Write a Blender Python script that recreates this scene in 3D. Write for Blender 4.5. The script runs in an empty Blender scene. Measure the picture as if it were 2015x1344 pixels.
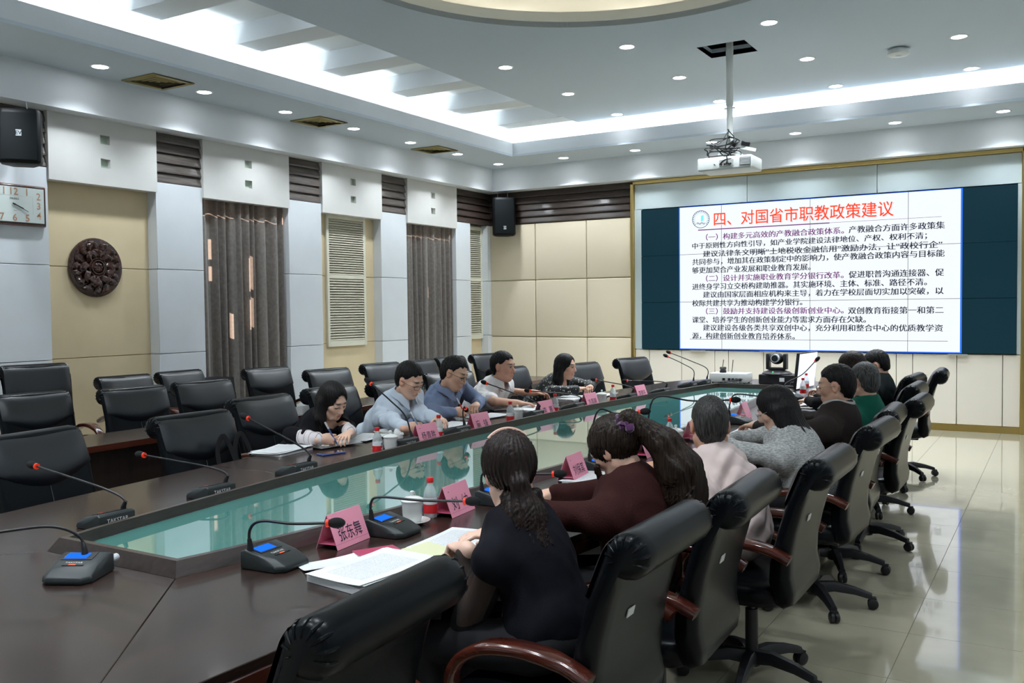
import bpy, bmesh, math, random
import numpy as np
from mathutils import Vector, Matrix, Euler

# ------------------------------------------------------------------ camera
SC = bpy.context.scene
COL = SC.collection
W_PX, H_PX, F_PX = 2015, 1344, 1797.18
CAM_Z = 1.59
_yaw, _pitch, _roll = (math.radians(a) for a in (31.058, -2.098, -0.618))
_f = Vector((-math.sin(_yaw), math.cos(_yaw), 0)); _r = Vector((math.cos(_yaw), math.sin(_yaw), 0)); _u = Vector((0, 0, 1))
CF = _f * math.cos(_pitch) + _u * math.sin(_pitch)
_u2 = _u * math.cos(_pitch) - _f * math.sin(_pitch)
CR = _r * math.cos(_roll) + _u2 * math.sin(_roll)
CU = _u2 * math.cos(_roll) - _r * math.sin(_roll)
cam_data = bpy.data.cameras.new('camera')
cam_data.sensor_width = 36.0
cam_data.lens = 36.0 * F_PX / W_PX
cam_data.clip_start = 0.02
cam = bpy.data.objects.new('camera', cam_data)
COL.objects.link(cam)
M = Matrix((CR, CU, -CF)).transposed().to_4x4()
M.translation = Vector((0, 0, CAM_Z))
cam.matrix_world = M
SC.camera = cam

def ray(x, y):
    return CR * ((x - W_PX / 2) / F_PX) - CU * ((y - H_PX / 2) / F_PX) + CF
def atz(x, y, z):
    d = ray(x, y); t = (z - CAM_Z) / d.z
    return Vector((d.x * t, d.y * t, z))
def atx(x, y, X):
    d = ray(x, y); t = X / d.x
    return Vector((X, d.y * t, CAM_Z + d.z * t))
def aty(x, y, Y):
    d = ray(x, y); t = Y / d.y
    return Vector((d.x * t, Y, CAM_Z + d.z * t))

# ------------------------------------------------------------------ view, world, sun
SC.view_settings.view_transform = 'Standard'
SC.view_settings.look = 'None'
SC.view_settings.gamma = 1.0
SC.view_settings.use_curve_mapping = False
SC.view_settings.exposure = 1.22
wd = bpy.data.worlds.new('daylight'); SC.world = wd; wd.use_nodes = True
_n = wd.node_tree.nodes; _n.clear()
_sky = _n.new('ShaderNodeTexSky'); _sky.sky_type = 'HOSEK_WILKIE'; _sky.turbidity = 3.0
_sky.sun_direction = Vector((-0.75, 0.1, 0.5)).normalized()
_bg = _n.new('ShaderNodeBackground'); _bg.inputs[1].default_value = 0.35
_out = _n.new('ShaderNodeOutputWorld')
wd.node_tree.links.new(_sky.outputs[0], _bg.inputs[0]); wd.node_tree.links.new(_bg.outputs[0], _out.inputs[0])
sun = bpy.data.lights.new('sun', 'SUN'); sun.energy = 16.0; sun.angle = 0.012; sun.color = (1.0, 0.86, 0.78)
suno = bpy.data.objects.new('sun', sun); COL.objects.link(suno)
suno.rotation_euler = Vector((0.80, -0.16, -0.45)).to_track_quat('-Z', 'Y').to_euler()

LAMP_W = 38.0        # each recessed downlight
COVE_W = 2.4        # per metre of cove strip
LAMP_COL = (0.86, 0.94, 1.0)

# ------------------------------------------------------------------ materials
MATS = {}
def nodes_of(name):
    m = bpy.data.materials.new(name); m.use_nodes = True
    nt = m.node_tree
    return m, nt, nt.nodes['Principled BSDF']
def mat(name, col, rough=0.5, metal=0.0, spec=0.5, bump=0.0, bscale=40.0, var=0.0, vscale=6.0, coat=0.0, coat_r=0.08,
        emit=None, estr=0.0, alpha=1.0, trans=0.0, ior=1.45, sheen=0.0, stretch=None, sss=0.0):
    if name in MATS: return MATS[name]
    m, nt, b = nodes_of(name)
    L = nt.links
    b.inputs['Base Color'].default_value = (*col, 1)
    b.inputs['Roughness'].default_value = rough
    b.inputs['Metallic'].default_value = metal
    b.inputs['Specular IOR Level'].default_value = spec
    b.inputs['Coat Weight'].default_value = coat
    b.inputs['Coat Roughness'].default_value = coat_r
    b.inputs['IOR'].default_value = ior
    b.inputs['Transmission Weight'].default_value = trans
    b.inputs['Alpha'].default_value = alpha
    b.inputs['Sheen Weight'].default_value = sheen
    if sss:
        b.inputs['Subsurface Weight'].default_value = sss
        b.inputs['Subsurface Radius'].default_value = (0.01, 0.004, 0.002)
        b.inputs['Subsurface Scale'].default_value = 0.6
    if emit:
        b.inputs['Emission Color'].default_value = (*emit, 1); b.inputs['Emission Strength'].default_value = estr
    if bump or var:
        tc = nt.nodes.new('ShaderNodeTexCoord'); src = tc.outputs['Object']
        if stretch:
            mp = nt.nodes.new('ShaderNodeMapping'); mp.inputs['Scale'].default_value = stretch
            L.new(src, mp.inputs['Vector']); src = mp.outputs['Vector']
    if var:
        n = nt.nodes.new('ShaderNodeTexNoise'); n.inputs['Scale'].default_value = vscale; n.inputs['Detail'].default_value = 5
        L.new(src, n.inputs['Vector'])
        mr = nt.nodes.new('ShaderNodeMapRange'); mr.inputs[1].default_value = 0.3; mr.inputs[2].default_value = 0.7
        mr.inputs[3].default_value = 1 - var; mr.inputs[4].default_value = 1 + var
        L.new(n.outputs['Fac'], mr.inputs[0])
        mx = nt.nodes.new('ShaderNodeMix'); mx.data_type = 'RGBA'; mx.blend_type = 'MULTIPLY'; mx.inputs[0].default_value = 1
        mx.inputs[6].default_value = (*col, 1); L.new(mr.outputs[0], mx.inputs[7]); L.new(mx.outputs[2], b.inputs['Base Color'])
    if bump:
        n2 = nt.nodes.new('ShaderNodeTexNoise'); n2.inputs['Scale'].default_value = bscale; n2.inputs['Detail'].default_value = 4
        L.new(src, n2.inputs['Vector'])
        bp = nt.nodes.new('ShaderNodeBump'); bp.inputs['Strength'].default_value = bump; bp.inputs['Distance'].default_value = 0.01
        L.new(n2.outputs['Fac'], bp.inputs['Height']); L.new(bp.outputs[0], b.inputs['Normal'])
    MATS[name] = m
    return m
def emis(name, col, s):
    if name in MATS: return MATS[name]
    m = bpy.data.materials.new(name); m.use_nodes = True; nt = m.node_tree; nt.nodes.clear()
    e = nt.nodes.new('ShaderNodeEmission'); e.inputs[0].default_value = (*col, 1); e.inputs[1].default_value = s
    o = nt.nodes.new('ShaderNodeOutputMaterial'); nt.links.new(e.outputs[0], o.inputs[0]); MATS[name] = m
    return m
def wood(name, c1, c2, rough=0.3, scale=3.0, axis=1, coat=0.5):
    if name in MATS: return MATS[name]
    m, nt, b = nodes_of(name); L = nt.links
    tc = nt.nodes.new('ShaderNodeTexCoord'); mp = nt.nodes.new('ShaderNodeMapping')
    s = [14.0, 14.0, 14.0]; s[axis] = 0.9; mp.inputs['Scale'].default_value = s
    L.new(tc.outputs['Object'], mp.inputs['Vector'])
    n = nt.nodes.new('ShaderNodeTexNoise'); n.inputs['Scale'].default_value = scale; n.inputs['Detail'].default_value = 7; n.inputs['Distortion'].default_value = 0.6
    L.new(mp.outputs['Vector'], n.inputs['Vector'])
    cr = nt.nodes.new('ShaderNodeValToRGB'); cr.color_ramp.elements[0].position = 0.3; cr.color_ramp.elements[1].position = 0.72
    cr.color_ramp.elements[0].color = (*c1, 1); cr.color_ramp.elements[1].color = (*c2, 1)
    L.new(n.outputs['Fac'], cr.inputs[0]); L.new(cr.outputs[0], b.inputs['Base Color'])
    b.inputs['Roughness'].default_value = rough; b.inputs['Coat Weight'].default_value = coat; b.inputs['Coat Roughness'].default_value = 0.12
    MATS[name] = m
    return m

M_WHITE = mat('white_plaster', (0.66, 0.695, 0.73), 0.75, var=0.03, vscale=2.5, bump=0.03, bscale=120)
M_CEIL = mat('ceiling_paint', (0.53, 0.60, 0.67), 0.85)
M_COVE = mat('cove_white', (0.78, 0.80, 0.80), 0.8)
M_DOME = mat('dome_cream', (0.84, 0.82, 0.74), 0.8)
M_BEIGE = mat('niche_beige', (0.70, 0.575, 0.37), 0.8, var=0.04, vscale=3, bump=0.03, bscale=150)
M_HEADER = mat('header_board', (0.60, 0.595, 0.575), 0.7, var=0.03, vscale=4, bump=0.02, bscale=90)
M_PANEL = mat('padded_beige', (0.68, 0.595, 0.45), 0.85, bump=0.05, bscale=220)
M_LOWPANEL = mat('low_panel', (0.66, 0.61, 0.53), 0.55, bump=0.02, bscale=200)
M_GOLD = mat('brushed_gold', (0.52, 0.38, 0.14), 0.28, metal=1.0, bump=0.03, bscale=60)
M_BRASSVENT = mat('brass_vent', (0.30, 0.25, 0.10), 0.45, metal=0.6)
M_DARK = mat('black_void', (0.01, 0.01, 0.012), 0.8)
M_GLOSSPANEL = mat('gloss_panel', (0.46, 0.53, 0.54), 0.18, coat=0.6, coat_r=0.06)
M_TILE = mat('floor_tile', (0.44, 0.405, 0.30), 0.10, var=0.06, vscale=5, coat=0.7, coat_r=0.03)
M_GROUT = mat('grout', (0.16, 0.15, 0.12), 0.8)
M_LOUVER = wood('louver_wood', (0.045, 0.036, 0.032), (0.14, 0.115, 0.10), 0.5, 4.0, 1, 0.1)
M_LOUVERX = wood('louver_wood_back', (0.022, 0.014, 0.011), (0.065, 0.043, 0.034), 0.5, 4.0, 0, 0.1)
M_SHUTTER = mat('shutter_cream', (0.70, 0.68, 0.56), 0.55)
M_LAMP = emis('lamp_glow', (0.95, 0.98, 1.0), 14.0)
M_LAMPRIM = mat('lamp_rim', (0.7, 0.72, 0.74), 0.4)

# ------------------------------------------------------------------ mesh helpers
class G:
    """collects shapes into one mesh"""
    def __init__(s): s.v = []; s.f = []; s.mi = []; s.cur = 0
    def add(s, verts, faces):
        o = len(s.v); s.v += [tuple(p) for p in verts]
        s.f += [tuple(i + o for i in f) for f in faces]; s.mi += [s.cur] * len(faces)
        return s
    def box(s, x0, x1, y0, y1, z0, z1):
        return s.add([(x0, y0, z0), (x1, y0, z0), (x1, y1, z0), (x0, y1, z0), (x0, y0, z1), (x1, y0, z1), (x1, y1, z1), (x0, y1, z1)],
                     [(0, 3, 2, 1), (4, 5, 6, 7), (0, 1, 5, 4), (1, 2, 6, 5), (2, 3, 7, 6), (3, 0, 4, 7)])
    def obox(s, c, size, R):
        c = Vector(c); vs = []
        for a, b_, d in ((-1, -1, -1), (1, -1, -1), (1, 1, -1), (-1, 1, -1), (-1, -1, 1), (1, -1, 1), (1, 1, 1), (-1, 1, 1)):
            vs.append(c + R @ Vector((a * size[0] / 2, b_ * size[1] / 2, d * size[2] / 2)))
        return s.add(vs, [(0, 3, 2, 1), (4, 5, 6, 7), (0, 1, 5, 4), (1, 2, 6, 5), (2, 3, 7, 6), (3, 0, 4, 7)])
    def prism(s, poly, z0, z1):
        n = len(poly)
        v = [(p[0], p[1], z0) for p in poly] + [(p[0], p[1], z1) for p in poly]
        return s.add(v, [tuple(range(n - 1, -1, -1)), tuple(range(n, 2 * n))] + [(i, (i + 1) % n, n + (i + 1) % n, n + i) for i in range(n)])
    def loft(s, rings, cap=True, closed=True):
        n = len(rings[0]); v = [p for r in rings for p in r]; f = []
        for k in range(len(rings) - 1):
            for i in range(n if closed else n - 1):
                j = (i + 1) % n
                f.append((k * n + i, k * n + j, (k + 1) * n + j, (k + 1) * n + i))
        if cap: f += [tuple(range(n - 1, -1, -1)), tuple(range((len(rings) - 1) * n, len(rings) * n))]
        return s.add(v, f)
    def lathe(s, prof, c=(0, 0, 0), n=20, cap=True):
        rings = [[(c[0] + r * math.cos(2 * math.pi * i / n), c[1] + r * math.sin(2 * math.pi * i / n), c[2] + z) for i in range(n)] for r, z in prof]
        return s.loft(rings, cap)
    def tube(s, pts, r, n=8, cap=True):
        pts = [Vector(p) for p in pts]; m = len(pts)
        rs = r if hasattr(r, '__len__') else [r] * m
        rings = []; up = None
        for i in range(m):
            t = (pts[min(i + 1, m - 1)] - pts[max(i - 1, 0)]).normalized()
            if up is None:
                up = Vector((0, 0, 1)) if abs(t.z) < 0.9 else Vector((1, 0, 0))
            a = t.cross(up).normalized(); b_ = a.cross(t).normalized(); up = b_
            rings.append([pts[i] + a * (rs[i] * math.cos(2 * math.pi * k / n)) + b_ * (rs[i] * math.sin(2 * math.pi * k / n)) for k in range(n)])
        return s.loft(rings, cap)
    def ribbon(s, pts, w, t, up=(0, 0, 1)):
        """flat bar along pts: width w across, thickness t"""
        pts = [Vector(p) for p in pts]; m = len(pts); rings = []; upv = Vector(up)
        ws = w if hasattr(w, '__len__') else [w] * m
        for i in range(m):
            tg = (pts[min(i + 1, m - 1)] - pts[max(i - 1, 0)]).normalized()
            a = tg.cross(upv).normalized(); b_ = a.cross(tg).normalized()
            hw, ht = ws[i] / 2, t / 2
            ring = []
            for (p, q) in ((1, .5), (.7, 1), (-.7, 1), (-1, .5), (-1, -.5), (-.7, -1), (.7, -1), (1, -.5)):
                ring.append(pts[i] + a * (p * hw) + b_ * (q * ht))
            rings.append(ring)
        return s.loft(rings)
    def ball(s, c, r, n=12, m=8, R=None):
        c = Vector(c); r = Vector(r) if hasattr(r, '__len__') else Vector((r, r, r)); rings = []
        for k in range(m + 1):
            th = math.pi * (k + 0.001) / (m + 0.002)
            ring = []
            for i in range(n):
                ph = 2 * math.pi * i / n
                q = Vector((r.x * math.sin(th) * math.cos(ph), r.y * math.sin(th) * math.sin(ph), -r.z * math.cos(th)))
                ring.append(c + (R @ q if R else q))
            rings.append(ring)
        return s.loft(rings)
    def mesh(s, name, smooth=False, bevel=0.0, seg=2, angle=40):
        me = bpy.data.meshes.new(name); me.from_pydata(s.v, [], s.f)
        if any(s.mi): me.polygons.foreach_set('material_index', s.mi)
        bm = bmesh.new(); bm.from_mesh(me)
        bmesh.ops.remove_doubles(bm, verts=bm.verts, dist=1e-6)
        bmesh.ops.recalc_face_normals(bm, faces=bm.faces)
        if bevel:
            ed = [e for e in bm.edges if len(e.link_faces) == 2 and e.calc_face_angle(0) > math.radians(30)]
            bmesh.ops.bevel(bm, geom=ed, offset=bevel, segments=seg, affect='EDGES', clamp_overlap=True, profile=0.5)
        if smooth or bevel:
            for f in bm.faces: f.smooth = True
            for e in bm.edges:
                if len(e.link_faces) == 2 and e.calc_face_angle(0) > math.radians(angle): e.smooth = False
        bm.to_mesh(me); bm.free()
        return me
    def obj(s, name, material, parent=None, **kw):
        return mobj(name, s.mesh(name, **kw), material, parent)
def mobj(name, me, material, parent=None):
    if material is not None and not me.materials:
        for m in (material if isinstance(material, (list, tuple)) else [material]): me.materials.append(m)
    o = bpy.data.objects.new(name, me); COL.objects.link(o)
    if parent is not None: o.parent = parent
    return o
def tag(o, label, cat, group=None):
    o['label'] = label; o['category'] = cat
    if group: o['group'] = group
    return o
def struct(o): o['kind'] = 'structure'; return o
def empty(name, loc=(0, 0, 0), rz=0.0):
    o = bpy.data.objects.new(name, None); COL.objects.link(o); o.empty_display_size = 0.1
    o.location = loc; o.rotation_euler = (0, 0, rz)
    return o
def thing(name, label, cat, loc=(0, 0, 0), rz=0.0, group=None):
    return tag(empty(name, loc, rz), label, cat, group)
def dup(root, loc, rz, label=None, group=None):
    r = root.copy(); COL.objects.link(r); r.location = loc; r.rotation_euler = (0, 0, rz)
    if label: r['label'] = label
    if group: r['group'] = group
    for ch in list(root.children):
        c = ch.copy(); COL.objects.link(c); c.parent = r
        for g in ch.children:
            d = g.copy(); COL.objects.link(d); d.parent = c
    return r
_text_cache = {}
def text_mesh(body, bold=0.0, extrude=0.0):
    """flat lettering as a mesh, lower-left at origin, em height 1"""
    key = (body, bold, extrude)
    if key in _text_cache: return _text_cache[key]
    c = bpy.data.curves.new('lettering', 'FONT'); c.body = body; c.offset = bold; c.extrude = extrude; c.resolution_u = 2
    o = bpy.data.objects.new('lettering', c); COL.objects.link(o)
    dg = bpy.context.evaluated_depsgraph_get()
    me = bpy.data.meshes.new_from_object(o.evaluated_get(dg))
    bpy.data.objects.remove(o); bpy.data.curves.remove(c)
    me.materials.clear()
    co = np.empty(len(me.vertices) * 3, np.float32); me.vertices.foreach_get('co', co); co = co.reshape(-1, 3)
    box = (co[:, 0].min(), co[:, 0].max(), co[:, 1].min(), co[:, 1].max()) if len(co) else (0, 1, 0, 1)
    _text_cache[key] = (me, box)
    return _text_cache[key]
def lettering(name, body, material, parent, origin, ex, ey, width=None, height=None, bold=0.0, center=False):
    """lay a text on a surface: origin = lower left (or centre), ex / ey = unit directions; fit to width x height"""
    me0, (a, b_, c, d) = text_mesh(body, bold)
    me = me0.copy()
    sx = width / (b_ - a) if width else height / (d - c)
    sy = height / (d - c) if height else sx
    ex = Vector(ex).normalized(); ey = Vector(ey).normalized(); ez = ex.cross(ey)
    o0 = Vector(origin)
    if center: o0 = o0 - ex * (sx * (b_ - a) / 2) - ey * (sy * (d - c) / 2)
    T = Matrix((ex * sx, ey * sy, ez)).transposed().to_4x4()
    T.translation = o0 - ex * (a * sx) - ey * (c * sy)
    me.transform(T)
    me.materials.append(material)
    LAST[0] = mobj(name, me, None, parent)
    return LAST[0]
LAST = [None]
def smooth_pts(ctrl, n=24):
    """Catmull-Rom through control points"""
    P = [Vector(p) for p in ctrl]; P = [P[0] * 2 - P[1]] + P + [P[-1] * 2 - P[-2]]
    out = []; m = len(P) - 3
    for i in range(n):
        t = i / (n - 1) * m; k = min(int(t), m - 1); t -= k
        a, b_, c, d = P[k:k + 4]
        out.append(0.5 * ((2 * b_) + (c - a) * t + (2 * a - 5 * b_ + 4 * c - d) * t * t + (3 * b_ - a - 3 * c + d) * t ** 3))
    return out
# ================================================================== THE ROOM
XL, XR, YB, YF = -7.97, 2.16, 12.60, -0.80
ZS, ZC = 3.79, 4.15          # perimeter soffit and main ceiling
ZW = 3.44                    # underside of the cornice

# ---- floor: slab with polished tiles as pieces
fl = struct(G().box(XL - 0.4, XR + 0.3, YF - 0.2, YB + 0.2, -0.12, -0.004).obj('floor', M_GROUT))
TS = 0.612
tile_me = G().box(0.0015, TS - 0.0015, 0.0015, TS - 0.0015, -0.004, 0.0).mesh('floor_tile')
tile_me.materials.append(M_TILE)
nx0 = -0.62 - 6 * TS
for i in range(11):
    for j in range(22):
        y = YF + j * TS
        x = nx0 + i * TS
        if x + TS > XR + 0.1 or y + TS > YB + 0.12: continue
        t = mobj('tile', tile_me, None, fl); t.location = (x, y, 0)
G_ = G(); G_.box(XL - 0.3, nx0, YF, YB, -0.004, 0.0)
t = G_.obj('floor_field', M_TILE, fl)

# ---- left wall: backing plus bays
wl = struct(G().box(-8.60, -8.55, YF - 0.2, 2.4, 0, 4.6).obj('wall_left', M_WHITE))
def panel_stack(y0, y1, x, material, parent, name='wall_panel', zt=ZW, xb=-8.25):
    zs = [0.0, 1.155, 2.03, zt]
    for a, b_ in zip(zs[:-1], zs[1:]):
        g = G().box(xb, x, y0, y1, a + (0.003 if a else 0), b_ - 0.003)
        g.obj(name, material, parent, bevel=0.003, seg=1)
# pillars
PIL = [(-0.8, 3.19), (4.43, 5.02), (6.19, 6.78), (8.06, 8.63), (9.80, 10.37), (11.60, 12.0)]
for a, b_ in PIL:
    panel_stack(a, b_, XL, M_WHITE, wl, 'pillar_panel', 2.925 if a > 3 else ZW)
panel_stack(12.5, 12.62, XL + 0.0, M_WHITE, wl, 'pillar_panel', 2.925)
# niches (beige), the second and fourth bays are windows
for a, b_ in ((3.19, 4.43), (5.02, 6.19), (8.63, 9.80), (12.0, 12.5)):
    panel_stack(a, b_, -8.11, M_BEIGE, wl, 'niche_panel', 2.95)
# header boards with two square holes
def header(y0, y1, k):
    x0, x1 = -8.06, XL + 0.025
    yc = (y0 + y1) / 2
    g = G(); h = 0.052
    zz = [(2.815, 2.99), (3.07, 3.21), (3.295, ZW + 0.02)]
    ys = [y0, yc - h, yc + h, y1]
    zs = [2.815, 2.985, 3.072, 3.212, 3.298, ZW + 0.02]
    v = [(x1, y, z) for z in zs for y in ys]; f = []
    for r in range(5):
        for c in range(3):
            if c == 1 and r in (1, 3): continue
            i = r * 4 + c; f.append((i, i + 1, i + 5, i + 4))
    g.add(v, f)
    g.add([(x1, y0, zs[0]), (x1, y1, zs[0]), (x0, y1, zs[0]), (x0, y0, zs[0])], [(0, 1, 2, 3)])
    g.add([(x1, y0, zs[0]), (x1, y0, zs[-1]), (x0, y0, zs[-1]), (x0, y0, zs[0])], [(0, 1, 2, 3)])
    g.add([(x1, y1, zs[0]), (x1, y1, zs[-1]), (x0, y1, zs[-1]), (x0, y1, zs[0])], [(0, 1, 2, 3)])
    xr = x1 - 0.05
    for za, zb in ((zs[1], zs[2]), (zs[3], zs[4])):
        ya, yb = yc - h, yc + h
        g.add([(x1, ya, za), (x1, yb, za), (x1, yb, zb), (x1, ya, zb), (xr, ya, za), (xr, yb, za), (xr, yb, zb), (xr, ya, zb)],
              [(0, 1, 5, 4), (1, 2, 6, 5), (2, 3, 7, 6), (3, 0, 4, 7)])
    o = g.obj('header_board', M_HEADER, wl)
    for za, zb in ((zs[1], zs[2]), (zs[3], zs[4])):
        G().box(xr - 0.004, xr + 0.001, yc - h, yc + h, za, zb).obj('glass_square', mat('niche_glass', (0.42, 0.52, 0.42), 0.25), wl)
    G().box(-8.25, x0 + 0.001, y0, y1, 2.83, ZW + 0.02).obj('header_core', M_HEADER, wl)
for k, (a, b_) in enumerate(((3.19, 4.43), (5.02, 6.19), (6.78, 8.06), (8.63, 9.80), (10.37, 11.60))): header(a, b_, k)
# dark slatted wood above the pillars
def slats_y(y0, y1, n=5):
    back = G().box(-8.25, XL - 0.045, y0, y1, 2.925, ZW + 0.01).obj('slat_backing', M_DARK, wl)
    dz = (ZW - 2.925) / n
    for i in range(n):
        z = 2.925 + i * dz
        g = G(); p = [(XL - 0.05, z), (XL - 0.004, z + 0.004), (XL - 0.004, z + 0.020), (XL - 0.030, z + dz - 0.004), (XL - 0.05, z + dz - 0.004)]
        g.loft([[(q[0], y, q[1]) for q in p] for y in (y0 + 0.003, y1 - 0.003)])
        g.obj('wood_slat', M_LOUVER, wl)
for a, b_ in ((4.43, 5.02), (6.19, 6.78), (8.06, 8.63), (9.80, 10.37)): slats_y(a, b_)
def slats_dark(y0, y1):
    G().box(-8.25, XL - 0.045, y0, y1, 2.925, ZW + 0.01).obj('slat_backing', M_DARK, wl)
    dz = (ZW - 2.925) / 5
    for i in range(5):
        z = 2.925 + i * dz
        p = [(XL - 0.05, z), (XL - 0.004, z + 0.004), (XL - 0.004, z + 0.020), (XL - 0.030, z + dz - 0.004), (XL - 0.05, z + dz - 0.004)]
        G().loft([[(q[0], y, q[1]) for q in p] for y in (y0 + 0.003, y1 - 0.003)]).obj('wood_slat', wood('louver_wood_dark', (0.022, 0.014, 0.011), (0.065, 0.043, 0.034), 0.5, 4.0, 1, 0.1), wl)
slats_dark(11.60, 12.62)
G().box(-8.3, -8.2, 12.0, 12.6, 0, 4.6).obj('wall_core', M_BEIGE, wl)

# ---- windows behind the curtains
M_FRAME = mat('window_frame', (0.55, 0.55, 0.52), 0.5)
def thin_glass():
    m = bpy.data.materials.new('window_glass'); m.use_nodes = True; nt = m.node_tree; nt.nodes.clear()
    t = nt.nodes.new('ShaderNodeBsdfTransparent'); t.inputs[0].default_value = (0.92, 0.96, 0.95, 1); g_ = nt.nodes.new('ShaderNodeBsdfGlossy'); g_.inputs['Roughness'].default_value = 0.02
    mx = nt.nodes.new('ShaderNodeMixShader'); mx.inputs[0].default_value = 0.07; o = nt.nodes.new('ShaderNodeOutputMaterial')
    nt.links.new(t.outputs[0], mx.inputs[1]); nt.links.new(g_.outputs[0], mx.inputs[2]); nt.links.new(mx.outputs[0], o.inputs[0])
    return m
M_GLASS = thin_glass()
def window(n, y0, y1):
    w = struct(empty('window_%d' % n, (-8.32, (y0 + y1) / 2, 0)))
    h = (y1 - y0) / 2
    for a, b_ in ((-h, -h + 0.05), (h - 0.05, h), (-0.05, 0.01)):
        G().box(-0.03, 0.03, a, b_, 0.95, 2.85).obj('window_frame', M_FRAME, w, bevel=0.004, seg=1)
    for z in (0.95, 2.81): G().box(-0.028, 0.028, -h, h, z, z + 0.045).obj('window_bar', M_FRAME, w)
    for a, b_ in ((-h + 0.05, -0.05), (0.01, h - 0.05)):
        G().box(-0.004, 0.004, a, b_, 0.98, 2.82).obj('pane', M_GLASS, w)
    G().box(-0.05, 0.10, -h, h, 0.86, 0.95).obj('window_sill', M_WHITE, w)
    G().box(-0.1, 0.0, -h, h, 0.0, 0.9).obj('window_parapet', M_WHITE, w)
    # added unseen boards outside; their holes shape the sun patches on the curtain
    brd = mat('sun_mask', (0.2, 0.16, 0.12), 0.8)
    if n == 1: strips = [(-h - 0.25, -0.40, ()), (-0.40, -0.345, ((2.12, 2.30), (2.36, 2.60))), (-0.345, -0.13, ()), (-0.13, -0.085, ((1.50, 1.80),)), (-0.085, 0.13, ()), (0.13, 0.215, ((1.62, 1.98), (2.06, 2.46))), (0.215, h + 0.25, ())]
    else: strips = [(-h - 0.25, 0.05, ()), (0.05, 0.08, ((1.98, 2.16),)), (0.08, h + 0.25, ())]
    for a, b_, holes in strips:
        z = 0.9
        for z0, z1 in tuple(holes) + ((2.86, 2.87),):
            G().box(-0.16, -0.13, a, b_, z, z0).obj('sun_mask_board', brd, w); z = z1
window(1, 6.78, 8.06); window(2, 10.37, 11.60)

# ---- curtains: folded cloth
def curtain_mat():
    m, nt, b = nodes_of('curtain_cloth'); L = nt.links
    tc = nt.nodes.new('ShaderNodeTexCoord'); n = nt.nodes.new('ShaderNodeTexNoise'); n.inputs['Scale'].default_value = 26; n.inputs['Detail'].default_value = 6
    L.new(tc.outputs['Object'], n.inputs['Vector'])
    cr = nt.nodes.new('ShaderNodeValToRGB'); cr.color_ramp.elements[0].position = 0.35; cr.color_ramp.elements[1].position = 0.7
    cr.color_ramp.elements[0].color = (0.125, 0.114, 0.105, 1); cr.color_ramp.elements[1].color = (0.20, 0.185, 0.17, 1)
    L.new(n.outputs['Fac'], cr.inputs[0]); L.new(cr.outputs[0], b.inputs['Base Color'])
    b.inputs['Roughness'].default_value = 0.8; b.inputs['Sheen Weight'].default_value = 0.35
    t = nt.nodes.new('ShaderNodeBsdfTranslucent'); t.inputs[0].default_value = (0.62, 0.46, 0.38, 1)
    mx = nt.nodes.new('ShaderNodeMixShader'); mx.inputs[0].default_value = 0.16
    out = nt.nodes['Material Output']
    L.new(b.outputs[0], mx.inputs[1]); L.new(t.outputs[0], mx.inputs[2]); L.new(mx.outputs[0], out.inputs[0])
    return m
M_CURT = curtain_mat()
def curtain(y0, y1, seed, label, split=0.42):
    rnd = random.Random(seed)
    root = thing('curtain', label, 'curtain', (-8.06, y0, 0), 0, 'grey brown window curtains')
    W = y1 - y0
    for pi, (a, b_) in enumerate(((0.0, split + 0.01), (split - 0.01, 1.0))):
        n, m = 110, 14
        ph = [rnd.uniform(0, 6.28) for _ in range(4)]
        folds = (b_ - a) * W / 0.135
        g = G(); v = []
        for k in range(m + 1):
            z = 0.06 + (2.86 - 0.06) * k / m
            q = 1 - k / m
            for i in range(n + 1):
                u = i / n
                amp = 0.030 + 0.016 * q
                wv = math.sin(2 * math.pi * folds * (u + 0.055 * math.sin(2 * math.pi * u * 1.3 + ph[0]) + 0.02 * math.sin(2 * math.pi * u * 3.1 + ph[3])) + ph[1])
                x = amp * (abs(wv) ** 0.7 * (1 if wv > 0 else -1)) + 0.012 * math.sin(9 * u + ph[2] + 1.5 * q) - 0.01
                lean = (0.10 if pi == 0 else 0.02) * q * (1 - u) * 0.5 - (0.07 * q * u if pi == 1 else 0) * -0.4
                v.append((x + 0.02 * pi, (a + (b_ - a) * u) * W + lean * (0.6 if pi == 0 else 0.3), z))
        f = [(k * (n + 1) + i, k * (n + 1) + i + 1, (k + 1) * (n + 1) + i + 1, (k + 1) * (n + 1) + i) for k in range(m) for i in range(n)]
        g.add(v, f); g.obj('curtain_panel', M_CURT, root, smooth=True, angle=180)
    return root
curtain(6.78, 8.02, 3, 'grey brown curtain with sunlight patches, in the window nearer the carved disc')
curtain(10.37, 11.58, 8, 'grey brown curtain in the far window between the two louvred shutters', 0.5)

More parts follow.
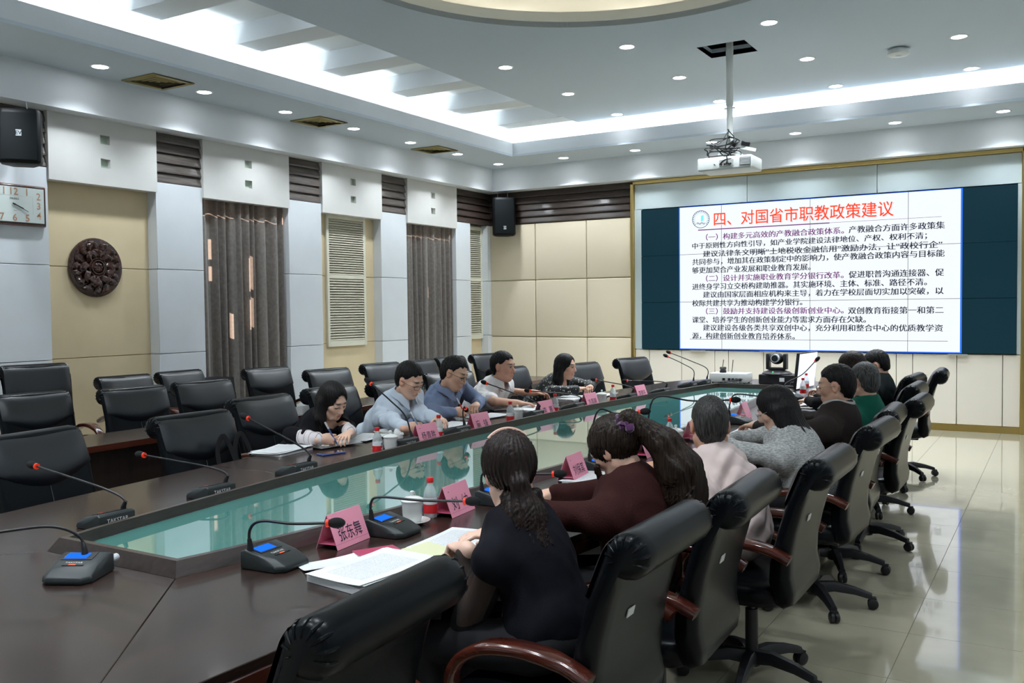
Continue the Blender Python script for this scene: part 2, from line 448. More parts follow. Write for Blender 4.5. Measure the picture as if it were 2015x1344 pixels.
# ---- louvred shutters
def shutter(y0, y1, z0, z1, label):
    root = thing('louvred_shutter', label, 'shutter', (-8.11, (y0 + y1) / 2, z0), 0, 'cream louvred shutters on the left wall')
    h = (y1 - y0) / 2; H = z1 - z0; fr = 0.045
    G().box(0, 0.035, -h, -h + fr, 0, H).obj('stile', M_SHUTTER, root, bevel=0.003, seg=1)
    G().box(0, 0.035, h - fr, h, 0, H).obj('stile', M_SHUTTER, root, bevel=0.003, seg=1)
    for za, zb in ((0, 0.075), (H * 0.515, H * 0.515 + 0.05), (H - 0.06, H)):
        G().box(0, 0.033, -h + fr, h - fr, za, zb).obj('rail', M_SHUTTER, root)
    sl = G(); Rm = Euler((0, math.radians(35), 0)).to_matrix()
    sl.obox((0, 0, 0), (0.042, 2 * (h - fr), 0.006), Rm); me = sl.mesh('slat'); me.materials.append(M_SHUTTER)
    n1 = 24
    for za, zb in ((0.075, H * 0.515), (H * 0.515 + 0.05, H - 0.06)):
        for i in range(n1):
            o = mobj('slat', me, None, root); o.location = (0.017, 0, za + (zb - za) * (i + 0.5) / n1)
    G().box(-0.002, 0.002, -h + fr, h - fr, 0.05, H - 0.05).obj('backing', mat('shutter_back', (0.10, 0.11, 0.08), 0.8), root)
shutter(8.835, 9.60, 1.115, 2.83, 'cream louvred shutter in the niche between the two curtained windows')
shutter(12.02, 12.50, 1.10, 2.90, 'cream louvred shutter in the far corner beside the hanging speaker')

# ---- back wall
wb = struct(G().box(XL - 0.4, XR + 0.3, YB + 0.03, YB + 0.10, 0, 4.6).obj('wall_back', M_PANEL))
xs = [-8.02, -7.14, -6.24, -5.46]; zs = [0.0, 1.13, 2.03, 2.925]
for i in range(3):
    for j in range(3):
        G().box(xs[i] + 0.004, xs[i + 1] - 0.004, YB - 0.01, YB + 0.035, zs[j] + 0.004, zs[j + 1] - 0.004).obj('padded_panel', M_PANEL, wb, bevel=0.018, seg=3)
for i in range(5):
    dz = (ZW - 2.925) / 5; z = 2.925 + i * dz
    p = [(YB + 0.03, z), (YB - 0.02, z + 0.004), (YB - 0.02, z + 0.020), (YB + 0.006, z + dz - 0.004), (YB + 0.03, z + dz - 0.004)]
    G().loft([[(x, q[0], q[1]) for q in p] for x in (-8.0, -5.465)]).obj('wood_slat', M_LOUVERX, wb)
# feature wall in a gold frame
YS = 12.56
for a, b_, c, d, nm in ((-5.475, -5.425, 0.0, 3.43, 'gold_stile'), (-0.42, -0.37, 0.0, 3.43, 'gold_stile')):
    G().box(a, b_, YS - 0.05, YB + 0.03, c, d).obj(nm, M_GOLD, wb, bevel=0.004, seg=1)
G().box(-5.475, -0.37, YS - 0.05, YB + 0.03, 3.385, 3.437).obj('gold_rail', M_GOLD, wb, bevel=0.004, seg=1)
ux = [-5.425, -3.745, -2.054, -0.42]
for i in range(3):
    G().box(ux[i] + 0.003, ux[i + 1] - 0.003, YS, YB + 0.03, 3.02, 3.383).obj('gloss_panel', M_GLOSSPANEL, wb, bevel=0.002, seg=1)
for a, b_ in ((-5.425, -5.31), (-0.465, -0.42)):
    G().box(a, b_, YS, YB + 0.03, 0.965, 3.017).obj('gloss_panel', M_GLOSSPANEL, wb)
G().box(-5.31, -0.465, YS + 0.02, YB + 0.03, 0.965, 3.017).obj('screen_recess', M_DARK, wb)
sx = [-5.425, -5.203, -4.707, -4.21, -4.013, -3.518, -2.83, -2.32, -1.815, -1.62, -1.114, -0.61, -0.42]
for i in range(len(sx) - 1):
    G().box(sx[i] + 0.004, sx[i + 1] - 0.004, YS, YB + 0.03, 0.085, 0.955).obj('low_panel', M_LOWPANEL, wb, bevel=0.002, seg=1)
for x in (-4.45, -3.45, -2.32, -1.10):
    G().box(x - 0.11, x + 0.11, YS - 0.04, YS, 0.945, 0.96).obj('ledge_clip', mat('steel', (0.55, 0.57, 0.58), 0.4, metal=0.8), wb)
struct(G().box(-5.475, XR, YS - 0.025, YB + 0.03, 0.0, 0.082).obj('baseboard_back', M_GOLD))
G().box(-0.37, XR + 0.1, YB - 0.01, YB + 0.03, 0, ZW).obj('padded_panel', M_PANEL, wb)
# unseen sides of the room
struct(G().box(XR, XR + 0.1, YF - 0.2, YB + 0.1, 0, 4.6).obj('wall_right', M_WHITE))
struct(G().box(XL - 0.5, XR + 0.2, YF - 0.12, YF, 0, 4.6).obj('wall_front', M_WHITE))

# ---- ceiling
ce = struct(empty('ceiling'))
CX0, CX1, CY0, CY1 = -7.77, XR - 0.2, YF + 0.2, 12.36     # cornice faces
TX0, TX1, TY0, TY1 = -6.87, XR - 1.10, YF + 1.10, 11.48   # tray edge
def ring_slab(name, a, b_, z0, z1, material):
    g = G()
    (ax0, ax1, ay0, ay1), (bx0, bx1, by0, by1) = a, b_
    g.box(ax0, bx0, ay0, ay1, z0, z1); g.box(bx1, ax1, ay0, ay1, z0, z1)
    g.box(bx0, bx1, ay0, by0, z0, z1); g.box(bx0, bx1, by1, ay1, z0, z1)
    return g
OUT = (XL - 0.45, XR + 0.2, YF - 0.15, YB + 0.1)
for nm, (x0, x1, y0, y1) in (('l', (OUT[0], CX0, OUT[2], OUT[3])), ('r', (CX1, OUT[1], OUT[2], OUT[3])), ('b', (CX0, CX1, CY1, OUT[3])), ('f', (CX0, CX1, OUT[2], CY0))):
    G().box(x0, x1, y0, y1, ZW, ZS + 0.06).obj('cornice', M_WHITE, ce)
for (x0, x1, y0, y1) in ((CX0, TX0, CY0, CY1), (TX1, CX1, CY0, CY1), (TX0, TX1, TY1, CY1), (TX0, TX1, CY0, TY0)):
    G().box(x0, x1, y0, y1, ZS, ZS + 0.03).obj('soffit', M_CEIL, ce)
FT = 3.985
for (x0, x1, y0, y1) in ((TX0 - 0.03, TX0, TY0 - 0.03, TY1 + 0.03), (TX1, TX1 + 0.03, TY0 - 0.03, TY1 + 0.03), (TX0, TX1, TY1, TY1 + 0.03), (TX0, TX1, TY0 - 0.03, TY0)):
    G().box(x0, x1, y0, y1, ZS + 0.0305, FT).obj('fascia', M_WHITE, ce)
BX0, BX1, BY0, BY1 = -7.22, XR - 0.6, YF + 0.6, 11.80    # cove back
for (x0, x1, y0, y1) in ((BX0 - 0.05, BX0, BY0, BY1), (BX1, BX1 + 0.05, BY0, BY1), (BX0 - 0.05, BX1 + 0.05, BY1, BY1 + 0.05), (BX0 - 0.05, BX1 + 0.05, BY0 - 0.05, BY0)):
    G().box(x0, x1, y0, y1, ZS + 0.03, ZC + 0.3).obj('cove_wall', M_COVE, ce)
# main ceiling board with the round dome, the lamp-hatch and the slots along the left side
DCX, DCY, DR = -2.874, 5.816, 1.991
SLX = -5.777
HX0, HX1, HY0, HY1 = -3.13, -2.65, 8.80, 9.26
def ceiling_board():
    bm = bmesh.new()
    def loop(pts):
        vs = [bm.verts.new(p) for p in pts]
        return [bm.edges.new((vs[i], vs[(i + 1) % len(vs)])) for i in range(len(vs))]
    ed = loop([(SLX, BY0, ZC), (BX1, BY0, ZC), (BX1, BY1, ZC), (SLX, BY1, ZC)])
    ed += loop([(DCX + DR * math.cos(2 * math.pi * i / 96), DCY + DR * math.sin(2 * math.pi * i / 96), ZC) for i in range(96)])
    ed += loop([(HX0, HY0, ZC), (HX1, HY0, ZC), (HX1, HY1, ZC), (HX0, HY1, ZC)])
    bmesh.ops.triangle_fill(bm, use_beauty=True, edges=ed)
    # throw away what filled the holes
    kill = []
    for f in bm.faces:
        c = f.calc_center_median()
        if (c.x - DCX) ** 2 + (c.y - DCY) ** 2 < (DR * 0.995) ** 2 and all((v.co.x - DCX) ** 2 + (v.co.y - DCY) ** 2 < (DR * 1.001) ** 2 for v in f.verts): kill.append(f)
        elif HX0 < c.x < HX1 and HY0 < c.y < HY1: kill.append(f)
    bmesh.ops.delete(bm, geom=kill, context='FACES_ONLY')
    r = bmesh.ops.extrude_face_region(bm, geom=bm.faces[:])
    for v in r['geom']:
        if isinstance(v, bmesh.types.BMVert): v.co.z += 0.05
    bmesh.ops.recalc_face_normals(bm, faces=bm.faces)
    me = bpy.data.meshes.new('ceiling_board'); bm.to_mesh(me); bm.free()
    return mobj('ceiling_board', me, M_CEIL, ce)
ceiling_board()
g = G(); n = 96
for i in range(n):
    a0, a1 = 2 * math.pi * i / n, 2 * math.pi * (i + 1) / n
    c0, s0, c1, s1 = math.cos(a0), math.sin(a0), math.cos(a1), math.sin(a1)
    P = lambda c, s, r, z: (DCX + r * c, DCY + r * s, z)
    g.add([P(c0, s0, DR, ZC), P(c1, s1, DR, ZC), P(c1, s1, DR, ZC + 0.14), P(c0, s0, DR, ZC + 0.14)], [(0, 1, 2, 3)])
    g.add([P(c0, s0, DR, ZC + 0.14), P(c1, s1, DR, ZC + 0.14), P(c1, s1, DR + 0.25, ZC + 0.15), P(c0, s0, DR + 0.25, ZC + 0.15)], [(0, 1, 2, 3)])
    g.add([P(c0, s0, DR + 0.25, ZC + 0.15), P(c1, s1, DR + 0.25, ZC + 0.15), P(c1, s1, DR + 0.25, ZC + 0.36), P(c0, s0, DR + 0.25, ZC + 0.36)], [(0, 1, 2, 3)])
    g.add([P(c0, s0, DR + 0.25, ZC + 0.36), P(c1, s1, DR + 0.25, ZC + 0.36), (DCX, DCY, ZC + 0.42)], [(0, 1, 2)])
g.obj('dome', M_DOME, ce, smooth=True)
# slots: ribs and lids
ribs = [(10.956 - 1.177 * k, 11.270 - 1.177 * k) for k in range(0, 10)]
edges = [BY1]
for a, b_ in ribs:
    if a < BY0 + 0.2: break
    G().box(BX0, SLX, a, b_, ZC, ZC + 0.19).obj('ceiling_rib', mat('rib_paint', (0.68, 0.71, 0.73), 0.85), ce)
G().box(BX0 - 0.05, SLX + 0.4, BY0, BY1, ZC + 0.19, ZC + 0.22).obj('slot_lid', M_COVE, ce)
G().box(SLX, SLX + 0.02, BY0, BY1, ZC + 0.051, ZC + 0.085).obj('slot_lip', M_CEIL, ce)
G().box(SLX + 0.38, SLX + 0.4, BY0, BY1, ZC + 0.051, ZC + 0.19).obj('slot_end', M_COVE, ce)
# hatch shaft above the projector pole
g = G(); g.add([(HX0, HY0, ZC), (HX1, HY0, ZC), (HX1, HY1, ZC), (HX0, HY1, ZC), (HX0, HY0, ZC + 0.09), (HX1, HY0, ZC + 0.09), (HX1, HY1, ZC + 0.09), (HX0, HY1, ZC + 0.09)],
              [(0, 1, 5, 4), (1, 2, 6, 5), (2, 3, 7, 6), (3, 0, 4, 7)])
g.obj('hatch_rim', M_CEIL, ce)
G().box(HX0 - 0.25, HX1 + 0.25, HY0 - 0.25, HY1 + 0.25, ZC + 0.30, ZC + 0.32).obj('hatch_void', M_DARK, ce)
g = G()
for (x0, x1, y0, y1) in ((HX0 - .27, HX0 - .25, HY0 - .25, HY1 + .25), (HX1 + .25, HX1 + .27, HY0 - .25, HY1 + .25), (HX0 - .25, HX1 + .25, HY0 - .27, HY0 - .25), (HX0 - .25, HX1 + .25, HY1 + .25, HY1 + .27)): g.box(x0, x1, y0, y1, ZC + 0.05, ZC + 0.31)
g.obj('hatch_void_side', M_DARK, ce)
G().box(OUT[0], OUT[1], OUT[2], OUT[3], 4.66, 4.72).obj('roof_slab', M_CEIL, ce)

# ---- cove strip lights on top of the fascia, plus an added one over the slots
def strip(x0, y0, x1, y1, tilt, k=1.0, zz=ZS + 0.055):
    L_ = math.hypot(x1 - x0, y1 - y0)
    l = bpy.data.lights.new('cove_or_fill_light', 'AREA'); l.shape = 'RECTANGLE'; l.size = L_; l.size_y = 0.04
    l.energy = COVE_W * L_ * k; l.color = LAMP_COL
    o = bpy.data.objects.new('cove_or_fill_light', l); COL.objects.link(o)
    d = Vector((x1 - x0, y1 - y0, 0)).normalized()
    zax = -Vector(tilt).normalized(); xax = d; yax = zax.cross(xax).normalized(); xax = yax.cross(zax)
    Mx = Matrix((xax, yax, zax)).transposed().to_4x4(); Mx.translation = Vector(((x0 + x1) / 2, (y0 + y1) / 2, zz)); o.matrix_world = Mx
    o.visible_camera = True
strip(TX0 - 0.11, TY0, TX0 - 0.11, TY1, (-0.25, 0, 1))
strip(SLX + 0.10, BY0 + 0.1, SLX + 0.10, BY1 - 0.1, (-0.5, 0, 1), 0.35, ZC + 0.062)  # added unseen strip that brightens the right half of the slots
strip(TX1 + 0.14, TY0, TX1 + 0.14, TY1, (0.25, 0, 1))
strip(TX0, TY1 + 0.11, TX1, TY1 + 0.11, (0, 0.25, 1), 1.9)
strip(TX0, TY0 - 0.14, TX1, TY0 - 0.14, (0, -0.25, 1))
for k in range(12):
    a = 2 * math.pi * k / 12; r = DR + 0.13; s = 2 * r * math.sin(math.pi / 12)
    l = bpy.data.lights.new('dome_fill_light', 'AREA'); l.shape = 'RECTANGLE'; l.size = s; l.size_y = 0.04; l.energy = 0.35 * s; l.color = (1, 0.95, 0.85)  # added unseen strips that lift the ambient light
    o = bpy.data.objects.new('dome_fill_light', l); COL.objects.link(o); o.location = (DCX + r * math.cos(a), DCY + r * math.sin(a), ZC + 0.18); o.rotation_euler = (math.pi, 0, a + math.pi / 2)

# ---- recessed downlights
lamp_rim = G().lathe([(0.068, 0.002), (0.070, -0.004), (0.086, -0.004), (0.088, 0.0), (0.088, 0.004), (0.068, 0.004)], n=24, cap=False).mesh('rim', smooth=True)
lamp_rim.materials.append(M_LAMPRIM)
lamp_disc = G().lathe([(0.069, -0.001), (0.069, 0.003)], n=24).mesh('lens'); lamp_disc.materials.append(M_LAMP)
def downlight(x, y, z, label, group, k=1.0, cone=118):
    t = thing('downlight', label, 'ceiling light', (x, y, z), 0, group)
    mobj('rim', lamp_rim, None, t); mobj('lens', lamp_disc, None, t)
    l = bpy.data.lights.new('lamp', 'SPOT'); l.energy = LAMP_W * k; l.color = LAMP_COL; l.spot_size = math.radians(cone); l.spot_blend = 0.75; l.shadow_soft_size = 0.065
    o = bpy.data.objects.new('lamp', l); COL.objects.link(o); o.parent = t; o.location = (0, 0, -0.03)
ORD = ['first', 'second', 'third', 'fourth', 'fifth', 'sixth', 'seventh', 'eighth', 'ninth', 'tenth']
for i, y in enumerate((5.19, 6.35, 7.47, 8.61, 9.74, 10.84, 11.94)):
    downlight(-7.40, y, ZS, 'round white downlight, %s from the left in the row over the windows' % ORD[i], 'downlights in the soffit', 0.8)
for i, x in enumerate((-6.31, -5.17, -4.06, -2.95, -1.76, -0.60)):
    downlight(x, 12.0, ZS, 'round white downlight, %s from the left in the soffit before the screen' % ORD[i], 'downlights in the soffit', 0.8)
for y in (4.05, 2.9, 1.75, 0.6): downlight(-7.40, y, ZS, 'round white downlight in the left soffit, outside the view', 'downlights out of view')
for y in (1.2, 3.5, 5.8, 8.1, 10.4): downlight(XR - 0.57, y, ZS, 'round white downlight in the right soffit, outside the view', 'downlights out of view')
for i, y in enumerate((8.396, 9.838, 11.240)):
    for j, x in enumerate((-5.100, -3.698, -2.300, -0.873)):
        side = ['leftmost column', 'column left of the projector pole', 'column just right of the projector pole', 'rightmost column'][j]
        row = ['row nearest the round dome', 'middle row', 'row nearest the lit back cove'][i]
        downlight(x, y, ZC, 'round ceiling downlight, %s, %s' % (side, row), 'downlights in the main ceiling', 2.0, 118 if i < 2 else 75)
for y in (1.0, 2.6):
    for x in (-5.2, -3.77, -2.345, -0.89): downlight(x, y, ZC, 'round white downlight in the front ceiling, outside the view', 'downlights out of view', 1.25)

# ---- air vents
def vent(x, y, label):
    t = thing('air_vent', label, 'air vent', (x, y, ZS), 0, 'brass air vents in the left soffit')
    a = 0.235
    g = G()
    for (x0, x1, y0, y1) in ((-a, a, -a, -a + .05), (-a, a, a - .05, a), (-a, -a + .05, -a + .05, a - .05), (a - .05, a, -a + .05, a - .05)): g.box(x0, x1, y0, y1, -0.012, 0.0)
    g.obj('frame', M_BRASSVENT, t, bevel=0.003, seg=1)
    g = G(); b_ = a - 0.05
    for k in range(4):
        r0 = b_ * (1 - k / 4) - 0.004; r1 = b_ * (1 - (k + 0.8) / 4)
        z0, z1 = -0.010 + 0.0 * k, 0.03
        g.add([(-r0, -r0, z1), (r0, -r0, z1), (r0, r0, z1), (-r0, r0, z1), (-r1, -r1, z0), (r1, -r1, z0), (r1, r1, z0), (-r1, r1, z0)], [(0, 1, 5, 4), (1, 2, 6, 5), (2, 3, 7, 6), (3, 0, 4, 7)])
    g.obj('louvre', M_BRASSVENT, t)
    G().box(-b_, b_, -b_, b_, -0.001, 0.001).obj('backing', mat('vent_dark', (0.05, 0.04, 0.02), 0.7), t)
vent(-7.42, 5.82, 'brass air vent in the soffit, nearest of the three above the carved disc')
vent(-7.45, 8.06, 'brass air vent in the soffit, middle one above the near curtain')
vent(-7.45, 10.35, 'brass air vent in the soffit, farthest one above the far curtain')
# ================================================================== TABLES
M_TABLE = wood('table_veneer', (0.015, 0.008, 0.006), (0.038, 0.020, 0.015), 0.27, 2.2, 1, 0.28)
M_TABLEX = wood('table_veneer_cross', (0.015, 0.008, 0.006), (0.038, 0.020, 0.015), 0.27, 2.2, 0, 0.28)
M_RIM = wood('table_rim', (0.020, 0.012, 0.009), (0.050, 0.032, 0.026), 0.35, 3.0, 1, 0.3)
M_EDGE = wood('table_edge', (0.05, 0.012, 0.007), (0.11, 0.026, 0.014), 0.25, 2.0, 1, 0.6)
M_APRON = wood('table_apron', (0.008, 0.005, 0.004), (0.022, 0.012, 0.010), 0.4, 2.0, 2, 0.2)
M_TEAL = mat('teal_glass', (0.075, 0.235, 0.205), 0.03, spec=0.8, ior=1.62, coat=0.6, coat_r=0.02)
for _m in (M_TABLE, M_TABLEX): _m.node_tree.nodes['Principled BSDF'].inputs['Specular IOR Level'].default_value = 0.38
TZ = 0.76
TCX, TY_A, TY_B = -2.69, 1.865, 9.05
def hw(y):
    t = min(max((y - TY_A) / (TY_B - TY_A), 0), 1)
    return 0.335 + 0.30 * max(math.sin(math.pi * t), 0) ** 0.9
def rimL(y): return TCX - hw(y)
def rimR(y): return TCX + hw(y)
table = thing('conference_table', 'long dark polished conference table with a sunken teal glass centre', 'table', (0, 0, 0))
BW = 0.70
ysegs = [TY_A, 3.35, 4.75, 6.15, 7.6, TY_B]
outL = lambda y: rimL(y) - BW
outR = lambda y: rimR(y) + BW
gap = 0.0012
for side in (-1, 1):
    for k in range(5):
        y0, y1 = ysegs[k] + gap, ysegs[k + 1] - gap
        n = 8; inner = []; outer = []
        for i in range(n + 1):
            y = y0 + (y1 - y0) * i / n
            inner.append((TCX + side * hw(y), y)); outer.append((TCX + side * (hw(y) + BW), y))
        # mitred ends
        if k == 0: outer[0] = (TCX + side * (0.335 + BW), 1.03)
        if k == 4: outer[-1] = (TCX + side * (0.335 + BW), 9.45)
        poly = inner + outer[::-1]
        if side > 0: poly = poly[::-1]
        G().prism(poly, TZ - 0.028, TZ).obj('top_board', M_TABLE, table, bevel=0.002, seg=1)
        eg = [(p[0] + side * 0.001, p[1]) for p in outer]; eg2 = [(p[0] - side * 0.03, p[1]) for p in outer]
        G().prism(eg + eg2[::-1], TZ - 0.075, TZ - 0.0285).obj('edge_band', M_EDGE, table, bevel=0.004, seg=1)
a0 = 0.335 + BW
near = [(TCX - 0.335, TY_A - gap), (TCX + 0.335, TY_A - gap), (TCX + a0, 1.03 - gap), (TCX - a0, 1.03 - gap)]
G().prism(near, TZ - 0.028, TZ).obj('top_board', M_TABLEX, table, bevel=0.002, seg=1)
G().box(TCX - a0, TCX + a0, 1.03, 1.06, TZ - 0.075, TZ - 0.0285).obj('edge_band', M_EDGE, table)
far = [(TCX - 0.335, TY_B + gap), (TCX - a0, 9.45 + gap), (TCX - a0 + 0.12, 9.82), (TCX - a0 + 0.36, 10.08), (TCX - 0.35, 10.2), (TCX + 0.35, 10.2), (TCX + a0 - 0.36, 10.08), (TCX + a0 - 0.12, 9.82), (TCX + a0, 9.45 + gap), (TCX + 0.335, TY_B + gap)]
G().prism(far[::-1], TZ - 0.028, TZ).obj('top_board', M_TABLEX, table, bevel=0.002, seg=1)
G().prism([(TCX + (p[0] - TCX) * 0.999, p[1] - 0.001) for p in far][::-1], TZ - 0.075, TZ - 0.0285).obj('edge_band', M_EDGE, table)
# raised rim round the glass
RH, RB, RT = 0.045, 0.028, 0.022
def rim_piece(pts):
    """pts: list of (point on the outer foot, inward unit)"""
    rings = []
    for (x, y), (ix, iy) in pts:
        rings.append([(x, y, TZ), (x + ix * RB, y + iy * RB, TZ + RH), (x + ix * (RB + RT), y + iy * (RB + RT), TZ + RH), (x + ix * (RB + RT + 0.002), y + iy * (RB + RT + 0.002), TZ - 0.03), (x + ix * 0.004, y + iy * 0.004, TZ - 0.03)])
    G().loft(rings).obj('rim', M_RIM, table)
for side in (-1, 1):
    for k in range(5):
        y0, y1 = ysegs[k], ysegs[k + 1]; pts = []
        for i in range(9):
            y = y0 + (y1 - y0) * i / 8
            iy = 1.0 if (k == 0 and i == 0) else (-1.0 if (k == 4 and i == 8) else 0.0)
            yy = min(max(y, y0 + 0.0007), y1 - 0.0007)
            pts.append(((TCX + side * hw(y), yy), (-side, iy)))
        rim_piece(pts)
rim_piece([((TCX - 0.335, TY_A), (1, 1)), ((TCX + 0.335, TY_A), (-1, 1))])
rim_piece([((TCX - 0.335, TY_B), (1, -1)), ((TCX + 0.335, TY_B), (-1, -1))])
ins = RB + RT
poly = []
N = 40
for i in range(N + 1):
    y = TY_A + (TY_B - TY_A) * i / N
    poly.append((TCX + hw(y) - ins, min(max(y, TY_A + ins), TY_B - ins)))
for i in range(N, -1, -1):
    y = TY_A + (TY_B - TY_A) * i / N
    poly.append((TCX - hw(y) + ins, min(max(y, TY_A + ins), TY_B - ins)))
G().prism(poly, TZ - 0.012, TZ + 0.002).obj('glass_top', M_TEAL, table)
G().prism(poly, TZ - 0.034, TZ - 0.0125).obj('glass_bed', M_APRON, table)
# modesty panels below
for side in (-1, 1):
    rings = []
    for i in range(25):
        y = 1.25 + (9.75 - 1.25) * i / 24
        x = TCX + side * (hw(y) + 0.20)
        rings.append([(x, y, 0.0), (x, y, TZ - 0.076), (x - side * 0.03, y, TZ - 0.076), (x - side * 0.03, y, 0.0)])
    G().loft(rings).obj('modesty_panel', M_APRON, table)
for y in (1.25, 9.72): G().box(TCX - 0.55, TCX + 0.55, y, y + 0.03, 0, TZ - 0.076).obj('modesty_panel', M_APRON, table)

# second-row desks
def desk(y0, y1, label):
    t = thing('row_desk', label, 'desk', (-5.46, (y0 + y1) / 2, 0), 0, 'narrow desks of the second row')
    h = (y1 - y0) / 2
    G().box(-0.25, 0.25, -h, h, 0.715, 0.75).obj('desk_top', M_TABLE, t, bevel=0.003, seg=1)
    G().box(0.246, 0.252, -h, h, 0.71, 0.748).obj('edge_band', M_EDGE, t)
    G().box(0.16, 0.18, -h + 0.02, h - 0.02, 0.0, 0.715).obj('front_panel', M_APRON, t)
    for y in (-h + 0.02, h - 0.05): G().box(-0.22, 0.16, y, y + 0.03, 0, 0.715).obj('side_panel', M_APRON, t)
desk(1.30, 3.33, 'narrow dark desk behind the empty chair at the near left of the table')
desk(3.335, 5.40, 'narrow dark desk behind the chair with the bag strap')
desk(5.405, 7.50, 'narrow dark desk behind the men in blue shirts')
desk(7.505, 9.75, 'narrow dark desk behind the woman in the dotted blouse')

# ================================================================== CHAIRS
M_LEATH = mat('black_leather', (0.0035, 0.0045, 0.006), 0.28, spec=0.16, bump=0.02, bscale=300)
M_PADL = mat('pad_leather_sheen', (0.0035, 0.006, 0.010), 0.36, spec=0.85, bump=0.02, bscale=300)  # same leather, base made bluer to imitate the ceiling's blue sheen
M_PLAST = mat('black_plastic', (0.010, 0.010, 0.012), 0.42)
M_ARM = wood('arm_wood', (0.035, 0.006, 0.004), (0.10, 0.022, 0.012), 0.18, 3.0, 0, 0.9)
M_TAGW = mat('white_tag', (0.6, 0.6, 0.58), 0.5)
M_STITCH = mat('stitching', (0.05, 0.055, 0.06), 0.6)
def chair_profile(hi=0.0):
    """closed side profile of the backrest, facing +X; list of (x, z)"""
    T = 0.955 + hi
    front = [(-0.150, 0.44), (-0.135, 0.50), (-0.140, 0.58), (-0.165, 0.68), (-0.200, 0.80), (-0.240, 0.90 + hi * 0.6), (-0.262, T)]
    cx, cz, r = -0.322, T - 0.018, 0.064
    arc = [(cx + r * math.cos(a), cz + r * math.sin(a)) for a in [math.radians(d) for d in (25, 50, 75, 100, 125, 150, 175, 200, 225, 250, 275, 300)]]
    rear = [(-0.285, T - 0.115), (-0.272, 0.80), (-0.245, 0.70), (-0.225, 0.60), (-0.222, 0.52), (-0.235, 0.46), (-0.23, 0.41), (-0.19, 0.385), (-0.16, 0.40)]
    return front + arc + rear
def back_mesh(hi=0.0, name='backrest'):
    prof = chair_profile(hi); n = len(prof)
    c = [(sum(p[0] for p in prof) / n), (sum(p[1] for p in prof) / n)]
    nor = []
    for i in range(n):
        a, b_ = prof[i - 1], prof[(i + 1) % n]; dx, dz = b_[0] - a[0], b_[1] - a[1]; L_ = math.hypot(dx, dz) or 1
        nor.append((-dz / L_, dx / L_))      # inward for this orientation (checked below)
    # make sure normals point inward
    ar = sum(prof[i][0] * prof[(i + 1) % n][1] - prof[(i + 1) % n][0] * prof[i][1] for i in range(n))
    sg = 1 if ar > 0 else -1
    st = [-1, -0.985, -0.96, -0.92, -0.86, -0.7, -0.35, 0, 0.35, 0.7, 0.86, 0.92, 0.96, 0.985, 1]
    rings = []
    for s in st:
        e = 0.0
        if abs(s) > 0.85:
            q = (abs(s) - 0.85) / 0.15; e = 0.030 * (1 - math.sqrt(max(0, 1 - q * q)))
        ring = []
        for i, (x, z) in enumerate(prof):
            w = 0.262 + 0.012 * min(max((z - 0.45) / 0.5, 0), 1)
            if z < 0.46: w -= 0.03 * (0.46 - z) / 0.08
            dish = 0.012 * (1 - s * s) if i < 7 else 0.0
            ring.append((x + sg * nor[i][0] * e + -dish + (0.0), s * w, z + sg * nor[i][1] * e))
        rings.append(ring)
    g = G(); g.loft(rings)
    return g.mesh(name, smooth=True, angle=75)
def front_x(z, hi=0.0):
    P = [(0.44, -0.150), (0.50, -0.135), (0.58, -0.140), (0.68, -0.165), (0.80, -0.200), (0.90 + hi * 0.6, -0.240), (0.955 + hi, -0.262), (0.985 + hi, -0.288), (1.0 + hi, -0.315)]
    for a, b_ in zip(P[:-1], P[1:]):
        if z <= b_[0]: return a[1] + (b_[1] - a[1]) * (z - a[0]) / (b_[0] - a[0])
    return P[-1][1]
def pad_mesh(hi=0.0):
    """plump upper pad with the curved lower seam"""
    n, m = 18, 12; g = G(); v = []
    for k in range(m + 1):
        for i in range(n + 1):
            u = -1 + 2 * i / n
            zb = 0.735 + hi * 0.55 + 0.085 * abs(u) ** 1.8
            zt = 0.992 + hi
            t = k / m; z = zb + (zt - zb) * t
            e = max(0.0, 1 - (2 * t - 1) ** 2 * (1 if t < 0.5 else 0.75)) ** 0.65 * (1 - abs(u) ** 4) ** 0.7
            v.append((front_x(z, hi) - 0.012 * (1 - u * u) + 0.002 + 0.032 * e, u * 0.262, z))
    f = [(k * (n + 1) + i, k * (n + 1) + i + 1, (k + 1) * (n + 1) + i + 1, (k + 1) * (n + 1) + i) for k in range(m) for i in range(n)]
    g.add(v, f)
    return g.mesh('head_pad', smooth=True, angle=180)
def seat_mesh():
    rings = []
    for z, s, dx in ((0.375, 0.80, 0.0), (0.385, 0.93, 0), (0.41, 0.99, 0), (0.44, 1.0, 0), (0.465, 0.965, 0), (0.478, 0.86, 0), (0.483, 0.5, 0)):
        ring = []
        for i in range(32):
            a = 2 * math.pi * i / 32; ca, sa = math.cos(a), math.sin(a)
            x = (abs(ca) ** 0.45) * (1 if ca > 0 else -1) * 0.255 * s + 0.055; y = (abs(sa) ** 0.4) * (1 if sa > 0 else -1) * 0.258 * s
            zz = z - (0.03 * max(0, (x - 0.2) / 0.12) if z > 0.43 else 0)
            ring.append((x, y, zz))
        rings.append(ring)
    return G().loft(rings).mesh('seat', smooth=True, angle=60)
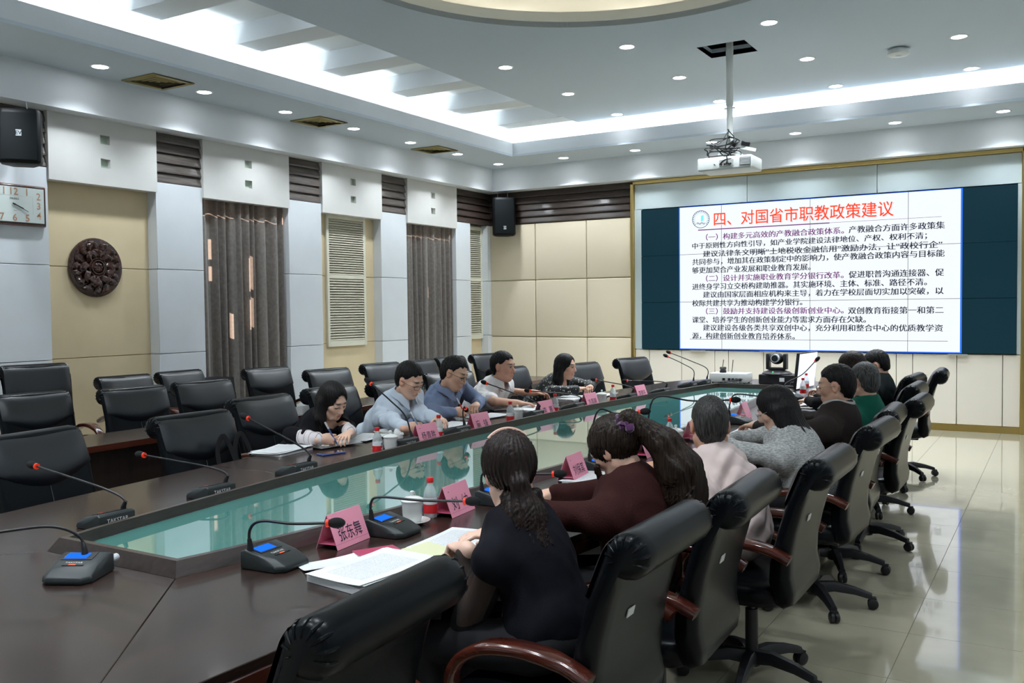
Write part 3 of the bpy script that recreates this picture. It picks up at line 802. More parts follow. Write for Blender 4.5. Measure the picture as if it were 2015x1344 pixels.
def flat_arm(s):
    ctrl = [(-0.235, 0.605), (-0.15, 0.640), (-0.03, 0.655), (0.09, 0.640), (0.175, 0.59), (0.205, 0.52), (0.175, 0.445), (0.10, 0.41), (0.0, 0.395)]
    pts = smooth_pts([(x, 0, z) for x, z in ctrl], 28); g = G(); rings = []
    for i, p in enumerate(pts):
        tg = (pts[min(i + 1, 27)] - pts[max(i - 1, 0)]).normalized(); nz = Vector((-tg.z, 0, tg.x))
        w = 0.026 if i > 13 else 0.030 ; w += 0.006 if 3 < i < 11 else 0; h = 0.017
        yc = s * (0.297 - 0.02 * max(0, (i - 20) / 8))
        ring = []
        for a, b_ in ((1, .55), (.75, 1), (-.75, 1), (-1, .55), (-1, -.55), (-.75, -1), (.75, -1), (1, -.55)):
            q = p + nz * (b_ * h); ring.append((q.x, yc + a * w, q.z))
        rings.append(ring)
    return G().loft(rings).mesh('armrest', smooth=True, angle=50)
def leg_mesh():
    pts = [(0.02, 0, 0.095), (0.10, 0, 0.105), (0.20, 0, 0.090), (0.285, 0, 0.066)]
    rings = []
    for (x, y, z), w, h in zip(pts, (0.030, 0.026, 0.021, 0.017), (0.030, 0.026, 0.020, 0.016)):
        rings.append([(x, a * w, z + b_ * h) for a, b_ in ((1, .4), (.6, 1), (-.6, 1), (-1, .4), (-1, -.8), (1, -.8))])
    return G().loft(rings).mesh('base_leg', smooth=True, angle=40)
def caster_mesh():
    g = G()
    for s in (-1, 1):
        rings = []
        for y, r in ((0.004, 0.026), (0.008, 0.028), (0.020, 0.027), (0.024, 0.020)):
            rings.append([(0.29 + r * math.cos(a), s * y, 0.029 + r * math.sin(a)) for a in [2 * math.pi * i / 14 for i in range(14)]])
        g.loft(rings)
    g.box(0.272, 0.306, -0.016, 0.016, 0.040, 0.062)
    return g.mesh('caster', smooth=True, angle=50)
CH = dict(back=back_mesh(), pad=pad_mesh(), seat=seat_mesh(), armL=flat_arm(1), armR=flat_arm(-1), leg=leg_mesh(), cast=caster_mesh(),
          col=G().lathe([(0.027, 0.11), (0.027, 0.30), (0.016, 0.30), (0.016, 0.375)], n=14).mesh('gas_column', smooth=True),
          hub=G().lathe([(0.038, 0.06), (0.042, 0.07), (0.042, 0.115), (0.03, 0.125)], n=16).mesh('hub', smooth=True),
          mech=G().box(-0.14, 0.14, -0.09, 0.09, 0.35, 0.378).mesh('tilt_plate', bevel=0.004, seg=1),
          tag_=G().obox((-0.2575, 0.08, 0.735), (0.003, 0.046, 0.026), Euler((0, math.radians(-15), 0)).to_matrix()).mesh('inventory_tag'),
          stitch=G().tube([(front_x(z) - 0.012 + 0.002, 0, z) for z in (0.52, 0.58, 0.65, 0.70, 0.733)], 0.0022, 5).mesh('centre_seam'))
CH['back'].materials.append(M_LEATH); CH['pad'].materials.append(M_PADL)
CH['seat'].materials.append(M_LEATH)
for k in ('armL', 'armR'): CH[k].materials.append(M_ARM)
for k in ('leg', 'cast', 'col', 'hub', 'mech'): CH[k].materials.append(M_PLAST)
CH['tag_'].materials.append(M_TAGW); CH['stitch'].materials.append(M_STITCH)
CH['back_hi'] = back_mesh(0.17); CH['pad_hi'] = pad_mesh(0.17)
CH['back_hi'].materials.append(M_LEATH); CH['pad_hi'].materials.append(M_PADL)
# gathered leather at the ends of the roll
def gather_mesh(s):
    g = G(); cx, cz = -0.322, 0.937
    for k in range(9):
        a = math.radians(-20 + 27 * k)
        p0 = Vector((cx + 0.062 * math.cos(a), s * 0.236, cz + 0.062 * math.sin(a))); p1 = Vector((cx + 0.051 * math.cos(a), s * 0.267, cz + 0.051 * math.sin(a))); p2 = Vector((cx + 0.03 * math.cos(a), s * 0.277, cz + 0.03 * math.sin(a)))
        g.tube([p0, (p0 + p1) / 2 + Vector((0.003 * math.cos(a), 0, 0.003 * math.sin(a))), p1, p2], [0.001, 0.0045, 0.005, 0.001], 6)
    me = g.mesh('roll_gather', smooth=True); me.materials.append(M_LEATH)
    return me
CH['gL'] = gather_mesh(1); CH['gR'] = gather_mesh(-1)
CHAIRS = []
def chair(x, y, rz, label, group, hi=False, base_rot=0.3, full=True, tagged=True):
    """x, y = point below the middle of the top roll, facing direction rz"""
    off = 0.322
    cx, cy = x + off * math.cos(rz), y + off * math.sin(rz)
    t = thing('office_chair', label, 'chair', (cx, cy, 0), rz, group)
    b_ = mobj('backrest', CH['back_hi' if hi else 'back'], None, t)
    mobj('head_pad', CH['pad_hi' if hi else 'pad'], None, b_)
    if not hi:
        mobj('roll_gather', CH['gL'], None, b_); mobj('roll_gather', CH['gR'], None, b_)
        mobj('centre_seam', CH['stitch'], None, b_)
        if tagged: mobj('inventory_tag', CH['tag_'], None, b_)
    mobj('seat', CH['seat'], None, t); mobj('tilt_plate', CH['mech'], None, t)
    mobj('armrest', CH['armL'], None, t); mobj('armrest', CH['armR'], None, t)
    mobj('gas_column', CH['col'], None, t); mobj('hub', CH['hub'], None, t)
    for k in range(5):
        l = mobj('base_leg', CH['leg'], None, t); l.rotation_euler = (0, 0, base_rot + 2 * math.pi * k / 5)
        c = mobj('caster', CH['cast'], None, l)
    CHAIRS.append(t)
    return t
PI = math.pi
# right side, seen from behind (facing the table: -X)
RC = [(-1.25, 1.53, 4, 'black leather chair in the foreground, nearest of all, nobody in it'),
      (-0.965, 2.42, 0, 'black leather chair behind the woman with the pink hairband'),
      (-0.915, 3.07, 2, 'black leather chair behind the woman with the purple scrunchie'),
      (-0.80, 3.82, 0, 'black leather chair behind the man in the pale pink shirt'),
      (-0.79, 4.92, -2, 'black leather chair behind the woman in the grey cardigan'),
      (-0.84, 5.68, 3, 'black leather chair behind the man in the brown jacket'),
      (-0.78, 6.38, 0, 'black leather chair behind the grey-haired man in green'),
      (-0.93, 7.39, 0, 'black leather chair behind the black-haired woman seen only by her crown'),
      (-1.06, 8.34, -2, 'black leather chair behind the man in the black shirt'),
      (-0.93, 9.07, 4, 'empty black leather chair at the far right end of the table')]
for i, (x, y, a, lb) in enumerate(RC):
    chair(x, y, PI + math.radians(a), lb, 'leather chairs along the right side', base_rot=(0.25, 0.5, 0.1, 0.42, 0.9, 0.62, 0.3, 0.7, 0.2, 1.0)[i])
# left front row (facing the table: +X)
LF = [(-4.43, 2.66, 8, 'empty black leather chair at the left edge of the picture, by the table'),
      (-4.355, 3.58, 0, 'empty black leather chair with a black bag strap on its seat'),
      (-4.76, 4.50, 0, 'black leather chair the writing woman in black sits on'),
      (-4.87, 5.32, 0, 'black leather chair of the man in light blue, seen right of the writing woman'),
      (-4.80, 5.99, 0, 'black leather chair of the man in darker blue, mostly hidden by his neighbour'),
      (-4.95, 7.03, -22, 'black leather chair of the man in the white shirt'),
      (-4.78, 7.83, -10, 'black leather chair seen right of the man in the white shirt'),
      (-4.40, 8.72, -12, 'black leather chair seen right of the woman in the dotted blouse'),
      (-4.30, 9.81, -16, 'empty black leather chair in front of the gold frame edge, far left of table')]
for i, (x, y, a, lb) in enumerate(LF):
    chair(x, y, math.radians(a), lb, 'leather chairs along the left side', base_rot=0.2 * i)
# second row behind the narrow desks
LS = [(-6.58, 3.97, -6, 'black leather chair of the second row, leftmost, in front of the tall chair'),
      (-6.31, 4.63, -8, 'black leather chair of the second row, second from the left, below the carved disc'),
      (-6.33, 5.33, -8, 'wrinkled black leather chair of the second row, third from the left'),
      (-7.12, 6.83, -10, 'black leather chair in front of the near curtain'),
      (-6.37, 6.93, -9, 'black leather chair behind the head of the writing woman in black'),
      (-6.48, 7.91, -8, 'black leather chair of the second row, just left of the light blue shirt'),
      (-6.43, 8.56, 0, 'black leather chair seen over the head of the man in light blue'),
      (-6.50, 9.28, -4, 'black leather chair seen over the head of the man in darker blue'),
      (-6.48, 10.05, -9, 'black leather chair left of the white-shirted man, below the far shutter')]
for i, (x, y, a, lb) in enumerate(LS):
    chair(x, y, math.radians(a), lb, 'leather chairs of the second row', base_rot=0.17 * i)
# chairs against the wall
chair(-7.28, 4.42, math.radians(-8), 'tall-backed black leather chair against the wall below the clock', 'chairs against the left wall', hi=True)
chair(-7.55, 5.45, math.radians(-4), 'black leather chair against the wall straight below the carved disc', 'chairs against the left wall')
chair(-7.60, 6.12, math.radians(2), 'black leather chair against the white pillar left of the near curtain', 'chairs against the left wall')

# visitor chairs with plain or perforated plastic backs
def visitor(x, y, rz, label, holes):
    t = thing('visitor_chair', label, 'chair', (x, y, 0), rz, 'visitor chairs against the left wall')
    n, m = 13, 9; bm = bmesh.new(); vs = {}
    for k in range(m + 1):
        for i in range(n + 1):
            u = -1 + 2 * i / n; q = k / m
            w = 0.235 * (1 - 0.10 * (1 - q))
            vs[i, k] = bm.verts.new((-0.20 - 0.09 * q + 0.05 * u * u, u * w, 0.52 + 0.36 * q - 0.02 * u * u * (1 if q > 0.5 else -1)))
    for k in range(m):
        for i in range(n): bm.faces.new((vs[i, k], vs[i + 1, k], vs[i + 1, k + 1], vs[i, k + 1]))
    if holes:
        inner = [f for f in bm.faces if abs(f.calc_center_median().y) < 0.17 and 0.60 < f.calc_center_median().z < 0.84]
        r = bmesh.ops.inset_individual(bm, faces=inner, thickness=0.0095)
        bmesh.ops.delete(bm, geom=inner, context='FACES_ONLY')
    me = bpy.data.meshes.new('backrest'); bm.to_mesh(me); bm.free()
    o = mobj('backrest', me, M_PLAST, t)
    sm = o.modifiers.new('thickness', 'SOLIDIFY'); sm.thickness = 0.012
    G().box(-0.18, 0.24, -0.23, 0.23, 0.42, 0.46).obj('seat', M_PLAST, t, bevel=0.015, seg=3)
    steel = mat('chair_steel', (0.5, 0.52, 0.54), 0.3, metal=0.9)
    for s in (-1, 1):
        G().tube(smooth_pts([(0.22, s * 0.24, 0.0), (0.20, s * 0.24, 0.30), (0.17, s * 0.24, 0.42), (-0.05, s * 0.24, 0.43), (-0.17, s * 0.24, 0.46), (-0.24, s * 0.22, 0.62)], 18), 0.011, 8).obj('frame_tube', steel, t, smooth=True)
        G().tube([(-0.10, s * 0.24, 0.43), (-0.24, s * 0.24, 0.0)], 0.011, 8).obj('leg', steel, t, smooth=True)
    return t
visitor(-7.62, 6.78, math.radians(-6), 'visitor chair with a plain dark back below the near curtain', False)
visitor(-7.35, 8.22, math.radians(-6), 'visitor chair with a perforated black back before the pillar', True)
# ================================================================== VIDEO WALL
M_SLIDE = emis('slide_white', (0.90, 0.95, 1.0), 0.45)
M_SCRDARK = mat('screen_dark', (0.003, 0.008, 0.011), 0.45, spec=0.12, emit=(0.004, 0.028, 0.042), estr=0.36)
M_SCRBLUE = emis('slide_blue_edge', (0.02, 0.12, 0.75), 0.8)
M_INK = mat('slide_ink', (0.008, 0.012, 0.035), 0.7)
M_INKP = mat('slide_purple', (0.16, 0.03, 0.16), 0.7, emit=(0.25, 0.03, 0.20), estr=0.06)
M_INKR = mat('slide_red', (0.45, 0.03, 0.01), 0.7, spec=0.1, emit=(0.9, 0.045, 0.01), estr=0.36)
M_SHAD = mat('slide_shadow', (0.35, 0.35, 0.38), 0.7, emit=(0.5, 0.5, 0.55), estr=0.4)
VX0, VX1, VZ0, VZ1 = -5.312, -0.466, 0.968, 3.008
SX0, SX1 = -4.714, -1.078
YV = 12.535
vw = thing('video_wall', 'wide video wall of twelve panels showing a slide of Chinese text', 'screen', (0, 0, 0))
pw, ph = (VX1 - VX0) / 4, (VZ1 - VZ0) / 3
for i in range(4):
    for j in range(3):
        x0, x1 = VX0 + i * pw + 0.0025, VX0 + (i + 1) * pw - 0.0025
        z0, z1 = VZ0 + j * ph + 0.0025, VZ0 + (j + 1) * ph - 0.0025
        g = G(); g.box(x0, x1, YV + 0.004, YV + 0.04, z0, z1)
        a, b_ = max(x0, SX0), min(x1, SX1)
        for (u, v, mi) in ((x0, min(x1, SX0), 0), (a, b_, 1), (max(x0, SX1), x1, 0)):
            if v - u > 0.003:
                g.cur = mi
                zt = z1 - (0.006 if j == 2 and mi else 0); zb = z0 + (0.012 if j == 0 and mi else 0)
                g.add([(u, YV, zb), (v, YV, zb), (v, YV, zt), (u, YV, zt)], [(0, 1, 2, 3)])
                g.cur = 0
        o = g.obj('display_panel', [M_SCRDARK, M_SLIDE], vw)
def vwbar(x0, x1, z0, z1, m, nm): G().box(x0, x1, YV - 0.003, YV - 0.001, z0, z1).obj(nm, m, vw)
vwbar(SX1, SX1 + 0.02, VZ0 + 0.003, VZ1 - 0.003, M_SCRBLUE, 'slide_edge'); vwbar(SX0 - 0.012, SX0, VZ0 + 0.003, VZ1 - 0.003, M_SCRBLUE, 'slide_edge')
vwbar(SX0, SX1, VZ0 + 0.002, VZ0 + 0.012, M_SCRBLUE, 'slide_edge'); vwbar(SX0, SX1, VZ1 - 0.009, VZ1 - 0.003, M_SCRBLUE, 'slide_edge')
def S(cx, cy):          # from the close-up crop to the wall plane
    return aty(1300 + cx / 3.053, 370 + cy / 3.053, YV)
def slide_line(body, p0, p1, m, hgt=0.092, bold=0.0, nm='slide_text', dz=0.0, dx=0.0, dy=0.004):
    a, b_ = S(*p0), S(*p1); z = (a.z + b_.z) / 2
    lettering(nm, body, m, vw, (a.x + dx, YV - dy, z - hgt / 2 + dz), (1, 0, 0), (0, 0, 1), width=b_.x - a.x, height=hgt, bold=bold)
    if hgt < 0.1:          # heavier strokes: the same line once more, a hair to the right, in the same mesh
        o = LAST[0]; me = o.data; n = len(me.vertices)
        bm = bmesh.new(); bm.from_mesh(me); r = bmesh.ops.duplicate(bm, geom=bm.verts[:] + bm.edges[:] + bm.faces[:])
        for v in r['geom']:
            if isinstance(v, bmesh.types.BMVert): v.co.x += 0.005; v.co.y -= 0.0004
        bm.to_mesh(me); bm.free()
slide_line('四、对国省市职教政策建议', (322, 188), (1402, 120), M_SHAD, 0.20, 0.006, 'title_shadow', -0.010, 0.012, 0.0035)
slide_line('四、对国省市职教政策建议', (320, 188), (1400, 120), M_INKR, 0.20, 0.006, 'title_text')
for body, p0, p1, m in (
    ('（一）构建多元高效的产教融合政策体系。', (272, 292), (1100, 258), M_INKP), ('产教融合方面许多政策集', (1130, 250), (1706, 222), M_INK),
    ('中于原则性方向性引导，如产业学院建设法律地位、产权、权利不清；', (190, 347), (1598, 290), M_INK),
    ('建议法律条文明晰“土地税收金融信用”激励办法，让“政校行企”', (255, 393), (1690, 342), M_INK),
    ('共同参与，增加其在政策制定中的影响力，使产教融合政策内容与目标能', (190, 443), (1704, 394), M_INK),
    ('够更加契合产业发展和职业教育发展。', (190, 492), (900, 476), M_INK),
    ('（二）设计并实施职业教育学分银行改革。', (272, 543), (1098, 522), M_INKP), ('促进职普沟通连接器、促', (1130, 520), (1700, 505), M_INK),
    ('进终身学习立交桥构建助推器。其实施环境、主体、标准、路径不清。', (190, 590), (1598, 567), M_INK),
    ('建议由国家层面相应机构来主导，着力在学校层面切实加以突破，以', (255, 638), (1698, 620), M_INK),
    ('校际共建共享为推动构建学分银行。', (190, 690), (850, 686), M_INK),
    ('（三）鼓励并支持建设各级创新创业中心。', (272, 739), (1098, 735), M_INKP), ('双创教育衔接第一和第二', (1126, 736), (1698, 732), M_INK),
    ('课堂、培养学生的创新创业能力等需求方面存在欠缺。', (190, 790), (1232, 790), M_INK),
    ('建议建设各级各类共享双创中心，充分利用和整合中心的优质教学资', (255, 838), (1694, 842), M_INK),
    ('源，构建创新创业教育培养体系。', (190, 888), (805, 890), M_INK)):
    slide_line(body, p0, p1, m)
def rule(p0, p1, t, m):
    a, b_ = S(*p0), S(*p1); z = (a.z + b_.z) / 2; vwbar(a.x, b_.x, z - t / 2, z + t / 2, m, 'slide_rule')
rule((225, 253), (1015, 210), 0.014, M_INKP); rule((1015, 210), (1688, 170), 0.004, M_INKP); rule((175, 905), (1725, 923), 0.005, M_INK)
# round emblem on the slide
ec = S(242, 188); M_EMB = mat('emblem_blue', (0.02, 0.07, 0.16), 0.6); M_EMBT = mat('emblem_teal', (0.10, 0.38, 0.50), 0.6, emit=(0.1, 0.4, 0.5), estr=0.5)
def ellipse_ring(rx, rz, t, m, nm, y):
    g = G(); n = 48
    v = []
    for i in range(n):
        a = 2 * math.pi * i / n
        v += [(ec.x + rx * math.cos(a), YV - y, ec.z + rz * math.sin(a)), (ec.x + (rx - t) * math.cos(a), YV - y, ec.z + (rz - t) * math.sin(a))]
    g.add(v, [(2 * i, 2 * ((i + 1) % n), 2 * ((i + 1) % n) + 1, 2 * i + 1) for i in range(n)]); g.obj(nm, m, vw)
ERX, ERZ = 0.128, 0.125
ellipse_ring(ERX, ERZ, 0.008, M_EMB, 'emblem_ring', 0.004); ellipse_ring(ERX * 0.72, ERZ * 0.72, 0.004, M_EMBT, 'emblem_ring', 0.004)
for k in range(20):
    a = math.radians(-40 + 260 * k / 19)
    Rm = Euler((0, math.pi / 2 - a, 0)).to_matrix()
    G().obox((ec.x + ERX * 0.855 * math.cos(a), YV - 0.004, ec.z + ERZ * 0.855 * math.sin(a)), (0.008, 0.001, 0.018), Rm).obj('emblem_mark', M_EMB, vw)
for s, m in ((-1, mat('emblem_pale', (0.55, 0.75, 0.70), 0.6, emit=(0.5, 0.7, 0.65), estr=0.5)), (1, M_EMBT)):
    P = [(0, -0.035), (s * 0.04, -0.02), (s * 0.04, 0.06), (0, 0.045)]
    G().add([(ec.x + p[0], YV - 0.005, ec.z + p[1]) for p in P], [(0, 1, 2, 3)]).obj('emblem_book', m, vw)
for k in range(2):
    pts = [(ec.x - 0.06 + 0.12 * i / 12, YV - 0.005, ec.z - 0.052 - 0.012 * k + 0.008 * math.sin(i * 1.05)) for i in range(13)]
    G().tube(pts, 0.003, 5).obj('emblem_wave', M_EMB, vw)

# ================================================================== WALL THINGS
M_BLK = mat('speaker_black', (0.004, 0.005, 0.006), 0.5, spec=0.2)
M_GRILLE = mat('speaker_grille', (0.005, 0.007, 0.008), 0.6, spec=0.15)
M_LOGO = mat('logo_grey', (0.55, 0.58, 0.6), 0.4)
def speaker(loc, rz, h, w, d, label, tilt=0.0):
    t = thing('loudspeaker', label, 'speaker', loc, rz, 'black wall loudspeakers')
    rings = []
    for z, k in ((-h / 2, 0.9), (-h / 2 + 0.02, 1), (h / 2 - 0.03, 1), (h / 2, 0.93)):
        rings.append([(x * k - tilt * z, y * k, z) for x, y in ((d / 2 * 0.8, -w / 2 * 0.98), (d / 2, -w / 2 * 0.8), (d / 2 * 1.08, 0), (d / 2, w / 2 * 0.8), (d / 2 * 0.8, w / 2 * 0.98), (0, w / 2), (-d / 2, w / 2 * 0.55), (-d / 2, -w / 2 * 0.55), (0, -w / 2))])
    G().loft(rings).obj('cabinet', M_BLK, t, bevel=0.008, seg=2)
    g = G(); v = []
    n = 12
    for k in range(2):
        z = -h / 2 + 0.03 + (h - 0.07) * k
        for i in range(n + 1):
            u = -1 + 2 * i / n
            v.append((d / 2 * (1.09 - 0.09 * u * u) + 0.006 - tilt * z, u * w / 2 * 0.82, z))
    g.add(v, [(i, i + 1, n + 2 + i, n + 1 + i) for i in range(n)]); gr = g.obj('grille', M_GRILLE, t, smooth=True, angle=180)
    z = -h * 0.30 if h > 0.5 else 0.02
    G().box(d / 2 * 1.09 + 0.008 - tilt * z, d / 2 * 1.09 + 0.012 - tilt * z, -0.022, 0.022, z - 0.026, z + 0.026).obj('logo_plate', M_LOGO, t)
    lettering('logo_letters', 'EV', M_BLK, t, (d / 2 * 1.09 + 0.0135 - tilt * z, 0, z), (0, 1, 0), (0, 0, 1), height=0.032, bold=0.01, center=True)
    G().box(-d / 2 - 0.10, -d / 2 + 0.01, -0.04, 0.04, -0.05, 0.05).obj('wall_bracket', M_PLAST, t)
    return t
s1 = speaker((-7.66, 4.60, 3.09), math.radians(-38), 0.47, 0.33, 0.28, 'black loudspeaker on the left wall above the clock', 0.12)
s2 = speaker((-7.60, 12.40, 3.03), math.radians(-52), 0.60, 0.36, 0.30, 'black loudspeaker hanging in the far corner of the room', 0.03)
for dy in (-0.08, 0.08): G().tube([(-0.10, dy, 0.27), (-0.10, dy, 0.415)], 0.004, 6).obj('hanger_rod', M_LOGO, s2)
G().tube(smooth_pts([(-0.1, 0.05, 0.22), (-0.16, 0.03, 0.30), (-0.18, 0.02, 0.36)], 8), 0.005, 6).obj('cable', M_LOGO, s1)

# clock
M_CLKW = wood('clock_wood', (0.07, 0.022, 0.013), (0.15, 0.05, 0.03), 0.25, 3, 2, 0.6)
M_DIAL = mat('clock_dial', (0.60, 0.66, 0.64), 0.35)
M_NUM = mat('clock_copper', (0.55, 0.27, 0.16), 0.35, metal=0.5)
ck = thing('wall_clock', 'rectangular wooden wall clock with copper numerals on the white pillar', 'clock', (-7.968, 4.672, 2.552))
hw_, hh = 0.305, 0.182
rings = []
for x, k in ((0.0, 1.0), (0.025, 1.0), (0.05, 0.955)):
    rings.append([(x, a * (hw_ - (1 - k) * 0.3), b_ * (hh - (1 - k) * 0.3)) for a, b_ in ((-1, -1), (1, -1), (1, 1), (-1, 1))])
G().loft(rings).obj('case', M_CLKW, ck, bevel=0.004, seg=1)
G().box(0.045, 0.053, -hw_ + 0.022, hw_ - 0.022, -hh + 0.018, hh - 0.018).obj('bezel', M_PLAST, ck)
G().box(0.046, 0.0545, -hw_ + 0.032, hw_ - 0.032, -hh + 0.028, hh - 0.028).obj('dial', M_DIAL, ck)
g = G()
for (a, b_, c, d) in ((-0.17, 0.17, -0.078, -0.076), (-0.17, 0.17, 0.076, 0.078), (-0.17, -0.168, -0.078, 0.078), (0.168, 0.17, -0.078, 0.078)): g.box(0.0545, 0.0552, a, b_, c, d)
g.obj('inner_line', M_LOGO, ck)
numpos = {12: (0, .115), 1: (.115, .115), 2: (.222, .085), 3: (.222, 0), 4: (.222, -.085), 5: (.115, -.115), 6: (0, -.115), 7: (-.115, -.115), 8: (-.222, -.085), 9: (-.222, 0), 10: (-.222, .085), 11: (-.115, .115)}
for n_, (y, z) in numpos.items():
    lettering('numeral', str(n_), M_NUM, ck, (0.0562, y, z), (0, 1, 0), (0, 0, 1), height=0.062, bold=0.006, center=True)
lettering('maker_name', 'DILING', M_INK, ck, (0.0562, 0.0, 0.05), (0, 1, 0), (0, 0, 1), height=0.018, center=True)
lettering('dial_text', 'Quartz', M_INK, ck, (0.0562, 0.005, -0.055), (0, 1, 0), (0, 0, 1), height=0.009, center=True)
for nm, ang, L_, w in (('hour_hand', -22, 0.085, 0.011), ('minute_hand', -26, 0.135, 0.008)):
    a = math.radians(ang); u = Vector((0, math.cos(a), math.sin(a))); n_ = Vector((0, -math.sin(a), math.cos(a)))
    p = [u * -0.02 + n_ * w / 2, u * -0.02 - n_ * w / 2, u * L_ - n_ * w / 4, u * L_ + n_ * w / 4]
    x = 0.060 if 'hour' in nm else 0.063
    G().loft([[(x, q.y, q.z) for q in p], [(x + 0.0015, q.y, q.z) for q in p]]).obj(nm, M_PLAST, ck)
G().tube([(0.056, 0, 0), (0.067, 0, 0)], 0.006, 10).obj('hand_pin', M_PLAST, ck)

# carved wooden disc
M_CARVE = mat('carved_rosewood', (0.038, 0.012, 0.008), 0.2, var=0.3, vscale=18, coat=0.5, coat_r=0.2)
dc = thing('carved_disc', 'round dark rosewood carving of leaves and flowers in the beige niche', 'wall carving', (-8.108, 5.567, 2.028))
def rotx_pts(pts): return pts
rings = []
for x, r in ((0.0, 0.285), (0.015, 0.29), (0.03, 0.284), (0.033, 0.26)):
    rings.append([(x, r * math.cos(2 * math.pi * i / 40), r * math.sin(2 * math.pi * i / 40)) for i in range(40)])
G().loft(rings).obj('disc', M_CARVE, dc, smooth=True)
def leaf(a0, r0, L_, w, bend, x0, lift):
    n, m = 10, 6; g = G(); v = []
    for k in range(n + 1):
        t = k / n
        ang = a0 + bend * t * t; r = r0
        cy = r0 * math.cos(a0) + L_ * t * math.cos(ang); cz = r0 * math.sin(a0) + L_ * t * math.sin(ang)
        ww = w * math.sin(math.pi * min(1, 0.08 + 0.92 * t)) ** 0.8
        for i in range(m + 1):
            u = -1 + 2 * i / m
            px = x0 + lift * math.sin(math.pi * t) * 0.7 + 0.018 * (1 - abs(u)) - (0.006 if i == m // 2 else 0) + 0.004 * math.sin(10 * t + 3 * abs(u))
            v.append((px, cy - u * ww * math.sin(ang), cz + u * ww * math.cos(ang)))
    f = [(k * (m + 1) + i, k * (m + 1) + i + 1, (k + 1) * (m + 1) + i + 1, (k + 1) * (m + 1) + i) for k in range(n) for i in range(m)]
    g.add(v, f); o = g.obj('carved_leaf', M_CARVE, dc, smooth=True, angle=35)
rl = random.Random(5)
for k in range(16): leaf(2 * math.pi * k / 16 + rl.uniform(-.1, .1), 0.165, 0.115, 0.036, rl.choice((-1, 1)) * rl.uniform(0.4, 1.0), 0.030, 0.02)
for k in range(11): leaf(2 * math.pi * k / 11 + 0.2 + rl.uniform(-.1, .1), 0.085, 0.125, 0.040, rl.choice((-1, 1)) * rl.uniform(0.5, 1.3), 0.042, 0.03)
for r, x in ((0.088, 0.05), (0.066, 0.056)):
    pts = [(x, r * math.cos(2 * math.pi * i / 28), r * math.sin(2 * math.pi * i / 28)) for i in range(29)]
    G().tube(pts, 0.011, 8).obj('medallion_ring', M_CARVE, dc, smooth=True)
G().ball((0.045, 0, 0), (0.022, 0.06, 0.06)).obj('medallion', M_CARVE, dc, smooth=True)
for k in range(8): G().ball((0.062, 0.032 * math.cos(k * .785), 0.032 * math.sin(k * .785)), (0.012, 0.016, 0.016), 8, 6).obj('blossom', M_CARVE, dc, smooth=True)
for c in range(3):
    a = math.radians((100, 215, 330)[c])
    for k in range(9): G().ball((0.062, 0.135 * math.cos(a) + 0.014 * (k % 3 - 1), 0.135 * math.sin(a) + 0.014 * (k // 3 - 1)), 0.0095, 8, 6).obj('grape', M_CARVE, dc, smooth=True)

# projector on its pole
M_PROJ = mat('projector_white', (0.62, 0.64, 0.62), 0.4)
pr = thing('ceiling_projector', 'white projector on a long ceiling pole with tangled black cables', 'projector', (-2.87, 9.04, 0))
G().tube([(0, 0, 3.22), (0, 0, 3.60)], 0.030, 14).obj('pole', M_PROJ, pr, smooth=True)
G().tube([(0, 0, 3.59), (0, 0, 4.48)], 0.036, 14).obj('pole_sleeve', M_PROJ, pr, smooth=True)
for s in (-1, 1): G().tube([(s * 0.028, 0, 3.565), (s * 0.055, 0, 3.565)], 0.007, 8).obj('clamp_screw', M_LOGO, pr)
body = G().box(-0.28, 0.27, -0.17, 0.20, 2.935, 3.065).obj('body', M_PROJ, pr, bevel=0.018, seg=3)
G().box(0.155, 0.262, -0.178, -0.168, 2.965, 3.04).obj('vent_grille', mat('vent_grey', (0.12, 0.13, 0.15), 0.6), body)
for k in range(5): G().box(0.16, 0.257, -0.181, -0.176, 2.972 + k * 0.014, 2.977 + k * 0.014).obj('vent_bar', M_PROJ, body)
G().box(-0.05, 0.09, -0.176, -0.168, 2.965, 3.03).obj('port_panel', mat('port_grey', (0.35, 0.36, 0.35), 0.5), body)
for x in (-0.03, 0.005, 0.04, 0.065): G().box(x - 0.008, x + 0.008, -0.186, -0.174, 2.98, 2.995).obj('port', M_PLAST, body)
G().lathe([(0.06, 0.0), (0.055, 0.05), (0.04, 0.06)], (0.05, 0.19, 2.97), 16).obj('lens_barrel', M_PLAST, body)
G().box(-0.10, 0.13, -0.06, 0.06, 3.066, 3.10).obj('mount_plate', M_PROJ, pr, bevel=0.004, seg=1)
for a in (-0.8, 0.8): G().tube([(0, 0, 3.23), (0.13 * a, -0.02, 3.10)], 0.014, 8).obj('mount_arm', M_PROJ, pr)
G().obox((0.20, -0.03, 3.14), (0.17, 0.06, 0.03), Euler((0, 0.3, 0)).to_matrix()).obj('side_bracket', M_PROJ, pr)
G().obox((0.175, -0.05, 3.19), (0.085, 0.05, 0.045), Euler((0.3, 0.2, 0.4)).to_matrix()).obj('power_adapter', M_PLAST, pr, bevel=0.005, seg=1)
G().obox((0.06, -0.05, 3.20), (0.06, 0.05, 0.05), Euler((0.3, 0.6, 0.1)).to_matrix()).obj('power_plug', M_PLAST, pr, bevel=0.005, seg=1)
rc = random.Random(3)
for k in range(7):
    c = [(rc.uniform(-0.02, 0.02), -0.04, 3.28 + rc.uniform(-.03, .1))]
    for q in range(5): c.append((rc.uniform(-0.20, 0.14), -0.10 + rc.uniform(-.08, 0.04), 3.20 - 0.035 * q + rc.uniform(-.05, .04)))
    c.append((rc.uniform(-0.12, 0.06), -0.185, 2.985))
    G().tube(smooth_pts(c, 30), 0.0055, 6).obj('cable', M_PLAST, pr, smooth=True)

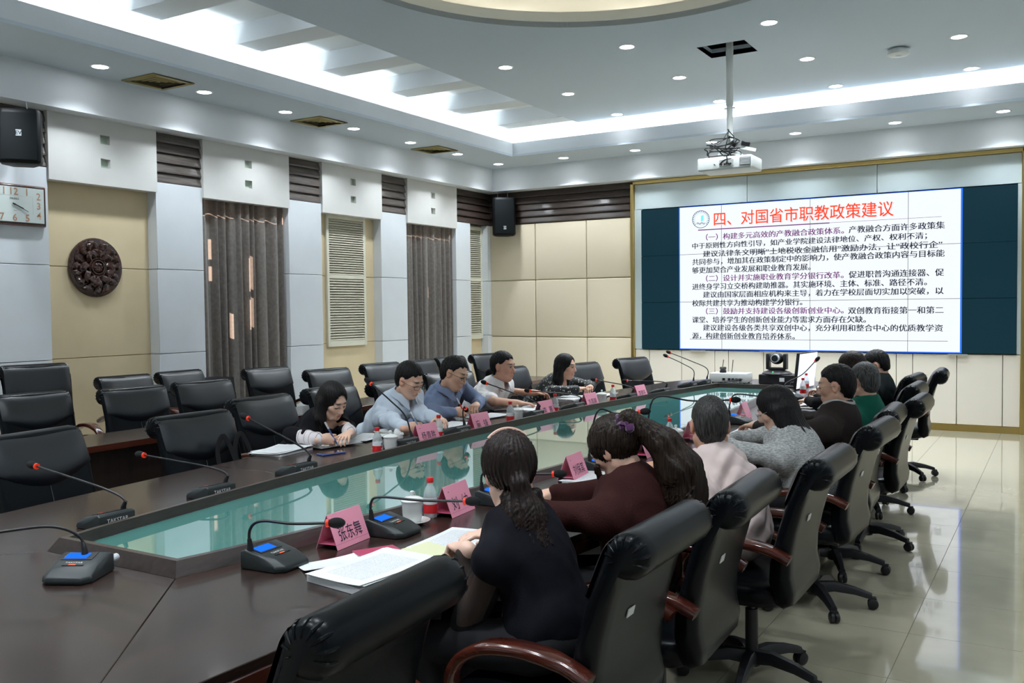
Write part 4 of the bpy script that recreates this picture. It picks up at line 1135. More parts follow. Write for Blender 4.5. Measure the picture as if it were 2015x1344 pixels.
sd = thing('smoke_detector', 'white round smoke detector on the ceiling right of the projector pole', 'smoke detector', (-1.428, 9.945, ZC))
G().lathe([(0.062, 0.0), (0.062, -0.012), (0.105, -0.022), (0.105, -0.062), (0.09, -0.072), (0.02, -0.074)], n=28).obj('housing', M_PROJ, sd, smooth=True)
G().lathe([(0.03, -0.072), (0.03, -0.078), (0.01, -0.079)], n=16).obj('sensor_cap', M_LOGO, sd)

# ================================================================== TABLE THINGS
TZ0 = TZ; TZ = TZ + 0.0012
# conference microphones
M_FOAM = mat('mic_foam', (0.006, 0.006, 0.007), 0.9, bump=0.4, bscale=500)
M_RED = mat('mic_ring_red', (0.55, 0.03, 0.015), 0.4, emit=(1.0, 0.05, 0.01), estr=0.12)
M_LCD = emis('lcd_blue', (0.01, 0.12, 0.95), 0.75)
M_BASE = mat('mic_base', (0.016, 0.021, 0.022), 0.42)
M_BTN = mat('mic_button', (0.5, 0.08, 0.03), 0.4, emit=(0.8, 0.12, 0.04), estr=0.25)
M_PRINT = mat('mic_print', (0.6, 0.62, 0.62), 0.5)
def mic_base_mesh():
    # facing +X (user side low); back at -X
    prof = [(-0.075, 0.0), (-0.075, 0.048), (-0.060, 0.055), (0.035, 0.036), (0.072, 0.018), (0.076, 0.010), (0.076, 0.0)]
    rings = []
    for y, k in ((-0.070, 0.0), (-0.066, 1.0), (-0.05, 1.0), (0.05, 1.0), (0.066, 1.0), (0.070, 0.0)):
        ring = []
        for (x, z) in prof:
            xx = x - (0.022 if (abs(y) > 0.052 and x > 0.03) else 0)
            ring.append((xx, y, z if k else max(0, min(z, 0.030 + (0.02 if x < 0 else -0.014)))))
        rings.append(ring)
    me = G().loft(rings).mesh('mic_base', bevel=0.003, seg=1); me.materials.append(M_BASE); return me
ME_MIC = mic_base_mesh()
SL = Vector((0.095, 0, -0.019)).normalized(); SN = Vector((0.019, 0, 0.095)).normalized()
def on_slope(x, y, dz=0.0):
    z = 0.055 - 0.019 * (x + 0.060) / 0.095
    return Vector((x, y, z)) + SN * dz
def slope_rect(x0, x1, y0, y1, d, m, nm, parent):
    P = [on_slope(x0, y0, d), on_slope(x1, y0, d), on_slope(x1, y1, d), on_slope(x0, y1, d)]; Q = [p - SN * (d + 0.001) for p in P]
    return G().loft([Q, P]).obj(nm, m, parent)
MIC_PARTS = None
def microphone(loc, rz, neck, label, group, lit=True):
    """neck: list of local points from the root to the tip"""
    t = thing('desk_microphone', label, 'microphone', loc, rz, group); t.scale = (1.12, 1.12, 1.12)
    b_ = mobj('base', ME_MIC, None, t)
    slope_rect(-0.055, -0.012, -0.052, 0.036, 0.0015, M_PLAST, 'display_bezel', b_)
    slope_rect(-0.050, -0.018, -0.046, 0.018, 0.0025, M_LCD if lit else M_PLAST, 'display', b_)
    lettering('maker_name', 'TAKSTAR', M_PRINT, b_, on_slope(0.006, -0.004, 0.0012), (0, 1, 0), -SL, height=0.0085, bold=0.01, center=True)
    slope_rect(0.018, 0.024, -0.03, 0.03, 0.002, M_PLAST, 'button_bar', b_); slope_rect(0.0185, 0.0235, -0.012, 0.008, 0.003, M_BTN, 'talk_button', b_)
    lettering('back_name', 'TAKSTAR', M_PRINT, b_, (-0.0765, 0.0, 0.030), (0, -1, 0), (0, 0, 1), height=0.014, bold=0.01, center=True)
    pts = smooth_pts(neck, 26)
    root = pts[0]
    G().tube([root + Vector((0, 0, -0.01)), root + Vector((0, 0, 0.012)), root + (pts[2] - root).normalized() * 0.035], [0.011, 0.009, 0.006], 10).obj('neck_socket', M_PLAST, t, smooth=True)
    nk = G().tube(pts, 0.0042, 8).obj('gooseneck', M_PLAST, t, smooth=True)
    d = (pts[-1] - pts[-2]).normalized(); p = pts[-1]
    G().tube([p, p + d * 0.008], 0.0115, 14).obj('light_ring', M_RED, t)
    R = d.to_track_quat('Z', 'Y').to_matrix()
    G().ball(p + d * 0.030, (0.0155, 0.0155, 0.026), 14, 10, R).obj('foam_head', M_FOAM, t, smooth=True)
    return t
def solve(px, py, f, y0, it=12):
    """point on the vertical surface x = f(y) seen at a pixel"""
    y = y0
    for _ in range(it):
        p = atx(px, py, f(y)); y = p.y
    return p
# left side microphones: base pixel, head pixel
MICL = [((205, 1030), (82, 929), 'black desk microphone on the left side, nearest the table end'),
        ((412, 966), (287, 903), 'black desk microphone in front of the chair with the bag strap'),
        ((580, 920), (499, 835), 'black desk microphone between the stacked papers and the writing woman'),
        ((787, 866), (737, 769), 'black desk microphone with upright neck before the man in light blue'),
        ((893, 842), (917, 797), 'black desk microphone with short bent neck before the man in darker blue'),
        ((1042, 808), (968, 762), 'black desk microphone before the man in the white shirt'),
        ((1125, 796), (1053, 773), 'black desk microphone beside the name card left of the dotted blouse'),
        ((1230, 776), (1180, 752), 'black desk microphone before the woman in the dotted blouse'),
        ((1297, 764), (1242, 758), 'black desk microphone before the empty far left chair')]
for i, (bp, hp, lb) in enumerate(MICL):
    q = solve(bp[0], bp[1], lambda y: rimL(y) - 0.11, 4.0)
    b0 = Vector((rimL(q.y) - 0.11, q.y, TZ))
    h = aty(hp[0], hp[1], q.y + 0.02)
    lx, lz, ly = -(h.x - b0.x), h.z - TZ, -(h.y - b0.y)       # local (rotated by pi)
    lx = min(max(lx, 0.05), 0.42)
    root = Vector((-0.045, -0.045, 0.05)); tip = Vector((lx, -0.02, max(lz, 0.10)))
    dirv = (tip - root)
    if i == 4: neck = [root, root + Vector((0.01, 0, 0.07)), root + Vector((0.0, 0, 0.11)), Vector((-0.035, -0.07, 0.15))]
    elif lz > 0.27: neck = [root, root + dirv * 0.3 + Vector((-0.04, 0, 0.03)), root + dirv * 0.65 + Vector((-0.03, 0, 0.015)), tip]
    else: neck = [root, root + Vector((-0.004, 0, 0.038)), root + dirv * 0.20 + Vector((0, 0, 0.042)), root + dirv * 0.6 + Vector((0, 0, 0.022)), tip]
    microphone(b0, PI, neck, lb, 'desk microphones', False)
# two at the far left corner of the table
for bp, hp, lb in (((1352, 752), (1318, 709), 'black desk microphone, left one of the crossed pair at the far corner'), ((1379, 748), (1326, 702), 'black desk microphone, right one of the crossed pair at the far corner')):
    b0 = atz(bp[0], bp[1], TZ + 0.05); b0.z = TZ; h = aty(hp[0], hp[1], b0.y - 0.02)
    d = Vector((-(h.x - b0.x), 0.0, h.z - TZ)); root = Vector((-0.045, -0.045, 0.05))
    microphone(b0, PI, [root, root + Vector((0.0, 0, 0.10)), root + (d - root) * 0.5 + Vector((-0.02, 0, 0.05)), Vector((d.x, 0, d.z))], lb, 'desk microphones')
# right side
MICR = [((545, 1095), (628, 1040), 'black desk microphone with blue display left of the nearest name card'),
        ((775, 1028), (893, 995), 'black desk microphone with blue display right of the nearest name card'),
        ((985, 962), (1073, 940), 'black desk microphone half hidden by the woman with the pink hairband'),
        ((1190, 912), (1248, 824), 'black desk microphone half hidden by the woman with the purple scrunchie'),
        ((1300, 872), (1428, 800), 'black desk microphone left of the man in the pale pink shirt'),
        ((1455, 818), (1530, 785), 'black desk microphone left of the woman in the grey cardigan')]
for i, (bp, hp, lb) in enumerate(MICR):
    q = solve(bp[0], bp[1], lambda y: rimR(y) + 0.13, 4.0); b0 = Vector((rimR(q.y) + 0.13, q.y, TZ))
    h = aty(hp[0], hp[1], b0.y + 0.03)
    d = Vector((h.x - b0.x, h.y - b0.y, h.z - TZ))
    d.x = min(max(d.x, 0.05), 0.34); d.z = min(max(d.z, 0.12), 0.34)
    root = Vector((-0.05, -0.055, 0.05))
    neck = [root, root + Vector((0.0, 0.0, 0.06)), root + Vector((0.035, 0.01, d.z - 0.05 + 0.005)), root + (d - root) * 0.55 + Vector((0, 0, (d.z - 0.05) * 0.42)), d]
    microphone(b0, math.radians(4), neck, lb, 'desk microphones')
# the one at the table end, turned to the near end, its cable plug showing
b0 = atz(158, 1112, TZ + 0.02); b0.z = TZ; b0.y -= 0.045; b0.x += 0.05
mc = microphone(b0, math.radians(-62), [(-0.045, 0.0, 0.05), (-0.055, -0.02, 0.10), (-0.03, -0.09, 0.135), (0.02, -0.22, 0.13), (0.05, -0.36, 0.12)], 'black desk microphone with blue display at the near table end', 'desk microphones')
G().tube([(-0.07, 0.05, 0.025), (-0.11, 0.06, 0.028)], 0.011, 12).obj('cable_plug', M_LOGO, mc)

# name cards
M_PINK = mat('pink_card', (0.90, 0.34, 0.46), 0.42, coat=0.25, coat_r=0.2)
M_PINKIN = mat('pink_card_inside', (0.68, 0.13, 0.24), 0.5)
def name_card(loc, rz, name, label, group='pink folded name cards'):
    """tent card, reading faces towards +X and -X"""
    t = thing('name_card', label, 'name card', loc, rz, group)
    w, dp, h, th = 0.098, 0.046, 0.118, 0.0016
    for s in (1, -1):
        P = [(s * dp, -w, 0), (s * dp, w, 0), (s * 0.002, w, h), (s * 0.002, -w, h)]
        nrm = Vector((h, 0, dp)).normalized(); nrm = Vector((s * nrm.x, 0, nrm.z))
        Q = [Vector(p) - nrm * th for p in P]
        f = G().loft([Q, [Vector(p) for p in P]]).obj('card_face', M_PINK, t)
        ex = Vector((0, s, 0)); ey = Vector((-s * dp, 0, h)).normalized()
        c = (Vector(P[0]) + Vector(P[1]) + Vector(P[2]) + Vector(P[3])) / 4 + nrm * 0.0006
        if name:
            lettering('card_name', name, M_INK, f, c - ey * 0.012, ex, ey, width=0.135 if len(name) > 2 else 0.13, height=0.052, center=True)
        lettering('card_heading', '职业教育学院', mat('card_print', (0.32, 0.05, 0.12), 0.5), f, c + ey * 0.043 - ex * 0.030, ex, ey, width=0.05, height=0.006, center=True)
        g = G(); n = 14; cc = c + ey * 0.043 - ex * 0.066
        g.add([cc + ex * (0.0065 * math.cos(2 * math.pi * i / n)) + ey * (0.0065 * math.sin(2 * math.pi * i / n)) for i in range(n)], [tuple(range(n))]); g.obj('card_emblem', mat('card_print', (0.32, 0.05, 0.12), 0.5), f)
    G().box(-dp + 0.006, dp - 0.006, -w + 0.002, w - 0.002, 0.016, 0.0172).obj('card_floor', M_PINKIN, t)
    return t
for (px, py), nm, lb in (((837, 836), '杨青胜', 'pink name card standing before the man in light blue'), ((942, 812), '童  锋', 'pink name card standing before the man in darker blue'),
                         ((1072, 789), '李  菁', 'pink name card standing before the man in the white shirt'), ((1160, 772), '方昌明', 'pink name card left of the dotted blouse woman’s cup'),
                         ((1258, 754), '李建平', 'pink name card before the empty far left chair')):
    q = solve(px, py, lambda y: rimL(y) - 0.075, 5.0)
    name_card((rimL(q.y) - 0.075, q.y, TZ), math.radians(-3), nm, lb)
for (px, py), nm, lb in (((675, 999), '张东舞', 'nearest pink name card, beside the big stack of papers'), ((893, 944), '刘  纳', 'pink name card before the woman with the pink hairband'),
                         ((1128, 892), '刘保其', 'pink name card before the woman with the purple scrunchie'), ((1268, 846), '', 'pink name card half hidden behind the purple scrunchie ponytail'),
                         ((1362, 828), '', 'pink name card half hidden by the head of the pale pink shirted man'), ((1463, 777), '', 'pink name card left of the grey cardigan woman’s face')):
    q = solve(px, py, lambda y: rimR(y) + 0.085, 4.0)
    name_card((rimR(q.y) + 0.085, q.y, TZ), math.radians(6), nm, lb)

# bottles
M_PET = mat('clear_plastic', (0.85, 0.90, 0.92), 0.08, trans=0.5, ior=1.1, alpha=0.55)
M_CAP = mat('red_cap', (0.62, 0.015, 0.02), 0.35)
M_LBLR = mat('label_red', (0.65, 0.02, 0.025), 0.4)
M_LBLW = mat('label_white', (0.72, 0.74, 0.74), 0.4)
M_GREEN = mat('label_green', (0.02, 0.16, 0.09), 0.5)
BOT = dict(body=G().lathe([(0.022, 0.0), (0.0265, 0.004), (0.0275, 0.012), (0.0265, 0.03), (0.0275, 0.05), (0.0275, 0.09), (0.025, 0.105), (0.018, 0.122), (0.0115, 0.133), (0.0105, 0.142)], n=20).mesh('bottle_body', smooth=True, angle=60),
           cap=G().lathe([(0.0135, 0.140), (0.0140, 0.142), (0.0140, 0.158), (0.0125, 0.160)], n=20).mesh('cap', smooth=True, angle=50),
           red=G().lathe([(0.0281, 0.020), (0.0281, 0.056)], n=20, cap=False).mesh('label', smooth=True),
           white=G().lathe([(0.0282, 0.0562), (0.0282, 0.082)], n=20, cap=False).mesh('label_band', smooth=True))
for k, m in (('body', M_PET), ('cap', M_CAP), ('red', M_LBLR), ('white', M_LBLW)): BOT[k].materials.append(m)
def bottle(loc, rz, label):
    t = thing('water_bottle', label, 'bottle', loc, rz, 'red-capped water bottles')
    mobj('bottle_body', BOT['body'], None, t); mobj('cap', BOT['cap'], None, t)
    r = mobj('label', BOT['red'], None, t); w = mobj('label_band', BOT['white'], None, t)
    for k in range(2):
        a = k * PI
        ex = Vector((-math.sin(a), math.cos(a), 0)); c = Vector((0.0287 * math.cos(a), 0.0287 * math.sin(a), 0.039))
        lettering('label_text', '农夫山泉', M_LBLW, r, c, ex, (0, 0, 1), width=0.026, height=0.010, bold=0.015, center=True)
        G().add([c + Vector((0, 0, z)) + ex * y for y, z in ((-.006, .022), (.006, .022), (.008, .028), (.004, .030), (0, .038), (-.004, .030), (-.008, .028))], [tuple(range(7))]).obj('label_tree', M_GREEN, w)
    return t
for (px, py), lb in (((742, 843), 'water bottle beside the cup, between the two left writers'), ((863, 815), 'water bottle behind the name card of the man in light blue'),
                     ((1004, 790), 'water bottle before the man in darker blue, next to a cup'), ((1092, 772), 'water bottle right of the name card of the man in white'), ((1206, 754), 'water bottle right of the cup on a saucer')):
    q = solve(px, py, lambda y: rimL(y) - 0.055, 5.0)
    bottle((rimL(q.y) - 0.055, q.y, TZ), 0.2, lb)
for (px, py), lb in (((847, 1018), 'nearest water bottle, beside the near white cup'), ((1322, 862), 'water bottle beside the cup left of the man in pink'), ((1580, 778), 'water bottle standing alone before the monitor'), ((1517, 764), 'water bottle half hidden behind the cardigan woman’s head')):
    q = solve(px, py - 20, lambda y: rimR(y) + 0.065, 5.0); p = Vector((max(atz(px, py, TZ).x, rimR(q.y) + 0.05), q.y if py > 800 else atz(px, py, TZ).y, TZ)); bottle(p, 0.5, lb)

# lidded cups
M_PORC = mat('white_porcelain', (0.74, 0.74, 0.72), 0.15, coat=0.5)
CUP = dict(body=G().lathe([(0.030, 0.004), (0.033, 0.006), (0.039, 0.03), (0.0415, 0.075), (0.0425, 0.082), (0.040, 0.082), (0.038, 0.03), (0.028, 0.010)], n=24, cap=False).mesh('cup_body', smooth=True),
           bottom=G().lathe([(0.0315, 0.002), (0.0315, 0.0105)], n=24).mesh('cup_foot', smooth=True, angle=40),
           lid=G().lathe([(0.045, 0.082), (0.046, 0.086), (0.040, 0.094), (0.022, 0.101), (0.008, 0.103), (0.006, 0.107), (0.0095, 0.113), (0.009, 0.120), (0.003, 0.123)], n=24).mesh('lid', smooth=True),
           saucer=G().lathe([(0.035, 0.0), (0.04, 0.003), (0.066, 0.012), (0.069, 0.015), (0.066, 0.0155), (0.04, 0.006), (0.004, 0.005)], n=28).mesh('saucer', smooth=True),
           handle=G().tube(smooth_pts([(0, 0.039, 0.066), (0, 0.062, 0.064), (0, 0.068, 0.045), (0, 0.058, 0.028), (0, 0.037, 0.026)], 14), 0.0045, 8).mesh('handle', smooth=True))
for k in CUP: CUP[k].materials.append(M_PORC)
def cup(loc, rz, label, saucer=False, lid=True):
    t = thing('lidded_cup', label, 'cup', loc, rz, 'white lidded cups')
    dz = 0.005 if saucer else 0.0
    for k, nm in (('body', 'cup_body'), ('bottom', 'cup_foot'), ('handle', 'handle')) + ((('lid', 'lid'),) if lid else ()):
        o = mobj(nm, CUP[k], None, t); o.location.z = dz
    if saucer: mobj('saucer', CUP['saucer'], None, t)
    for a in (0.0, PI):
        c = Vector((0.0418 * math.cos(a), 0.0418 * math.sin(a), 0.055 + dz)); ex = Vector((-math.sin(a), math.cos(a), 0))
        g = G(); n = 18; v = []
        for i in range(n):
            b_ = 2 * PI * i / n
            for r in (0.011, 0.009): v.append(c + ex * (r * math.cos(b_)) + Vector((0, 0, r * math.sin(b_))) + Vector((math.cos(a), math.sin(a), 0)) * 0.0004)
        g.add(v, [(2 * i, 2 * ((i + 1) % n), 2 * ((i + 1) % n) + 1, 2 * i + 1) for i in range(n)]); em = g.obj('emblem_ring', M_EMB, t)
        G().add([c + ex * y + Vector((0, 0, z)) + Vector((math.cos(a), math.sin(a), 0)) * 0.0005 for y, z in ((-.005, -.004), (.005, -.004), (.005, .003), (0, .006), (-.005, .003))], [tuple(range(5))]).obj('emblem_mark', M_EMB, t)
        lettering('cup_text', '职业教育学院', M_EMB, t, c + Vector((0.0012 * math.cos(a), 0.0012 * math.sin(a), -0.018)), ex, (0, 0, 1), width=0.032, height=0.005, center=True)
    return t
for (px, py), lb, sc in (((762, 860), 'lidded cup beside the bottle, before the man in light blue', False), ((1014, 800), 'lidded cup before the man in darker blue, beside a bottle', False), ((1184, 768), 'lidded cup on a saucer before the woman in the dotted blouse', True)):
    q = solve(px, py, lambda y: rimL(y) - 0.075, 5.0)
    p = Vector((rimL(q.y) - 0.075, q.y + (0.03 if not sc else 0), TZ)); cup(p, 0.2, lb, sc)
cup(atz(812, 1030, TZ), 0.3, 'nearest lidded cup on a saucer, beside the nearest bottle', True)
cup(atz(1305, 876, TZ) + Vector((0.08, 0, 0)), 0.3, 'lidded cup on a saucer left of the man in pink', True)
cup((-1.95, 7.75, TZ), 0.3, 'lidded cup hidden behind the cardigan woman’s head', False)
# a lid leaning by the light blue man's microphone
q = solve(791, 849, lambda y: rimL(y) - 0.20, 4.6)
ld = tag(mobj('cup_lid', CUP['lid'].copy(), None), 'loose white cup lid leaning behind the upright microphone', 'lid')
ld.data.transform(Matrix.Translation((0, 0, -0.10))); ld.location = (rimL(q.y) - 0.205, q.y - 0.01, TZ + 0.052); ld.rotation_euler = (0, math.radians(68), 0.2)

# papers, books, phones
M_PAPER = mat('white_paper', (0.74, 0.755, 0.76), 0.6)
M_PRINTED = None
def printed_paper():
    m, nt, b = nodes_of('printed_paper'); L = nt.links
    tc = nt.nodes.new('ShaderNodeTexCoord')
    sp = nt.nodes.new('ShaderNodeSeparateXYZ'); L.new(tc.outputs['Object'], sp.inputs[0])
    # lines of type along local Y, columns of words by noise
    ml = nt.nodes.new('ShaderNodeMath'); ml.operation = 'MULTIPLY'; ml.inputs[1].default_value = 170.0; L.new(sp.outputs['X'], ml.inputs[0])
    fr = nt.nodes.new('ShaderNodeMath'); fr.operation = 'FRACT'; L.new(ml.outputs[0], fr.inputs[0])
    gt = nt.nodes.new('ShaderNodeMath'); gt.operation = 'GREATER_THAN'; gt.inputs[1].default_value = 0.52; L.new(fr.outputs[0], gt.inputs[0])
    ns = nt.nodes.new('ShaderNodeTexNoise'); ns.inputs['Scale'].default_value = 420; L.new(tc.outputs['Object'], ns.inputs['Vector'])
    g2 = nt.nodes.new('ShaderNodeMath'); g2.operation = 'GREATER_THAN'; g2.inputs[1].default_value = 0.47; L.new(ns.outputs['Fac'], g2.inputs[0])
    ay = nt.nodes.new('ShaderNodeMath'); ay.operation = 'ABSOLUTE'; L.new(sp.outputs['Y'], ay.inputs[0])
    ly = nt.nodes.new('ShaderNodeMath'); ly.operation = 'LESS_THAN'; ly.inputs[1].default_value = 0.082; L.new(ay.outputs[0], ly.inputs[0])
    ax = nt.nodes.new('ShaderNodeMath'); ax.operation = 'ABSOLUTE'; L.new(sp.outputs['X'], ax.inputs[0])
    lx = nt.nodes.new('ShaderNodeMath'); lx.operation = 'LESS_THAN'; lx.inputs[1].default_value = 0.122; L.new(ax.outputs[0], lx.inputs[0])
    p = gt.outputs[0]
    for q in (g2, ly, lx):
        mm = nt.nodes.new('ShaderNodeMath'); mm.operation = 'MULTIPLY'; L.new(p, mm.inputs[0]); L.new(q.outputs[0], mm.inputs[1]); p = mm.outputs[0]
    mx = nt.nodes.new('ShaderNodeMix'); mx.data_type = 'RGBA'; L.new(p, mx.inputs[0])
    mx.inputs[6].default_value = (0.74, 0.755, 0.76, 1); mx.inputs[7].default_value = (0.42, 0.43, 0.45, 1); L.new(mx.outputs[2], b.inputs['Base Color'])
    b.inputs['Roughness'].default_value = 0.6
    return m
M_PRINTED = printed_paper()
def sheet_mesh(name, L_=0.297, W=0.21, curl=0.012, seed=0, th=0.0008):
    r = random.Random(seed); n, m = 10, 8; g = G(); v = []
    ph = r.uniform(0, 6); 
    for k in range(m + 1):
        for i in range(n + 1):
            x = (i / n - 0.5) * L_; y = (k / m - 0.5) * W
            z = curl * ((i / n) ** 3) * (0.5 + 0.5 * math.sin(ph + 2 * k / m)) + curl * 0.5 * ((1 - k / m) ** 4) + 0.001
            v.append((x, y, z))
    f = [(k * (n + 1) + i, k * (n + 1) + i + 1, (k + 1) * (n + 1) + i + 1, (k + 1) * (n + 1) + i) for k in range(m) for i in range(n)]
    o = len(v); v2 = [(p[0], p[1], max(p[2] - th, 0)) for p in v]; f2 = [tuple(j + o for j in q[::-1]) for q in f]
    border = [i for i in range(n + 1)] + [k * (n + 1) + n for k in range(1, m + 1)] + [m * (n + 1) + i for i in range(n - 1, -1, -1)] + [k * (n + 1) for k in range(m - 1, 0, -1)]
    f3 = [(border[i], border[i - 1], border[i - 1] + o, border[i] + o) for i in range(len(border))]
    g.add(v + v2, f + f2 + f3)
    return g.mesh(name, smooth=True, angle=60)
def papers(loc, rz, label, n=3, printed=True, seed=1, size=(0.297, 0.21), thick=0.004, spread=0.5, curl=0.010):
    t = thing('paper_stack', label, 'papers', loc, rz)
    r = random.Random(seed)
    if thick > 0.003: G().box(-size[0] / 2, size[0] / 2, -size[1] / 2, size[1] / 2, 0.0, thick).obj('paper_block', M_PAPER, t)
    for k in range(n):
        o = mobj('sheet', sheet_mesh('sheet', size[0], size[1], curl, seed * 7 + k), M_PRINTED if printed else M_PAPER, t)
        o.location = (r.uniform(-.03, .03) * spread, r.uniform(-.03, .03) * spread, thick + 0.0018 * k); o.rotation_euler = (0, 0, r.uniform(-.25, .25) * spread)
    return t
def open_book(loc, rz, label, cover=(0.6, 0.6, 0.6), w=0.185, h=0.26, th=0.012, printed=True):
    t = thing('open_book', label, 'book', loc, rz)
    G().box(-h / 2 - 0.004, h / 2 + 0.004, -w - 0.004, w + 0.004, 0, 0.003).obj('cover', mat('cover_%d' % (hash(cover) % 997), cover, 0.5), t)
    for s in (-1, 1):
        n = 10; rings = []
        for i in range(n + 1):
            u = i / n; y = s * w * u; z = 0.004 + th * (math.sin(min(1, u * 3.2) * PI / 2)) * (1 - 0.35 * u)
            rings.append([(-h / 2, y, 0.003), (h / 2, y, 0.003), (h / 2, y, z), (-h / 2, y, z)])
        o = G().loft(rings).obj('pages', M_PRINTED if printed else M_PAPER, t, smooth=True, angle=50)
    return t
def phone(loc, rz, label, col=(0.05, 0.07, 0.16), screen=(0.01, 0.012, 0.015)):
    t = thing('smartphone', label, 'phone', loc, rz)
    G().box(-0.078, 0.078, -0.037, 0.037, 0, 0.009).obj('phone_body', mat('phone_%d' % (hash(col) % 997), col, 0.35), t, bevel=0.004, seg=2)
    G().box(-0.073, 0.073, -0.033, 0.033, 0.009, 0.0096).obj('phone_screen', mat('phone_screen', screen, 0.05, coat=1), t)
    return t
def pen(p0, p1, label, col=(0.05, 0.1, 0.3), group=None):
    p0, p1 = Vector(p0), Vector(p1); c = (p0 + p1) / 2; d = (p1 - p0).normalized(); L_ = (p1 - p0).length
    t = thing('pen', label, 'pen', p0, 0.0, group)
    G().tube([d * 0.012, d * (L_ - 0.001)], 0.0048, 10).obj('barrel', mat('pen_%d' % (int(col[2] * 900 + col[0] * 50)), col, 0.3), t, smooth=True)
    G().tube([Vector((0, 0, 0)), d * 0.013], [0.0008, 0.0046], 10).obj('tip', M_LOGO, t, smooth=True)
    G().tube([d * (L_ * 0.72), d * L_], 0.0053, 10).obj('pen_cap', M_PAPER, t, smooth=True)
    return t
def onT(px, py, z=TZ): return atz(px, py, z)
papers(onT(556, 890), math.radians(96), 'stack of loose papers with pink divider tabs, left of the writing woman', 4, True, 2, thick=0.012, spread=0.7)
tb = bpy.data.objects['paper_stack']
G().box(0.10, 0.155, -0.10, -0.05, 0.0135, 0.015).obj('divider_tab', M_PINKIN, tb)
papers(onT(655, 876), math.radians(80), 'papers under the hands of the writing woman', 3, True, 3, spread=0.5, thick=0.002)
papers(onT(715, 862), math.radians(100), 'white sheets right of the writing woman’s hand', 2, True, 4, spread=0.6, thick=0.002)
phone(onT(652, 893), math.radians(75), 'blue-edged smartphone lying before the writing woman', (0.10, 0.14, 0.35))
open_book(onT(800, 847), math.radians(-4), 'tan notebook under the light blue man’s writing hand', (0.42, 0.30, 0.15), printed=False)
papers(onT(885, 838), math.radians(85), 'white papers between the two men in blue', 2, False, 6, thick=0.002)
papers(onT(960, 820), math.radians(80), 'white papers before the man in darker blue', 2, True, 7, thick=0.002)
open_book(onT(1050, 805), math.radians(-6), 'open booklet under the hands of the man in white', (0.25, 0.2, 0.15))
phone(onT(985, 808), math.radians(60), 'black smartphone lying behind the bottle before the blue shirts', (0.02, 0.02, 0.02))
open_book(onT(1125, 784), math.radians(-4), 'open book under the forearms of the dotted blouse woman', (0.4, 0.4, 0.42))
papers(onT(1180, 778), math.radians(90), 'thin papers behind the cup of the dotted blouse woman', 2, True, 9, thick=0.002)
# right side
bs = papers(onT(738, 1132), math.radians(82), 'thick clipped stack of printed papers, nearest on the table', 3, True, 11, (0.34, 0.24), 0.022, 0.35, 0.012)
G().box(-0.10, -0.075, 0.100, 0.122, 0.0225, 0.025).obj('green_tab', mat('tab_green', (0.05, 0.45, 0.25), 0.5), bs)
G().box(-0.125, -0.10, 0.100, 0.122, 0.010, 0.0125).obj('red_tab', M_PINKIN, bs)
G().tube(smooth_pts([(-0.13, 0.11, 0.004), (-0.13, 0.128, 0.006), (-0.122, 0.128, 0.006), (-0.122, 0.11, 0.004)], 12), 0.0012, 6).obj('binder_clip', M_LOGO, bs)
papers(onT(655, 1112), math.radians(60), 'small curled sheet left of the clipped paper stack', 1, False, 12, (0.21, 0.12), 0.002, 0.2, 0.02)
rb = thing('red_notebook', 'closed crimson notebook lying behind the clipped paper stack', 'notebook', onT(743, 1092), math.radians(-28))
G().box(-0.045, 0.045, -0.075, 0.075, 0.0, 0.003).obj('back_cover', M_PINKIN, rb); G().box(-0.043, 0.043, -0.073, 0.073, 0.003, 0.012).obj('pages', M_PAPER, rb)
G().box(-0.045, 0.045, -0.075, 0.075, 0.012, 0.015).obj('front_cover', mat('crimson_cover', (0.40, 0.03, 0.09), 0.4), rb, bevel=0.002, seg=1)
papers(onT(815, 1096), math.radians(70), 'pale yellow folder sheet beside the clipped stack', 1, False, 13, (0.25, 0.19), 0.004, 0.1)
bpy.data.objects[[o.name for o in bpy.data.objects if o.get('label', '').startswith('pale yellow')][0]].children[1].data.materials[0] = mat('pale_yellow', (0.66, 0.66, 0.42), 0.6)
papers(onT(895, 1070), math.radians(95), 'white papers under the pink hairband woman’s hand', 3, True, 14, thick=0.003)
papers(onT(1168, 942), math.radians(96), 'printed sheets before the scrunchie woman’s name card', 3, True, 15, thick=0.004, spread=0.3)
papers(onT(1130, 1003), math.radians(85), 'stack of sheets between the two nearest women', 3, False, 16, thick=0.012, spread=0.4)
phone(onT(1150, 1030), math.radians(80), 'smartphone in a light blue case between the two nearest women', (0.10, 0.35, 0.55))
open_book(onT(1362, 900), math.radians(8), 'open printed book left of the man in pink', (0.1, 0.03, 0.03))
papers(onT(1480, 850), math.radians(95), 'white documents in front of the woman in the grey cardigan', 3, True, 18, thick=0.004)
phone(onT(1503, 838), math.radians(70), 'dark smartphone before the face of the cardigan woman', (0.02, 0.03, 0.06))
open_book(onT(1600, 822), math.radians(6), 'open notebook before the man in the brown jacket', (0.3, 0.25, 0.2), printed=False)
papers(onT(1560, 795), math.radians(90), 'pale blue and white leaflets before the hands with the mask', 3, False, 20, thick=0.002, spread=1.2)
papers(onT(1590, 800), math.radians(80), 'printed sheet beside the lone bottle', 1, True, 21, thick=0.002)
pp = onT(1590, 826, TZ + 0.02); pen(pp, pp + Vector((0.05, 0.13, 0.002)), 'black pen lying on the open notebook', (0.02, 0.02, 0.03))

